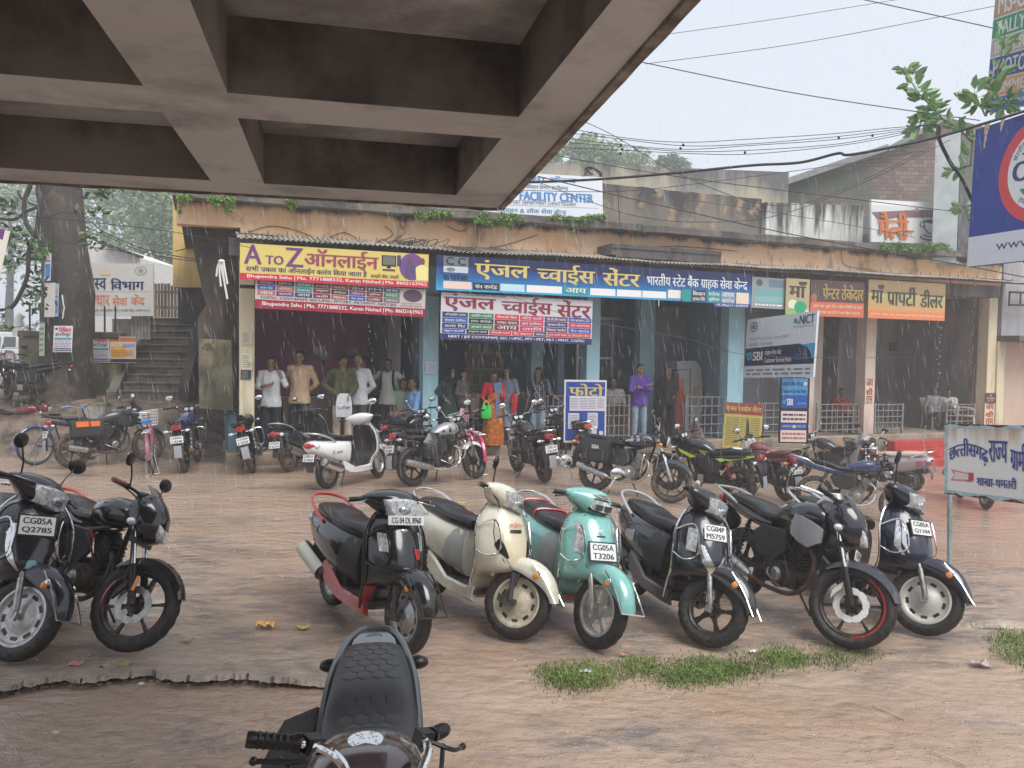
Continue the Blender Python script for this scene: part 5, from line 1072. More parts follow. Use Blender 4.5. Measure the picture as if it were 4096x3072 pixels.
    for s in (-1, 1):
        patch([(z, s * (y - .0022), s * (y + .0022)) for z, y in ((.90, .085), (.82, .135), (.74, .155), (.64, .150), (.55, .105), (.50, .05), (.48, .01))], .0035, BLACKP, 'panel_seam')
        b = sb_(); b.tube(curve([(.23, s * .20, .985), (.29, s * .15, .93), (.30, s * .09, .88), (.27, s * .05, .82)], 5), .005, 5); b.build('control_cable', BLACKP, o)
        b = sb_(); b.box(.175, .225, s * .20 - .02, s * .20 + .02, .985, 1.03); b.build('switch_pod', BLACKP, o, bev=.006)
    for s in (-1, 1):
        p0, p1 = Vector((.20, s * .345, .995)), Vector((.205, s * .215, 1.005)); g = grip(o, None, p0, p1, S)
        b = sb_(); b.tube([p0 + Vector((0, s * .0, 0)), p0 + Vector((0, s * .012, 0))], .013, 8); b.build('bar_end', STEEL, g)
        b = sb_(); b.tube(curve([p1 + Vector((.03, -s * .0, -.005)), p1 + Vector((.055, s * .05, -.012)), p0 + Vector((.06, s * .01, -.022))], 5), .0055, 6); b.ell(p0 + Vector((.06, s * .012, -.022)), (.009, .009, .009), 8, 6); b.build('brake_lever', STEEL if fork != 'tele' else BLACKP, g)
    if mirrors:
        sh, stl = mirrors
        for s in (-1, 1): mirror(o, (.215, s * .175, 1.05), (.20, s * .20, 1.13), (.175, s * .27, 1.235), S, stl, sh, tilt=s * -12)
    if platef:
        if plate_at > .86: plate(o, platef, (.455, 0, .895), (1, 0, .25), *plate_size, M=S, frame=pframe)
        else:
            x = apx(0, plate_at) + .014; n = Vector((.9, 0, .42)); plate(o, platef, (x, 0, plate_at), n, *plate_size, frame=pframe)
    return o, A, patch, bpatch, apx, S

TANK = [(-.24, .775, .030, .055), (-.19, .795, .055, .085), (-.10, .825, .085, .120), (.03, .845, .105, .150), (.15, .855, .110, .145), (.24, .855, .090, .105), (.30, .85, .06, .065), (.325, .845, .03, .04)]
MSEAT = [(-.86, .845, .022, .070), (-.80, .848, .036, .095), (-.62, .838, .042, .118), (-.44, .815, .045, .130), (-.36, .785, .045, .138), (-.25, .772, .042, .130), (-.14, .782, .034, .100), (-.08, .80, .02, .075)]
TAIL = [(-1.02, .835, .020, .040), (-.97, .825, .035, .065), (-.84, .795, .055, .095), (-.62, .755, .060, .120), (-.40, .72, .060, .125), (-.24, .715, .05, .10)]
def motorcycle(label, M, tank, tail=None, steer=0, rim='alloy', rimm=ALLOYB, spokes=6, disc=None, fairing='bikini', fairm=None, fender=None, rear=None, frontplate=None, mirrors=True, seat=SEATV, rail=BLACKP,
               engine=ENG, muffler=STEEL, pipe=CHROME, lower=STEEL, tyre=None, guard=True, shroud=None, sidem=GREYP, group='scooters and motorcycles parked in the rain', gripm=BLACKP, taillens=REDL, stripe=None, flap=True, shock=STEEL, meters=True, bar_h=0.0, indic=CLEARL, seat_w=1.0, bw=1.0, sweep=0.0):
    o = thing('motorcycle', label, 'motorcycle', M=M, group=group); tail = tail or tank; fender = fender or BLACKP; fairm = fairm or tank
    Rw = .302; S = steer_m((.605, 0, .34), 26, steer)
    def sb_(): b = MB(); b.M = S; return b
    wheel(o, 'front_wheel', .64, Rw, .088, rim, rimm, S, tyre, disc and (.125, disc, -1), spokes)
    wheel(o, 'rear_wheel', -.64, Rw, .105, rim, rimm, None, tyre, None, spokes)
    b = MB(); sec = []
    for i in range(20): x = -.24 + .565 * i / 19; zc, hh, hw = tbl(TANK, x); sec.append(se(x, hw, hh, 0, zc, 24, 2.5))
    b.loft(sec); T = b.build('fuel_tank', tank, o, smooth=50)
    ty = lambda x, z: (lambda q: q[2] * max(.02, 1 - min(1, abs(z - q[0]) / q[1]) ** 2.5) ** (1 / 2.5))(tbl(TANK, x))
    if stripe:
        for rows, m in stripe:
            for s in (-1, 1):
                b = MB(); b.sheet([[Vector((x, s * (ty(x, z0 + (z1 - z0) * k / 4) + .0025), z0 + (z1 - z0) * k / 4)) for k in range(5)] for x, z0, z1 in rows]); b.build('tank_stripe', m, T, smooth=60)
    b = MB(); b.cyl((.08, 0, .945), (.08, 0, .962), .045, 18); b.build('fuel_cap', CHROME, T)
    if shroud:
        for s in (-1, 1):
            b = MB(); b.loft([[Vector((x, s * y0, z)) for z in (z0, (z0 + z1) / 2, z1)] + [Vector((x, s * (y0 - .02), z)) for z in (z1, z0)] for x, y0, z0, z1 in ((.06, .145, .70, .86), (.18, .17, .66, .86), (.30, .175, .64, .84), (.40, .15, .70, .80))]); b.build('tank_shroud', shroud, T)
    b = MB(); sec = []
    for i in range(18): x = -.86 + .78 * i / 17; zc, hh, hw = tbl(MSEAT, x); sec.append(se(x, hw * seat_w, hh, 0, zc, 20, 3.2))
    b.loft(sec); b.build('seat', seat, o, smooth=50)
    b = MB(); sec = []
    for i in range(14): x = -1.02 + .78 * i / 13; zc, hh, hw = tbl(TAIL, x); sec.append(se(x, hw, hh, 0, zc, 18, 2.8))
    b.loft(sec); tl = b.build('tail_panel', tail, o, smooth=50)
    for s in (-1, 1):
        b = MB(); b.prism([(-.02, s * .118, .70), (-.30, s * .128, .70), (-.42, s * .125, .62), (-.33, s * .122, .46), (-.12, s * .118, .44), (0, s * .11, .55)], (0, -s * .03, 0)); b.build('side_panel', sidem, o, bev=.008)
    if rail: b = MB(); b.tube(curve([(-.70, -.10, .80), (-.82, -.135, .86), (-1.0, -.115, .895), (-1.08, -.05, .90), (-1.08, .05, .90), (-1.0, .115, .895), (-.82, .135, .86), (-.70, .10, .80)], 5), .0125, 8); b.build('grab_rail', rail, o)
    b = MB(); b.loft([[Vector((x, p.y, p.z)) for p in se(0, hw * k, hh * k, 0, zc, 16, 3)] for x, k, zc, hw, hh in ((-.98, 1, .80, .075, .045), (-1.035, .95, .795, .075, .045), (-1.055, .7, .79, .075, .045))]); b.build('tail_light', taillens, o)
    b = MB(); b.loft([[Vector((x + dx, y, z)) for y, dx in ((-w, 0), (w, 0), (w, .012), (-w, .012))] for x, z, w in ((-.90, .76, .075), (-1.0, .66, .075), (-1.045, .54, .07), (-1.06, .42, .075), (-1.06, .33, .075))]); rf = b.build('rear_mudguard', BLACKP, o)
    if rear: plate(o, rear, (-1.062, 0, .60), (-1, 0, .18), .20, .115)
    if flap: b = MB(); b.loft([[Vector((x, y, z)) for y in (-.06, .06)] + [Vector((x + .006, .06, z)), Vector((x + .006, -.06, z))] for x, z in ((-1.075, .50), (-1.09, .40), (-1.085, .30))]); b.build('mud_flap', mat('grey_mud_flap', (.32, .34, .37), .4), rf)
    for s in (-1, 1): b = MB(); b.tube([(-.98, s * .07, .735), (-.985, s * .135, .735)], .009, 6); b.ell((-.99, s * .165, .735), (.03, .045, .026), 10, 8); b.build('indicator', indic, o)
    b = MB(); b.tube(curve([(.33, 0, .83), (.27, 0, .62), (.20, 0, .40), (.06, 0, .24)], 5), .02, 8)
    for s in (-1, 1): b.tube(curve([(.30, s * .02, .80), (-.10, s * .09, .70), (-.40, s * .10, .69), (-.85, s * .08, .78)], 5), .014, 8); b.tube([(-.14, s * .09, .69), (-.26, s * .09, .40), (-.1, s * .09, .26)], .014, 8)
    b.build('frame', BLACKP, o)
    b = MB(); b.cyl((.0, -.155, .36), (.0, .145, .36), .105, 22); b.cyl((.0, -.172, .36), (.0, -.155, .36), .08, 22); b.cyl((-.17, -.11, .40), (-.17, .13, .40), .085, 18); b.loft([se(x, .10, .09, 0, .34, 12, 4) for x in (-.22, .08)]); b.cyl((.0, .145, .36), (.0, .165, .36), .085, 20); en = b.build('engine', engine, o, smooth=30)
    b = MB()
    for k in range(8):
        c = Vector((.045 + .014 * k, 0, .45 + .028 * k)); w = .075 if k < 6 else .065
        b.obox(c + Vector((0, -w, 0)), c + Vector((0, w, 0)), .15, .010, (.45, 0, .9))
    b.obox((.05, 0, .44), (.15, 0, .66), .11, .11, (0, 1, 0)); b.build('cylinder_fins', ENGS if engine is ENGS else engine, en, smooth=0)
    b = MB(); b.lathe([(.002, 0), (.038, 0), (.05, .012), (.05, .02), (.06, .022)], (.0, -.196, .36), (0, 1, 0), 20); b.build('engine_cover', STEEL, en)
    b = MB(); b.tube(curve([(.17, -.03, .60), (.27, -.05, .52), (.26, -.09, .34), (.12, -.125, .235), (-.15, -.145, .225), (-.34, -.155, .255)], 6), .0185, 9); b.build('exhaust_pipe', pipe, o)
    b = MB(); b.lathe([(.002, 0), (.022, 0), (.042, .06), (.052, .14), (.054, .46), (.045, .56), (.02, .57), (.002, .57)], (-.34, -.155, .255), (-.96, -.03, .24), 18); mu = b.build('muffler', muffler, o)
    b = MB(); c0 = Vector((-.34, -.155, .255)); dv = Vector((-.96, -.03, .24)).normalized(); b.sheet([[c0 + dv * t + Vector((.24 * .058 * math.sin(a), -.058 * math.cos(a), .96 * .058 * math.sin(a))) for a in [R(-50 + 110 * j / 7) for j in range(8)]] for t in (.14, .25, .36, .45)]); b.build('heat_shield', STEEL, mu)
    for s in (-1, 1):
        b = MB(); b.obox((-.20, s * .095, .36), (-.66, s * .095, .302), .022, .045); b.build('swing_arm', BLACKP, o, smooth=0)
        b = MB(); b.tube([(-.60, s * .125, .34), (-.47, s * .125, .70)], .017, 8); sp = b.build('shock_absorber', BLACKP, o)
        b = MB(); n = 70; b.tube([Vector((-.60 + .13 * (.15 + .75 * k / n), s * .125, .34 + .36 * (.15 + .75 * k / n))) + Vector((.026 * math.cos(k * .72), .026 * math.sin(k * .72), 0)) for k in range(n + 1)], .0055, 5); b.build('spring', shock, sp)
        b = MB(); b.tube([(-.12, s * .13, .28), (-.10, s * .25, .285)], .012, 8); b.build('foot_peg', BLACKP, o)
    b = MB(); b.loft([se(x, .02, h, .125, z, 12, 4) for x, z, h in ((-.14, .38, .06), (-.3, .36, .055), (-.62, .31, .05), (-.68, .31, .035))]); b.build('chain_cover', BLACKP, o)
    b = MB(); b.tube([(-.06, .10, .25), (.0, .25, .006), (.06, .27, .004)], .010, 6); b.build('side_stand', BLACKP, o)
    if guard:
        b = MB()
        for s in (-1, 1): b.tube(curve([(.24, s * .03, .66), (.27, s * .20, .66), (.27, s * .235, .58), (.24, s * .22, .40), (.18, s * .12, .33), (.17, s * .03, .33)], 5), .011, 8)
        b.build('leg_guard', CHROME if guard is True else guard, o)
    for s in (-1, 1):
        b = sb_(); b.tube([(.655, s * .092, .29), (.645, s * .092, .31), (.535, s * .092, .545)], [.02, .027, .025], 10); f_ = b.build('fork_leg', lower, o)
        b = sb_(); b.tube([(.535, s * .092, .545), (.385, s * .092, .865)], .018, 10); b.build('fork_tube', CHROME, f_)
    b = sb_(); b.obox((.40, -.12, .84), (.40, .12, .84), .06, .03); b.obox((.465, -.12, .70), (.465, .12, .70), .06, .035); b.build('triple_clamp', BLACKP, o, smooth=0)
    if disc: b = sb_(); b.loft([se(x, .022, .035, -.075, z, 10, 4) for x, z in ((.50, .33), (.53, .38), (.56, .42))]); b.build('brake_caliper', mat('pale_caliper', (.55, .53, .46), .5) if disc is WHITEP else ENG, o)
    b = sb_(); sec = []
    for i in range(15):
        a = R(22 + 118 * i / 14); dv = Vector((math.cos(a), 0, math.sin(a))); c = Vector((.64, 0, Rw)); t = i / 14; r = Rw + .022; hw = .058 + .012 * math.sin(math.pi * t); dr = .03 + .035 * math.sin(math.pi * t)
        sec.append([c + dv * (r - d) + Vector((0, y * hw, 0)) for y, d in ((-1, dr), (-.85, .01), (0, -.008), (.85, .01), (1, dr), (.9, dr), (0, 0), (-.9, dr))])
    b.loft(sec); b.build('front_fender', fender, o, smooth=50)
    h = bar_h
    if fairing == 'bikini':
        b = sb_(); sec = []
        for x, zc, hh, hw in ((.33, .90, .10, .115), (.40, .89, .145, .14), (.47, .865, .165, .135), (.53, .84, .14, .115), (.575, .82, .10, .085), (.60, .805, .05, .045)): sec.append(se(x, hw, hh, 0, zc, 22, 2.3))
        b.loft(sec); fa = b.build('headlight_fairing', fairm, o, smooth=55)
        b = sb_(); b.sheet([[Vector((x - .012 * abs(t) ** 2 * 4, hw * t, z)) for t in [-1 + k / 4 for k in range(9)]] for x, z, hw in ((.545, .93, .10), (.50, 1.0, .105), (.44, 1.06, .09), (.40, 1.085, .06))]); b.build('windscreen', mat('smoked_screen', (.02, .022, .025), .08, coat=.6, alpha=.85), fa, smooth=60)
        b = sb_(); b.loft([[Vector((x + .9 * (.80 - .80) - .25 * (z - .79), y * k, .79 + (z - .79) * k)) for y, z in ((-.085, .85), (0, .865), (.085, .85), (.075, .775), (.035, .73), (-.035, .73), (-.075, .775))] for x, k in ((.52, 1.0), (.592, .95), (.612, .7))]); b.build('headlight', CLEARL, fa, smooth=50)
    elif fairing == 'round':
        b = sb_(); b.lathe([(.002, -.10), (.06, -.09), (.09, -.03), (.094, .02)], (.49, 0, .88), (1, 0, -.1), 24); fa = b.build('headlight', CHROME if fairm is tank else fairm, o, smooth=55)
        b = sb_(); b.lathe([(.088, .018), (.07, .034), (.03, .042), (.002, .044)], (.49, 0, .88), (1, 0, -.1), 24); b.build('lens', CLEARL, fa)
    else:
        b = sb_(); sec = []
        for x, zc, hh, hw in ((.36, .90, .10, .10), (.44, .885, .12, .12), (.50, .87, .10, .115), (.535, .86, .06, .09)): sec.append(se(x, hw, hh, 0, zc, 20, 3))
        b.loft(sec); fa = b.build('headlight_fairing', fairm, o, smooth=55)
        b = sb_(); b.loft([se(x, .09 * k, .06 * k, 0, .865, 18, 3) for x, k in ((.50, 1), (.545, .95), (.56, .7))]); b.build('headlight', CLEARL, fa)
    if frontplate: plate(o, frontplate, (.585, 0, .655), (1, 0, .1), .20, .075, YELPL, M=S)
    if meters:
        b = sb_(); b.loft([[Vector((x - .35 * p.z, p.y, .985 + h * .4 + p.z)) for p in se(0, .10, .05, 0, 0, 16, 3)] for x in (.34, .40)]); mt = b.build('instrument_cluster', BLACKP, o)
        b = sb_()
        for y in (-.045, .045): b.cyl((.328, y, .992 + h * .4), (.322, y, .994 + h * .4), .036, 16)
        b.build('dial', mat('pale_dial', (.55, .57, .58), .2), mt)
    b = sb_(); b.tube(curve([(.285 - sweep, -.36 * bw, 1.005 + h), (.30 - sweep * .2, -.22 * bw, 1.015 + h), (.355, -.12, 1.0 + h), (.385, -.05, .935), (.385, .05, .935), (.355, .12, 1.0 + h), (.30 - sweep * .2, .22 * bw, 1.015 + h), (.285 - sweep, .36 * bw, 1.005 + h)], 5), .011, 8); hbr = b.build('handlebar', CHROME if h else BLACKP, o)
    for s in (-1, 1):
        p0, p1 = Vector((.283 - sweep * 1.07, s * .375 * bw, 1.004 + h)), Vector((.298 - sweep * .33, s * .245 * bw, 1.014 + h)); grip(hbr, None, p0, p1, S, gripm)
        b = sb_(); b.tube(curve([p1 + Vector((.03, -s * .02, 0)), p1 + Vector((.06, s * .03, -.008)), p0 + Vector((.065, s * .01, -.015))], 5), .0055, 6); b.ell(p0 + Vector((.065, s * .012, -.015)), (.009, .009, .009), 8, 6); b.obox(p1 + Vector((.004, -s * .005, 0)), p1 + Vector((.004, -s * .045, 0)), .034, .034); b.build('brake_lever', BLACKP, hbr)
    if mirrors:
        for s in (-1, 1): mirror(o, (.315, s * .20, 1.02 + h), (.31, s * .245, 1.10 + h), (.285, s * .30, 1.185 + h), S, BLACKP if not h else CHROME, BLACKP, tilt=s * -10)
    b = sb_(); b.tube(curve([(.30, -.24, 1.0 + h), (.42, -.16, .93), (.44, -.12, .75), (.52, -.115, .55), (.54, -.11, .42)], 6), .0055, 5); b.tube(curve([(.30, .22, 1.0 + h), (.40, .14, .95), (.38, .06, .85)], 5), .006, 5); b.build('brake_hose', BLACKP, o)
    for s in (-1, 1): b = MB(); b.tube(curve([(.10, s * .10, .50), (.02, s * .12, .62), (-.10, s * .11, .68)], 4), .008, 5); b.build('engine_cable', BLACKP, o)
    b = MB(); b.tube(curve([(-.16, -.12, .37), (-.10, -.17, .33), (.06, -.175, .27)], 4), .009, 6); b.box(-.12, -.02, .17, .185, .30, .42); b.build('kick_lever', STEEL, o)
    for s in (-1, 1): b = sb_(); b.tube([(.43, s * .11, .80), (.43, s * .15, .80)], .009, 6); b.ell((.435, s * .185, .80), (.034, .035, .028), 10, 8); b.build('front_indicator', indic, o)
    return o, T, S, ty

def bicycle(label, M, col, steer=0, basket=None, saddle=BLACKP, gripc=BLACKP, guards=None, rimm=STEEL, group='bicycles parked in the rain', rack=True):
    o = thing('bicycle', label, 'bicycle', M=M, group=group); guards = guards or col; Rw = .335; S = steer_m((.51, 0, .42), 22, steer)
    def sb_(): b = MB(); b.M = S; return b
    wheel(o, 'front_wheel', .53, Rw, .040, 'wire', rimm, S); wheel(o, 'rear_wheel', -.53, Rw, .040, 'wire', rimm)
    b = MB(); b.tube([(.40, 0, .82), (-.05, 0, .30)], .016, 8); b.tube(curve([(.41, 0, .76), (.2, 0, .50), (-.02, 0, .40), (-.12, 0, .44)], 5), .014, 8); b.tube([(-.06, 0, .29), (-.19, 0, .80)], .015, 8)
    for s in (-1, 1): b.tube([(-.06, s * .02, .29), (-.53, s * .05, .335)], .010, 7); b.tube([(-.17, s * .015, .74), (-.53, s * .05, .335)], .009, 7)
    b.build('frame', col, o)
    b = sb_(); b.tube([(.40, 0, .84), (.44, 0, .70)], .02, 8)
    for s in (-1, 1): b.tube(curve([(.44, s * .03, .70), (.47, s * .045, .55), (.53, s * .05, .335)], 4), .010, 7)
    b.tube([(.40, 0, .82), (.375, 0, .95)], .012, 8); b.build('fork', col, o)
    b = sb_(); b.tube(curve([(.16, -.29, .99), (.27, -.27, 1.01), (.37, -.10, .97), (.37, .10, .97), (.27, .27, 1.01), (.16, .29, .99)], 5), .0105, 8); hb_ = b.build('handlebar', STEEL, o)
    for s in (-1, 1): grip(hb_, None, (.15, s * .29, .988), (.27, s * .275, 1.008), S, gripc)
    b = MB(); b.loft([se(x, w, h, 0, z, 14, 2.5) for x, w, h, z in ((-.36, .06, .02, .865), (-.31, .095, .032, .865), (-.22, .07, .03, .86), (-.12, .03, .022, .865), (-.06, .018, .014, .86))]); b.build('saddle', saddle, o)
    b = MB(); b.tube([(-.185, 0, .78), (-.20, 0, .85)], .012, 8); b.build('seat_post', STEEL, o)
    for nm, cx, a0, a1, MM in (('rear_mudguard', -.53, 20, 190, None), ('front_mudguard', .53, 60, 170, S)):
        b = MB(); b.M = MM; sec = []
        for i in range(17):
            a = R(a0 + (a1 - a0) * i / 16); dv = Vector((math.cos(a), 0, math.sin(a))); c = Vector((cx, 0, Rw))
            sec.append([c + dv * (Rw + r) + Vector((0, y, 0)) for y, r in ((-.03, .004), (-.02, .018), (.02, .018), (.03, .004), (.02, .014), (-.02, .014))])
        b.loft(sec); mg = b.build(nm, guards, o)
    b = MB(); b.ell((-.86, 0, .40), (.015, .025, .03), 10, 8); b.build('reflector', REDL, o)
    if rack:
        b = MB()
        for s in (-1, 0, 1): b.tube([(-.22, s * .05, .72), (-.80, s * .05, .72)], .006, 6)
        for x in (-.3, -.5, -.7, -.8): b.tube([(x, -.06, .72), (x, .06, .72)], .006, 6)
        for s in (-1, 1): b.tube([(-.66, s * .06, .72), (-.53, s * .055, .34)], .006, 6)
        b.build('carrier', STEEL, o)
    b = MB(); b.lathe([(.002, -.004), (.09, -.004), (.09, .004), (.002, .004)], (-.06, -.05, .29), (0, 1, 0), 24); b.tube([(-.06, -.05, .29), (.04, -.08, .16)], .009, 6); b.tube([(-.06, .05, .29), (-.16, .08, .42)], .009, 6); b.obox((.04, -.08, .16), (.04, -.17, .16), .08, .02); b.obox((-.16, .08, .42), (-.16, .17, .42), .08, .02); b.build('crank', STEEL, o)
    b = MB()
    for s in (-1, 1): b.tube([(-.53, s * .06, .335), (-.62, s * .10, .006)], .008, 6)
    b.tube([(-.62, -.11, .006), (-.62, .11, .006)], .008, 6); b.build('rear_stand', STEEL, o)
    if basket:
        b = sb_(); x0, x1, w, z0, z1 = .46, .72, .15, .72, .98
        rings = []
        for k in range(6):
            t = k / 5; e = .75 + .25 * t; z = z0 + (z1 - z0) * t; xm = (x0 + x1) / 2; rings.append([Vector((xm + (x - xm) * e, y * e, z)) for x, y in ((x0, -w), (x1, -w), (x1, w), (x0, w))])
            b.tube(rings[-1], .0045, 5, True)
        for i in range(4):
            for j in range(7):
                t = j / 7; b.tube([rings[0][i].lerp(rings[0][(i + 1) % 4], t), rings[-1][i].lerp(rings[-1][(i + 1) % 4], t)], .0035, 4)
        for j in range(7): b.tube([rings[0][0].lerp(rings[0][1], j / 7), rings[0][3].lerp(rings[0][2], j / 7)], .0035, 4)
        b.build('basket', basket, o)
    return o
# ================================================================ vehicles where they stand
NAVY = paint('navy', (.006, .009, .026)); BLK = paint('black', (.0035, .004, .006)); CREAMP = paint('cream', (.66, .63, .52)); TEAL = paint('teal', (.20, .47, .43))
GREYM = mat('paint_matt_grey', (.060, .064, .074), .28, .35, coat=.6, wet=.12, mud=.28, var=.08, scale=30); DGREY = mat('paint_dark_grey', (.022, .024, .030), .20, .3, coat=.9, wet=.12, mud=.28)
PURB = mat('paint_purple_black', (.012, .011, .018), .22, .2, coat=.8, wet=.12); MARO = paint('maroon', (.16, .012, .018)); TREDW = paint('wine_red', (.20, .012, .016)); BLUM = mat('paint_metal_blue', (.035, .05, .14), .26, .3, coat=.9, wet=.12, mud=.28)
LIME = paint('lime', (.50, .72, .03)); PINKB = paint('pink', (.72, .03, .17)); MAUVB = paint('dull_pink', (.34, .10, .15)); CREAM2 = mat('cream_shield', (.64, .56, .40), .35, coat=.5, wet=.3, var=.06); GREYF = mat('grey_floor', (.33, .34, .33), .5, wet=.3, var=.12)

o, A, patch, bp, apx, S = scooter('dark purple-black scooter with plate CG05A Q2785 beside the red trimmed motorcycle', place((42, 2642), (.62, -.78), 1.26, 12, 1.09), PURB, front='steel', rimm=ALLOYS, steer=40, guard=CHROME, platef=['CG05A', 'Q2785'], plate_at=.80, plate_size=(.20, .12), pframe=BLACKP, mirrors=(BLACKP, BLACKP))
for s in (-1, 1):
    patch([(.80, s * .10, s * .125), (.74, s * .11, s * .155), (.66, s * .12, s * .165), (.58, s * .09, s * .12), (.53, s * .06, s * .07)], .006, CHROME)
    patch([(.78, s * .145, s * .17), (.70, s * .155, s * .185), (.62, s * .145, s * .17)], .008, BLACKP)
patch([(.60, -.018, .018), (.585, -.028, .028), (.565, -.030, .030), (.55, -.034, .034)], .006, mat('pale_blue_sticker', (.25, .50, .58), .4), 'sticker')
RT = [(.32, .63), ]
o, T, S, ty = motorcycle('black motorcycle with red trim, red grips and an orange fork reflector', place((494, 2606), (.77, -.64), 1.28, 15, 1.03), BLK, steer=38, rimm=ALLOYB, spokes=6, disc=STEEL, fairing='bikini', fairm=BLK, fender=BLK, rail=REDP, lower=ALLOYB, muffler=BLACKP, pipe=BLACKP, guard=None, gripm=mat('red_brown_grip', (.22, .075, .06), .6), stripe=[([(-.14, .80, .83), (-.08, .79, .85), (-.03, .80, .86)], REDP)], engine=ENG, shock=REDP)
for s in (-1, 1):
    b = MB(); b.prism([(.02, s * .158, .735), (.10, s * .158, .66), (.13, s * .158, .64), (.11, s * .158, .69)], (0, .004, 0)); b.build('red_decal', REDP, T, smooth=0)
b = MB(); b.M = S
for s in (-1, 1): b.box(.615, .64, s * .122 - .004, s * .122 + .004, .38, .48)
b.build('fork_reflector', AMBER, o, bev=.003)
b = MB(); b.M = S
for a0, a1 in ((150, 195),):
    for s in (-1, 1): b.sheet([[Vector((.64 + r * math.cos(R(a)), s * .036, .302 + r * math.sin(R(a)))) for a in range(a0, a1 + 1, 5)] for r in (.222, .236)])
b.build('rim_tape', REDP, o, smooth=0, fix=False)
o, A, patch, bp, apx, S = scooter('black scooter with red floor skirts and plate CG 04 DL 8960', place((1611, 2612), (.58, -.81), 1.24, 6), BLK, skirt=REDP, rail=REDP, front='steel', rimm=STEEL, steer=4, guard=BLACKP, head='bar', platef=['CG 04 DL 8960'], plate_at=.90, plate_size=(.30, .065), fork='link', exhaust=mat('pale_muffler_cover', (.60, .58, .50), .4, wet=.3), floor=GREYP, tyre=RUBBER)
for s in (-1, 1):
    patch([(.80, s * .12, s * .175), (.74, s * .115, s * .18), (.68, s * .12, s * .175)], .008, CLEARL, 'front_indicator')
    patch([(.40, s * .11, s * .19), (.34, s * .11, s * .182), (.28, s * .10, s * .172)], .006, REDP, 'red_side')
patch([(.70, .05, .12), (.66, .06, .115), (.63, .07, .11)], .006, REDP, 'red_decal')
bp([(-.62, .60, .66), (-.72, .60, .66), (-.82, .62, .66)], .004, BLK)
b = MB(); b.ell((apx(0, .82) + .002, 0, .82), (.006, .03, .014), 14, 6); b.build('horn_badge', CHROME, A)
o, A, patch, bp, apx, S = scooter('cream white scooter with front wheel turned and black plastic vents on its shield', place((2044, 2552), (.55, -.83), 1.24, 8), CREAMP, front='steel', rimm=mat('cream_rim', (.52, .47, .36), .4, .2, var=.2, scale=20), steer=36, guard=CHROME, head='bar', fork='link', mirrors=None, inner=GREYF, rail=CHROME)
patch([(.84, -.075, .075), (.74, -.10, .10), (.64, -.105, .105), (.56, -.085, .085), (.51, -.045, .045)], .007, CREAM2, 'shield_panel')
for s in (-1, 1): patch([(.70, s * .12, s * .135), (.66, s * .10, s * .16), (.61, s * .085, s * .14), (.575, s * .075, s * .09)], .010, BLACKP, 'air_vent')
patch([(.775, -.05, .05), (.755, -.052, .052)], .016, BLACKP, 'emblem_bar')
x = apx(0, .80) + .014; b = MB(); b.M = Matrix(((0, -.25, .97, x + .008), (1, 0, 0, 0), (0, .97, .25, .80), (0, 0, 0, 1))); write(b, 'जय हिमाल', -.062, -.010, .062, .024, .002, .02); b.build('red_lettering', ink(190, 70, 45), A, smooth=0, fix=False)
mirror(o, (.215, -.16, 1.05), (.21, -.175, 1.13), (.20, -.19, 1.205), S, BLACKP, BLACKP, r=(.020, .034, .055))
o, A, patch, bp, apx, S = scooter('teal scooter with red trimmed black seat and plate CG05A T3206', place((2377, 2590), (.34, -.94), 1.26, 8), TEAL, front='alloy', rimm=ALLOYS, steer=16, guard=CHROME, head='rect', platef=['CG05A', 'T3206'], plate_at=.67, plate_size=(.205, .125), pframe=BLACKP, mirrors=(CHROME, CHROME), rail=CHROME, inner=GREYF, floor=mat('red_grey_mat', (.30, .12, .09), .5, wet=.3), second=mat('silver_brow', (.62, .66, .66), .25, .3, coat=.8), ornament={'seat_piping': 1})
for s in (-1, 1):
    patch([(.83, s * .125, s * .15), (.78, s * .12, s * .16), (.70, s * .125, s * .175), (.645, s * .15, s * .175)], .008, CLEARL, 'front_indicator')
    patch([(.845, s * .12, s * .155), (.78, s * .11, s * .168), (.70, s * .115, s * .185), (.635, s * .145, s * .185)], .005, mat('silver_bezel', (.5, .55, .55), .3, .5), 'indicator_bezel')
x = apx(0, .78); b = MB(); b.box(x + .004, x + .012, -.034, .034, .762, .774); b.build('badge_bar', GREYP, A, bev=.003)
b = MB(); b.M = Matrix(((0, -.4, .9, x + .005), (1, 0, 0, 0), (0, .9, .4, .805), (0, 0, 0, 1))); b.add([(x * .001, y * .001, .004) for x, y in ((-16, 6), (0, 18), (16, 6), (10, 2), (0, 9), (-4, 6), (14, -6), (0, -18), (-16, -6), (-10, -2), (0, -9), (4, -6))], [(0, 1, 2, 3, 4), (0, 4, 5), (5, 11, 6), (0, 5, 6, 11), (6, 7, 8, 9, 10), (6, 10, 11)]); b.build('chrome_badge', CHROME, A, smooth=0)
o, A, patch, bp, apx, S = scooter('matt grey scooter with silver grab rail and plate CG04P M5759', place((2815, 2582), (.27, -.96), 1.25, 11), DGREY, second=GREYM, front='alloy', rimm=ALLOYB, steer=40, guard=CHROME, head='bar', platef=['CG04P', 'M5759'], plate_at=.80, plate_size=(.185, .115), rail=mat('silver_rail', (.52, .53, .54), .3, .5, wet=.12), skirt=GREYM, exhaust=BLACKP, floor=BLACKP)
for s in (-1, 1):
    patch([(.80, s * .12, s * .17), (.72, s * .13, s * .185), (.64, s * .14, s * .19)], .007, CLEARL, 'front_indicator')
    patch([(.70, s * .09, s * .125), (.64, s * .06, s * .12), (.58, s * .02, s * .10), (.53, 0, s * .06), (.48, 0, s * .035)], .009, CHROME, 'chrome_crest')
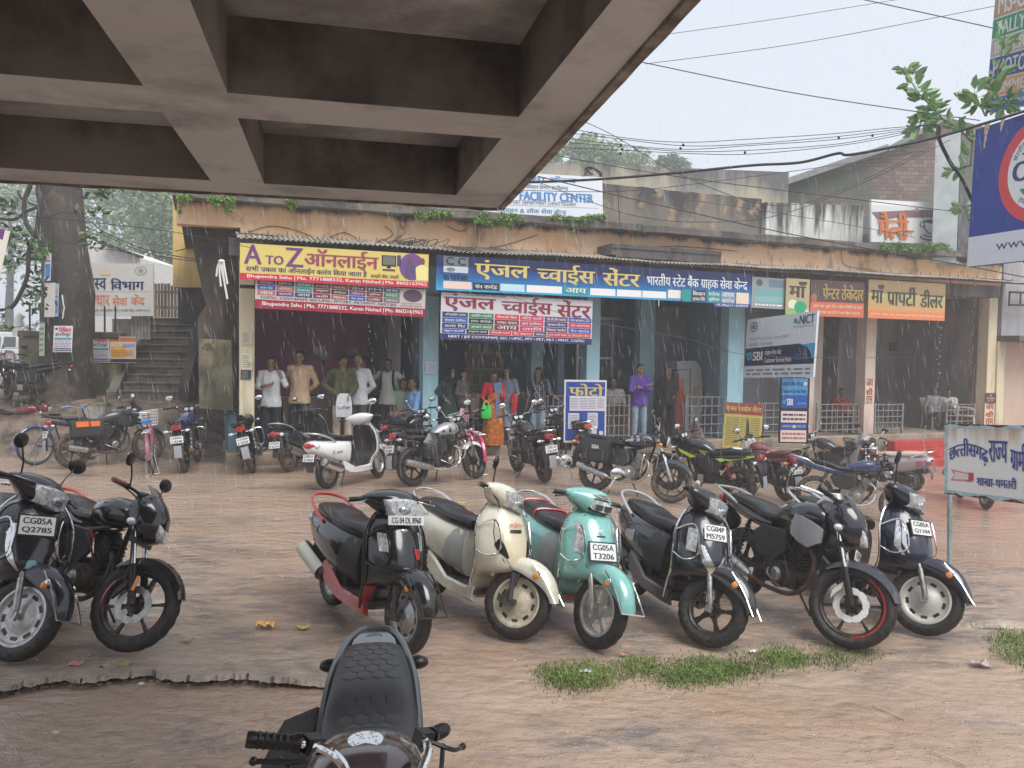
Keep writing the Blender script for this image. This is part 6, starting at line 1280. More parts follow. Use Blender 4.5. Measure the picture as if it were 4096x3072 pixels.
bp([(-.42, .50, .60), (-.50, .50, .585), (-.58, .52, .58)], .004, mat('silver_panel', (.5, .51, .52), .25, .6, wet=.3), 'silver_side_panel')
b = MB(); b.M = S; b.ell((.20, -.15, 1.085), (.022, .02, .022), 12, 8); b.build('mirror_mount', mat('cream_mount', (.5, .5, .38), .4), o)
o, T, S, ty = motorcycle('grey and black motorcycle with white wavy brake disc and red rim tape', place((3386, 2590), (.34, -.94), 1.30, 8), DGREY, steer=38, rimm=ALLOYB, spokes=6, disc=WHITEP, fairing='bikini', fairm=DGREY, fender=GREYM, lower=ALLOYB, muffler=STEEL, pipe=RUSTP, guard=None, shroud=SILVP, rail=SILVP, mirrors=False, tail=DGREY, frontplate=['CG05 J'], flap=False, shock=GREYP)
b = MB(); b.loft([[Vector((x, y, z)) for y, z in ((-.02, z0), (.03, z0), (.03, z1), (-.02, z1))] for x, z0, z1 in ((.16, .95, .975), (.24, 1.0, 1.06), (.36, 1.0, 1.08), (.40, .97, 1.02))]); b.build('silver_cowl_wing', WHITEP, o, bev=.01)
b = MB()
for cx, MM in ((.64, S), (-.64, None)):
    b.M = MM
    for s in (-1, 1): b.sheet([[Vector((cx + r * math.cos(R(a)), s * .037, .302 + r * math.sin(R(a)))) for a in range(-75, 76, 5)] for r in (.219, .231)])
b.build('rim_tape', REDP, o, smooth=0, fix=False)
b = MB(); b.ell((-.93, -.02, .62), (.14, .12, .10), 12, 8); b.build('mudguard_bag', mat('dusty_black_bag', (.022, .02, .019), .8, var=.3, bump=.8, bscale=25), o)
o, A, patch, bp, apx, S = scooter('navy blue scooter with silver steel wheel and plate CG05A Q1104', place((3676, 2536), (.32, -.95), 1.25, 9), NAVY, front='steel', rimm=mat('pale_rim', (.60, .58, .52), .4, .3), steer=36, guard=CHROME, head='bar', platef=['CG05A', 'Q1104'], plate_at=.79, plate_size=(.185, .11), pframe=BLACKP, mirrors=None)
for s in (-1, 1):
    patch([(.80, s * .12, s * .13), (.74, s * .12, s * .145), (.66, s * .13, s * .155), (.59, s * .12, s * .13)], .008, CHROME)
    patch([(.82, s * .135, s * .15), (.72, s * .15, s * .18), (.63, s * .16, s * .19), (.57, s * .14, s * .155)], .006, CLEARL, 'front_indicator')
mirror(o, (.215, -.16, 1.05), (.20, -.19, 1.16), (.185, -.20, 1.26), S, BLACKP, BLACKP, r=(.02, .05, .06))

HEX = mat('hexagon_pad_vinyl', (.038, .040, .044), .36, bump=.06, bscale=300)
NEARG = place_rear((1545, 2770), (.10, -1), 1.28, -2)
def near_bike():
    p = onz(1497, 2664, .80)
    d = Vector((.15, -1, 0)).normalized()
    Mx = Matrix.Translation(Vector((p.x, p.y, 0)) + d * 1.03) @ Matrix.Rotation(math.atan2(d.y, d.x), 4, 'Z') @ Matrix.Rotation(R(0), 4, 'X') @ Matrix.Scale(1.08, 4)
    o, T, S, ty = motorcycle('black motorcycle with a hexagon patterned seat, plum tank and canvas side bag', Mx, mat('paint_plum', (.075, .055, .062), .2, .35, coat=.9), steer=40, seat_w=1.08, bw=.76, sweep=.05, indic=BLACKP, seat=DRYV, rail=None, tail=mat('tail_grey', (.10, .115, .13), .2, .3, coat=.8), fairing='plain', mirrors=False, disc=STEEL, bar_h=.045, meters=False, flap=False)
    b = MB()
    for rows, x0, n in ((7, -.80, 4), (6, -.41, 4)):
        for r_ in range(rows):
            for c in range(n - (r_ % 2)):
                cx = x0 + .043 * r_; cy = (c - (n - (r_ % 2) - 1) / 2) * .047; zc, hh, hw = tbl(MSEAT, cx)
                def zt(x, y):
                    zc, hh, hw = tbl(MSEAT, x); hw *= 1.08; return zc + hh * max(.01, 1 - min(1, abs(y) / hw) ** 3.2) ** (1 / 3.2)
                ctr = Vector((cx, cy, zt(cx, cy) + .0038)); ring = []; low = []
                for k in range(6):
                    a = R(60 * k); x, y = cx + .0280 * math.cos(a) * .93, cy + .0262 * math.sin(a) * 1.0
                    ring.append(Vector((cx + (x - cx) * .93, cy + (y - cy) * .93, zt(x, y) + .0022))); low.append(Vector((x, y, zt(x, y) - .0012)))
                vs = [ctr] + ring + low; b.add(vs, [(0, 1 + k, 1 + (k + 1) % 6) for k in range(6)] + [(1 + k, 7 + k, 7 + (k + 1) % 6, 1 + (k + 1) % 6) for k in range(6)])
    b.build('hexagon_pads', HEX, [c for c in o.children if c.name.startswith('seat')][-1], smooth=25, fix=False)
    RG = mat('grey_rail', (.10, .112, .13), .3, .3, coat=.5)
    b = MB(); b.tube(curve([(-.30, -.150, .735), (-.48, -.152, .775), (-.70, -.140, .815), (-.90, -.105, .845), (-1.01, -.058, .855), (-1.03, 0, .857), (-1.01, .058, .855), (-.90, .105, .845), (-.70, .140, .815), (-.48, .152, .775), (-.30, .150, .735)], 6), .014, 9, flat=1.2); b.build('grab_rail', RG, o)
    b = MB(); b.loft([[Vector((x, y, z)) for y, z in ((-w, z0), (w, z0), (w * .9, z0 + .012), (-w * .9, z0 + .012))] for x, w, z0 in ((-.80, .10, .835), (-.92, .085, .845), (-1.0, .055, .846))]); b.build('tail_top', mat('tail_grey', (.10, .115, .13)), o)
    bag = thing('saddle_bag', 'black canvas saddle bag hanging beside the hexagon patterned seat', 'bag', M=Mx.copy())
    BAGM = mat('black_canvas', (.020, .020, .022), .75, var=.25, scale=20, bump=.35, bscale=90)
    b = MB(); b.loft([[Vector((x, y, z)) for y, z in ((-.155, .72 + dz), (-.175, .74 + dz), (-.29 - w, .70 + dz), (-.31 - w, .66), (-.30 - w, .36), (-.27, .33), (-.155, .34))] for x, dz, w in ((-.60, -.03, -.03), (-.57, 0, 0), (-.20, 0, 0), (-.16, -.03, -.03))]); g = b.build('pouch', BAGM, bag, bev=.012)
    b = MB(); b.loft([[Vector((x, y, z)) for y, z in ((-.15, .748), (-.18, .756), (-.295 - w, .716), (-.322 - w, .67), (-.316 - w, .56), (-.308 - w, .56), (-.31 - w, .665), (-.17, .742))] for x, w in ((-.585, -.01), (-.38, .006), (-.175, -.01))]); b.build('flap', BAGM, bag)
    b = MB()
    for z0 in (.70, .56): b.tube(curve([(-.57, -.318 , z0 - .09), (-.45, -.324, z0 - .07), (-.36, -.328, z0 - .09), (-.25, -.324, z0 - .07), (-.18, -.318, z0 - .09)], 5), .006, 6)
    b.build('piping', mat('bag_piping', (.008, .008, .009), .6), bag)
near_bike()

BR = 'two-wheelers parked along the shop steps'
def mc(label, rear, d, lean, tank, s=1.03, plates=None, **k):
    return motorcycle(label, place_rear(rear, d, 1.28, lean, s), tank, rear=plates, group=BR, **k)
mc('black motorcycle with an orange striped side bag beside the blue bicycle', (295, 1873), (.84, .95), 6, GREYM, 1.06, ['CG04', 'LJ 1177'], tyre=MUDTYRE, rimm=mat('muddy_rim', (.10, .07, .05), .7, var=.4), guard=None, pipe=RUSTP, muffler=RUSTP, mirrors=True, shroud=DGREY)
mc('blue and black motorcycle seen from behind next to the dusty pink bicycle', (742, 1888), (-.28, 1.25), 6, BLUM, 1.05, ['CG05AA', 'C4248'], tyre=MUDTYRE, fairing='round', bar_h=.04, muffler=RUSTP, pipe=RUSTP)
mc('black motorcycle leaning over with plate CG04 E0709 near the cream pillar', (1013, 1890), (-.30, 1.2), 13, BLK, 1.05, ['CG04', 'E 0709'], tyre=MUDTYRE, fairing='plain', muffler=BLACKP, mirrors=True)
scooter('dark grey scooter with silver rail and plate CG24 seen from behind', place_rear((1160, 1887), (.33, 1.2), 1.24, 6, 1.05), DGREY, rearplate=['CG24', 'P 6174'], rail=SILVP, mirrors=(BLACKP, BLACKP), tyre=MUDTYRE, group=BR, guard=CHROME)
o, A, patch, bp, apx, S = scooter('white scooter with silver rail standing before the first shop', place_rear((1312, 1955), (.55, 1.12), 1.26, 4, 1.06), WHITEP, rearplate=['CG05 A', 'Z 943'], rail=SILVP, mirrors=(CHROME, CHROME), inner=BLACKP, exhaust=CHROME, group=BR, guard=CHROME, steer=14, floor=BLACKP)
for c in o.children_recursive:
    if c.name.startswith('rear_body'):
        for sgn in (-1, 1):
            b = MB(); b.M = Matrix(((-sgn * -1.0, 0, 0, -.62), (0, 0, sgn, sgn * .209), (0, 1, 0, .53), (0, 0, 0, 1))); write(b, 'Access 125', -.11, 0, .11, .045, .003, .02)
            b.build('lettering', BLACKP, c, smooth=0, fix=False)
o, T, S, ty = mc('silver and black motorcycle with a black plastic bag on its side', (1655, 1945), (.86, .86), 7, SILVP, 1.05, ['CG05 AK', '0187'], stripe=[([(-.1, .80, .84), (.05, .80, .87), (.2, .82, .87)], BLK), ([(-.1, .86, .875), (.05, .89, .905), (.2, .90, .92)], REDP)], fairing='round', fairm=BLACKP, bar_h=.05, steer=14, tail=DGREY, fender=WHITEP)
mc('black motorcycle with wet seat and plate 7629 before the polka dot girl', (2178, 1930), (-.42, 1.15), 6, BLK, 1.04, ['CG05 W', '7629'], tyre=MUDTYRE, fairing='round', bar_h=.05, rail=CHROME)
mc('dark motorcycle with an orange tail lamp before the blue photo board', (2330, 1862), (-.5, 1.1), 8, DGREY, 1.04, None, taillens=mat('orange_lens', (.55, .12, .03), .2, coat=.5), fairing='round', bar_h=.04, rail=CHROME, guard=None)
o, T, S, ty = mc('silver striped motorcycle carrying a black saddle bag lettered SBA', (2375, 1964), (1.1, -.82), 8, DGREY, 1.02, ['CG05', 'CDCF'], stripe=[([(-.12, .82, .845), (.0, .83, .875), (.12, .84, .885), (.22, .85, .865)], SILVP), ([(-.02, .885, .905), (.1, .90, .925), (.2, .895, .91)], SILVP)], fairing='round', fairm=BLACKP, bar_h=.06, engine=ENGS, steer=18, fender=GREYM, pipe=mat('dull_pipe', (.40, .36, .30), .35, .8), muffler=STEEL, tyre=MUDTYRE, spokes=6, indic=AMBER)
SBAM = [c for c in bpy.data.objects if c.get('label', '').startswith('silver striped motorcycle')][0].matrix_world.copy()
bag = thing('saddle_bag', 'black saddle bag lettered SBA on the silver striped motorcycle', 'bag', M=SBAM)
BAG2 = mat('black_leatherette', (.020, .021, .023), .5, wet=.3, var=.2, bump=.2, bscale=50)
b = MB(); b.loft([[Vector((x, y, z)) for y, z in ((-.145, .80), (-.25, .79), (-.275, .74), (-.275, .48), (-.25, .45), (-.145, .45))] for x in (-.76, -.72, -.34, -.30)]); b.build('pouch', BAG2, bag, bev=.015)
b = MB(); b.loft([[Vector((x, y, z)) for y, z in ((-.14, .81), (-.255, .80), (-.285, .745), (-.283, .63), (-.277, .63), (-.277, .745), (-.25, .79))] for x in (-.77, -.53, -.29)]); b.build('flap', BAG2, bag)
b = MB(); b.M = Matrix(((1, 0, 0, -.53), (0, 0, -1, -.284), (0, 1, 0, .66), (0, 0, 0, 1))); write(b, 'SBA', -.065, 0, .065, .06, .003, .03); b.build('lettering', WHITEPL, bag, smooth=0, fix=False)
b = MB()
for x in (-.68, -.38): b.box(x - .02, x + .02, -.288, -.278, .50, .66)
b.build('buckle_strap', mat('bag_strap', (.05, .05, .052), .4), bag, smooth=0)
o, T, S, ty = mc('black and lime green motorcycle facing away with two pale dials', (2954, 2012), (-.93, .86), 7, BLK, 1.0, None, stripe=[([(-.18, .77, .79), (-.05, .76, .80), (.1, .77, .82), (.24, .80, .83)], LIME)], shroud=BLK, fairing='plain', shock=paint('red_spring', (.55, .05, .02)), tyre=MUDTYRE, tail=BLK, engine=ENG, muffler=BLACKP)
for sgn in (-1, 1):
    b = MB(); b.prism([(.02, sgn * .162, .70), (.34, sgn * .18, .80), (.30, sgn * .18, .74), (.1, sgn * .168, .665)], (0, .004, 0)); b.prism([(-.30, sgn * .128, .70), (-.95, sgn * .082, .83), (-.95, sgn * .082, .80), (-.40, sgn * .130, .665)], (0, .006 * sgn, 0)); b.build('lime_panel', LIME, T, smooth=0)
b = MB(); b.ell((-.62, 0, .885), (.09, .05, .006), 18, 6); b.build('seat_badge', WHITEPL, o)
mc('wine red motorcycle seen from behind next to the bank board', (3142, 2005), (-.30, 1.2), 7, TREDW, .98, ['CG05 AJ', 'K 2116'], tyre=MUDTYRE, fairing='bikini', fairm=WHITEP, guard=None, tail=TREDW, seat=mat('wine_seat', (.12, .014, .018), .35, wet=.12), indic=AMBER)
mc('metallic blue motorcycle with silver rail and pale alloy wheels', (3250, 2046), (1.12, -.36), 5, BLUM, .95, ['CG05', 'LL 68'], rimm=mat('beige_alloy', (.55, .51, .42), .4, .3), spokes=5, fairing='round', fairm=BLACKP, bar_h=.06, engine=ENGS, rail=CHROME, steer=8, tyre=MUDTYRE, muffler=CHROME, fender=GREYM)
mc('dark motorcycle with twin dials behind the metallic blue one', (3420, 1945), (-.85, .9), 6, DGREY, .98, None, fairing='round', bar_h=.05, tyre=MUDTYRE, rail=CHROME)
motorcycle('black motorcycle with a big round headlamp facing the viewer', place((3475, 1962), (-.12, -1.2), 1.28, 5, 1.0), BLK, group=BR, fairing='round', fairm=BLACKP, bar_h=.08, fender=BLACKP, tyre=MUDTYRE, steer=10, indic=AMBER)
o, A, patch, bp, apx, S = scooter('pink and grey electric scooter with a teal plate and beige seat', place_rear((3642, 1966), (-.95, .75), 1.24, 5, 1.02), mat('paint_grey_pink', (.40, .36, .36), .3, .2, coat=.7, wet=.12), skirt=GREYP, seat=mat('beige_seat', (.55, .43, .34), .5, wet=.3), rail=CHROME, group=BR, mirrors=None, tyre=MUDTYRE)
plate(o, ['CG 05', 'EV 31'], (-1.05, .02, .50), (-1, 0, .2), .20, .11, mat('teal_plate', (.03, .42, .42), .4))
bp([(-.75, .55, .66), (-.85, .58, .67), (-.95, .61, .68)], .004, paint('rose', (.45, .10, .16)), 'rose_panel')
scooter('scooter mostly hidden behind the rusty white bank board', place((3940, 2036), (-.2, -1), 1.24, 5, 1.05), DGREY, group=BR, tyre=MUDTYRE)
mc('maroon motorcycle on the earth bank near the blue bicycle', (-40, 1800), (1.0, .1), 4, MARO, 1.0, None, fairing='plain', fairm=MARO, tyre=MUDTYRE, bar_h=.05)
def raised(label, p, d, lean, tank, **k):
    d = Vector((*d, 0)).normalized(); return motorcycle(label, Matrix.Translation(p) @ Matrix.Rotation(math.atan2(d.y, d.x), 4, 'Z') @ Matrix.Rotation(-R(lean), 4, 'X'), tank, group=BR, **k)
raised('pale pink motorcycle on the bank before the white car', Vector((-11.2, 17.4, .92)), (.7, -.7), 5, mat('paint_dusty_pink', (.34, .20, .22), .4, .2), tyre=MUDTYRE)
raised('dull black motorcycle parked close to the big tree trunk', Vector((-10.5, 16.9, .88)), (-.9, -.4), 5, BLK, tyre=MUDTYRE)
mc('black motorcycle with round mirror behind the silver one', (1600, 1875), (.5, 1.1), 8, BLK, 1.02, None, tyre=MUDTYRE, fairing='round', bar_h=.04)
def hang(name, label, cat, p, build, m, **k):
    o = build().build(name, m, **k); return tag(o, label, cat)
BAGP = mat('thin_black_plastic', (.012, .012, .013), .3, coat=.4, bump=1.0, bscale=22, wet=.3)
MM = [c for c in bpy.data.objects if c.get('label', '').startswith('silver and black motorcycle')][0].matrix_world
b = MB(); b.M = MM; r = random.Random(4); sec = []
for z, rx, ry in ((.80, .05, .03), (.76, .10, .05), (.66, .17, .085), (.54, .19, .10), (.44, .15, .09), (.40, .06, .05)):
    sec.append([Vector((-.42 + rx * math.cos(a) * r.uniform(.85, 1.12), -.22 + ry * math.sin(a) * r.uniform(.85, 1.12), z + r.uniform(-.012, .012))) for a in [6.283 * k / 18 for k in range(18)]])
b.loft(sec); tag(b.build('plastic_bag', BAGP, smooth=25), 'crumpled black plastic bag hanging on the silver and black motorcycle', 'bag')
MM = [c for c in bpy.data.objects if c.get('label', '').startswith('black motorcycle with an orange striped')][0].matrix_world
bag = thing('saddle_bag', 'black side bag with orange stripe on the motorcycle by the blue bicycle', 'bag', M=MM.copy())
b = MB(); b.loft([[Vector((x, y, z)) for y, z in ((-.14, .82), (-.24, .80), (-.26, .74), (-.25, .52), (-.14, .50))] for x in (-.74, -.70, -.24, -.20)]); b.build('pouch', BAGM if 'BAGM' in globals() else BAG2, bag, bev=.015)
b = MB(); b.box(-.66, -.46, -.268, -.2555, .69, .78); b.box(-.43, -.28, -.268, -.2555, .69, .78); b.build('orange_stripe', mat('orange_fabric', (.80, .16, .03), .6), bag, smooth=0)
WIRE = mat('white_wire_basket', (.62, .62, .62), .4, .2)
bicycle('blue bicycle with white basket and blue grips by the tree', place_rear((145, 1861), (.55, 1.0), 1.06, 5, 1.05), mat('black_frame', (.02, .02, .03), .35, coat=.5), basket=WIRE, gripc=mat('blue_grip', (.16, .32, .72), .5), guards=BLUESAT, group='bicycles by the shop steps')
o = bicycle('dusty pink bicycle with grey basket and blue covered saddle', place_rear((612, 1896), (-.42, 1.1), 1.06, 8, 1.05), MAUVB, basket=WIRE, saddle=mat('blue_saddle_cover', (.02, .20, .62), .4, wet=.3), group='bicycles by the shop steps')
pb = bicycle('bright pink bicycle standing before the woman in the orange sari', place_rear((1924, 1898), (-.30, 1.0), 1.06, 4, 1.05), PINKB, basket=mat('pale_basket', (.60, .55, .54), .5), guards=PINKB, group='bicycles by the shop steps', steer=20)
# ================================================================ people
def capsule(b, p0, p1, r0, r1, n=12):
    p0, p1 = Vector(p0), Vector(p1); L = (p1 - p0).length
    if L < 1e-4: b.ell(p0, (r0,) * 3, n, 8); return
    pr = [(r0 * math.cos(a), r0 * math.sin(a)) for a in [R(-88 + 22 * k) for k in range(5)]] + [(r1 * math.cos(a), L + r1 * math.sin(a)) for a in [R(22 * k) for k in range(5)]]
    b.lathe(pr, p0, p1 - p0, n)
def fuse(b, vox, fold=0.0, seed=0):
    """one continuous surface out of overlapping volumes"""
    me = bpy.data.meshes.new('t'); me.from_pydata([tuple(v) for v in b.v], [], b.f); o = bpy.data.objects.new('t', me); COL.objects.link(o)
    m = o.modifiers.new('r', 'REMESH'); m.mode = 'VOXEL'; m.voxel_size = vox
    s = o.modifiers.new('s', 'SMOOTH'); s.factor = .5; s.iterations = 3
    ev = o.evaluated_get(bpy.context.evaluated_depsgraph_get()); e = bpy.data.meshes.new_from_object(ev)
    c = MB(); c.v = [v.co.copy() for v in e.vertices]; c.f = [list(p.vertices) for p in e.polygons]; c.mi = [0] * len(c.f)
    if fold:
        nr = [v.normal.copy() for v in e.vertices]
        c.v = [p + q * fold * (noise.noise(Vector((p.x * 14, p.y * 14, p.z * 6 + seed))) + .6 * noise.noise(Vector((p.x * 30, p.y * 30, p.z * 16 + seed)))) for p, q in zip(c.v, nr)]
    bpy.data.objects.remove(o); bpy.data.meshes.remove(me); bpy.data.meshes.remove(e); return c
SKIN = [mat('skin_%d' % i, c, .5, var=.12, scale=9) for i, c in enumerate(((.33, .185, .115), (.25, .135, .082), (.40, .24, .16)))]
HAIRM = mat('black_hair', (.010, .009, .009), .45, var=.3, scale=40); EYEW = mat('eye', (.02, .015, .012), .3); LIP = mat('lip', (.13, .045, .035), .5); SHOE = mat('dark_sandal', (.035, .025, .02), .6)
def cloth(n, c, **k): return mat('cloth_' + n, c, .85, var=k.pop('var', .10), scale=k.pop('scale', 30), bump=.25, bscale=120, spec=.25, **k)
def person(label, px, head, w, face=0, shirt=None, sleeves='full', trousers=None, pose=None, skin=0, hair='short', seated=False, dress=None, lean=(0, 0), look=(0, 0), shoes=True, floor=.138, hmin=None, group=None, slim=1.0, child=False):
    base = onf(px, head, w); h = (base.z - floor); pos = Vector((base.x, base.y, floor))
    hd = R(-90 + face); hs = 1.24 if seated else 1.70; k = h / hs
    o_M = Matrix.Translation(pos) @ Matrix.Rotation(hd, 4, 'Z') @ Matrix.Scale(k, 4)
    dz = -.47 if seated else 0
    lx, ly = lean
    J = dict(pel=(0, 0, .95 + dz), che=(lx * .6, ly * .6, 1.28 + dz), nek=(lx, ly, 1.43 + dz), hed=(lx + .015, ly, 1.575 + dz),
             sL=(lx * .95, ly + .175, 1.395 + dz), sR=(lx * .95, ly - .175, 1.395 + dz), eL=(-.03, .24, 1.12 + dz), eR=(-.03, -.24, 1.12 + dz), wL=(.04, .255, .89 + dz), wR=(.04, -.255, .89 + dz),
             hL=(0, .09, .92 + dz), hR=(0, -.09, .92 + dz), kL=(.02, .10, .50), kR=(.02, -.10, .50), aL=(-.02, .105, .08), aR=(-.02, -.105, .08))
    if seated: J.update(kL=(.42, .12, .47), kR=(.42, -.12, .47), aL=(.40, .12, .08), aR=(.40, -.12, .08))
    J.update(pose or {}); J = {a: Vector(b) for a, b in J.items()}
    rot = Matrix.Rotation(R(look[0]), 3, 'Z') @ Matrix.Rotation(R(look[1]), 3, 'Y')
    hc = J['hed']; H = lambda x, y, z: hc + rot @ Vector((x, y, z))
    b = MB()
    b.ell(H(-.005, 0, .03), (.092, .074, .098), 18, 12, rot); b.ell(H(.022, 0, -.055), (.062, .054, .062), 16, 10, rot); capsule(b, H(.086, 0, .01), H(.098, 0, -.022), .010, .014, 8)
    for s in (-1, 1): b.ell(H(-.005, s * .075, -.005), (.020, .010, .032), 10, 8, rot); b.ell(H(.05, s * .035, -.02), (.03, .022, .024), 10, 8, rot)
    capsule(b, J['nek'] - Vector((0, 0, .03)), hc + Vector((-.015, 0, -.04)), .052, .048)
    capsule(b, J['che'], J['nek'], .115 * slim, .07); capsule(b, J['pel'], J['che'], .115 * slim, .12 * slim); capsule(b, J['sL'], J['sR'], .055, .055)
    hands = []
    for s in 'LR':
        capsule(b, J['s' + s], J['e' + s], .046 * slim, .036); capsule(b, J['e' + s], J['w' + s], .037, .025)
        d = (J['w' + s] - J['e' + s]).normalized(); y = Vector((0, 1 if s == 'L' else -1, 0)); sd = d.cross(y)
        if sd.length < .2: sd = Vector((1, 0, 0))
        sd.normalize(); nrm = sd.cross(d); pw = J['w' + s]
        for q in (-.020, 0, .020): capsule(b, pw + sd * q * .6, pw + d * .085 + sd * q, .016, .013, 8)
        hands.append((pw, d, sd, nrm))
        capsule(b, J['h' + s], J['k' + s], .078, .052); capsule(b, J['k' + s], J['a' + s], .050, .034)
        capsule(b, J['a' + s] + Vector((-.03, 0, -.045)), J['a' + s] + Vector((.14, 0, -.055)), .034, .028)
    c = fuse(b, .0125)
    for pw, d, sd, nrm in hands:
        for q, L in ((-.027, .055), (-.009, .066), (.009, .070), (.027, .062)):
            p = pw + d * .085 + sd * q; m = p + d * L * .55 + nrm * .010; capsule(c, p - d * .02, m, .0085, .008, 7); capsule(c, m, m + d * L * .38 + nrm * .022, .008, .0065, 7)
        p = pw + d * .03 + sd * .024; m = p + (d * .6 + sd * .8).normalized() * .036; capsule(c, p, m, .011, .009, 7); capsule(c, m, m + (d + nrm * .5).normalized() * .028, .009, .007, 7)
    c.k = 1
    for s in (-1, 1): c.ell(H(.079, s * .033, .008), (.010, .017, .008), 10, 6, rot); capsule(c, H(.085, s * .016, .030), H(.074, s * .052, .031), .005, .004, 6)
    c.k = 2; capsule(c, H(.080, -.022, -.060), H(.080, .022, -.060), .006, .006, 6); c.ell(H(.084, 0, -.060), (.006, .018, .007), 10, 6, rot)
    o = c.build('person', [SKIN[skin], EYEW, LIP], smooth=180, fix=False); o.matrix_world = o_M; tag(o, label, 'person', group)
    U = lambda x: Vector(x)
    if hair != 'none':
        b = MB()
        if hair == 'bald': b.ell(H(-.045, 0, -.005), (.062, .082, .05), 18, 10, rot)
        elif hair == 'hijab':
            b.ell(H(-.02, 0, .02), (.105, .098, .125), 18, 12, rot); capsule(b, H(-.03, 0, -.1), J['che'] + U((.0, 0, .06)), .10, .15); capsule(b, J['sL'] + U((0, -.02, .02)), J['sR'] + U((0, .02, .02)), .075, .075)
        else:
            b.ell(H(-.022, 0, .048), (.092, .084, .090), 18, 12, rot); b.ell(H(-.045, 0, .0), (.066, .083, .085), 16, 10, rot); b.ell(H(.035, 0, .105), (.05, .066, .028), 14, 8, rot)
            if hair == 'long':
                pts = [H(-.09, 0, .0), J['nek'] + U((-.10, 0, -.02)), J['che'] + U((-.14, .0, -.05)), J['pel'] + U((-.14, 0, .08))]
                for i in range(3): capsule(b, pts[i], pts[i + 1], (.06, .05, .038)[i], (.05, .038, .015)[i])
                for s in (-1, 1): capsule(b, H(.01, s * .075, .02), J['nek'] + U((.02, s * .085, -.03)), .026, .022)
            if hair == 'shawl': capsule(b, H(-.02, 0, .02), J['nek'], .112, .12)
        hm = HAIRM if hair in ('short', 'long', 'bald') else dress[2]
        c = fuse(b, .0125, .004, 3)
        if hair in ('hijab', 'shawl'):            # leave the face free
            keep = [f for f in c.f if not (sum(((rot.inverted() @ (c.v[i] - hc)).x) for i in f) / len(f) > .045 and abs(sum(c.v[i].z for i in f) / len(f) - hc.z + .015) < .085 and abs(sum((rot.inverted() @ (c.v[i] - hc)).y for i in f) / len(f)) < .062)]
            c.f = keep; c.mi = [0] * len(keep)
        c.build('headscarf' if hair in ('hijab', 'shawl') else 'hair', hm, o, smooth=180, fix=False)
    if shirt:
        b = MB(); g = .020
        hemz = J['pel'].z + (-.16 if not (seated or dress) else -.03); rows_ = []
        for t, rx, ry in ((0, .134, .190), (.12, .134, .188), (.35, .122, .160), (.6, .128, .166), (.8, .124, .170), (.93, .10, .145), (1.0, .075, .075)):
            z = hemz + (J['nek'].z - .01 - hemz) * t; u_ = max(0, (z - J['pel'].z) / (J['nek'].z - J['pel'].z)); c0 = J['pel'].lerp(J['nek'], u_); rows_.append([Vector((c0.x + p.y, c0.y + p.z, z)) for p in se(0, rx * slim, ry * slim, 0, 0, 24, 2.3)])
        b.loft(rows_)
        capsule(b, J['sL'], J['sR'], .066, .066)
        for s in 'LR':
            if sleeves == 'none': continue
            capsule(b, J['s' + s], J['e' + s], .064, .054)
            if sleeves == 'full': capsule(b, J['e' + s], J['e' + s].lerp(J['w' + s], .88), .056, .043)
            elif sleeves == 'rolled': capsule(b, J['e' + s], J['e' + s].lerp(J['w' + s], .25), .056, .050)
        sh = fuse(b, .0135, .010, len(label)).build('shirt', shirt, o, smooth=180, fix=False)
        b = MB(); n = J['nek']
        for s in (-1, 1): b.loft([[n + U((x, s * y, z)) for z in (z0, z0 - .035)] + [n + U((x + .008, s * (y + .012), z0 - .035)), n + U((x + .008, s * (y + .006), z0))] for x, y, z0 in ((-.065, .02, .045), (-.03, .062, .045), (.03, .06, .03), (.072, .02, -.005))])
        b.build('collar', shirt, sh)
        if sleeves != 'none' and not dress:
            b = MB(); zs = [J['che'].z - .28 + .075 * i for i in range(6)]
            for i, z in enumerate(zs):
                t = (z - J['pel'].z) / (J['nek'].z - J['pel'].z); c0 = J['pel'].lerp(J['nek'], max(0, t)); b.ell((c0.x + .128 * slim + .004, c0.y, z), (.006, .007, .007), 8, 6)
            b.build('buttons', mat('shirt_button', (.35, .33, .3), .4), sh)
    if trousers:
        b = MB(); capsule(b, J['hL'] + U((0, -.03, .03)), J['hR'] + U((0, .03, .03)), .105, .105)
        for s in 'LR': capsule(b, J['h' + s] - U((0, 0, .06)), J['k' + s], .088, .072); capsule(b, J['k' + s], J['a' + s] + U((0, 0, .01)), .074, .060)
        fuse(b, .0135, .010, len(label) + 5).build('trousers', trousers, o, smooth=180, fix=False)
    if dress:
        col, hem, _ = dress; b = MB(); sec = []
        top = J['che'].z - .10
        for i in range(14):
            t = i / 13; z = top + (hem - top) * t; c0 = Vector((0, 0, 0)).lerp(J['che'], max(0, 1 - t * 1.6)); rx, ry = .125 + .075 * t + .03 * sm(0, .4, t), .145 + .075 * t + .035 * sm(0, .4, t)
            sec.append([Vector((c0.x + rx * math.cos(a) * (1 + .07 * t * math.sin(a * 9 + label.__len__())), c0.y + ry * math.sin(a) * (1 + .07 * t * math.sin(a * 7)), z)) for a in [6.28318 * j / 56 for j in range(56)]])
        b.loft(sec); b.build('dress', col, o, smooth=80)
    if shoes:
        b = MB()
        for s in 'LR': b.ell(J['a' + s] + U((.055, 0, -.055)), (.125, .048, .030), 14, 8); b.ell(J['a' + s] + U((-.01, 0, -.035)), (.055, .044, .045), 12, 8)
        b.build('shoes', SHOE if shoes is True else shoes, o)
    return o, J, o_M
WSH = cloth('white', (.62, .64, .66)); NAVT = cloth('navy_trousers', (.030, .035, .055)); GRYT = cloth('grey_trousers', (.085, .08, .082)); JEAN = cloth('pale_jeans', (.27, .34, .44), var=.25, scale=7)
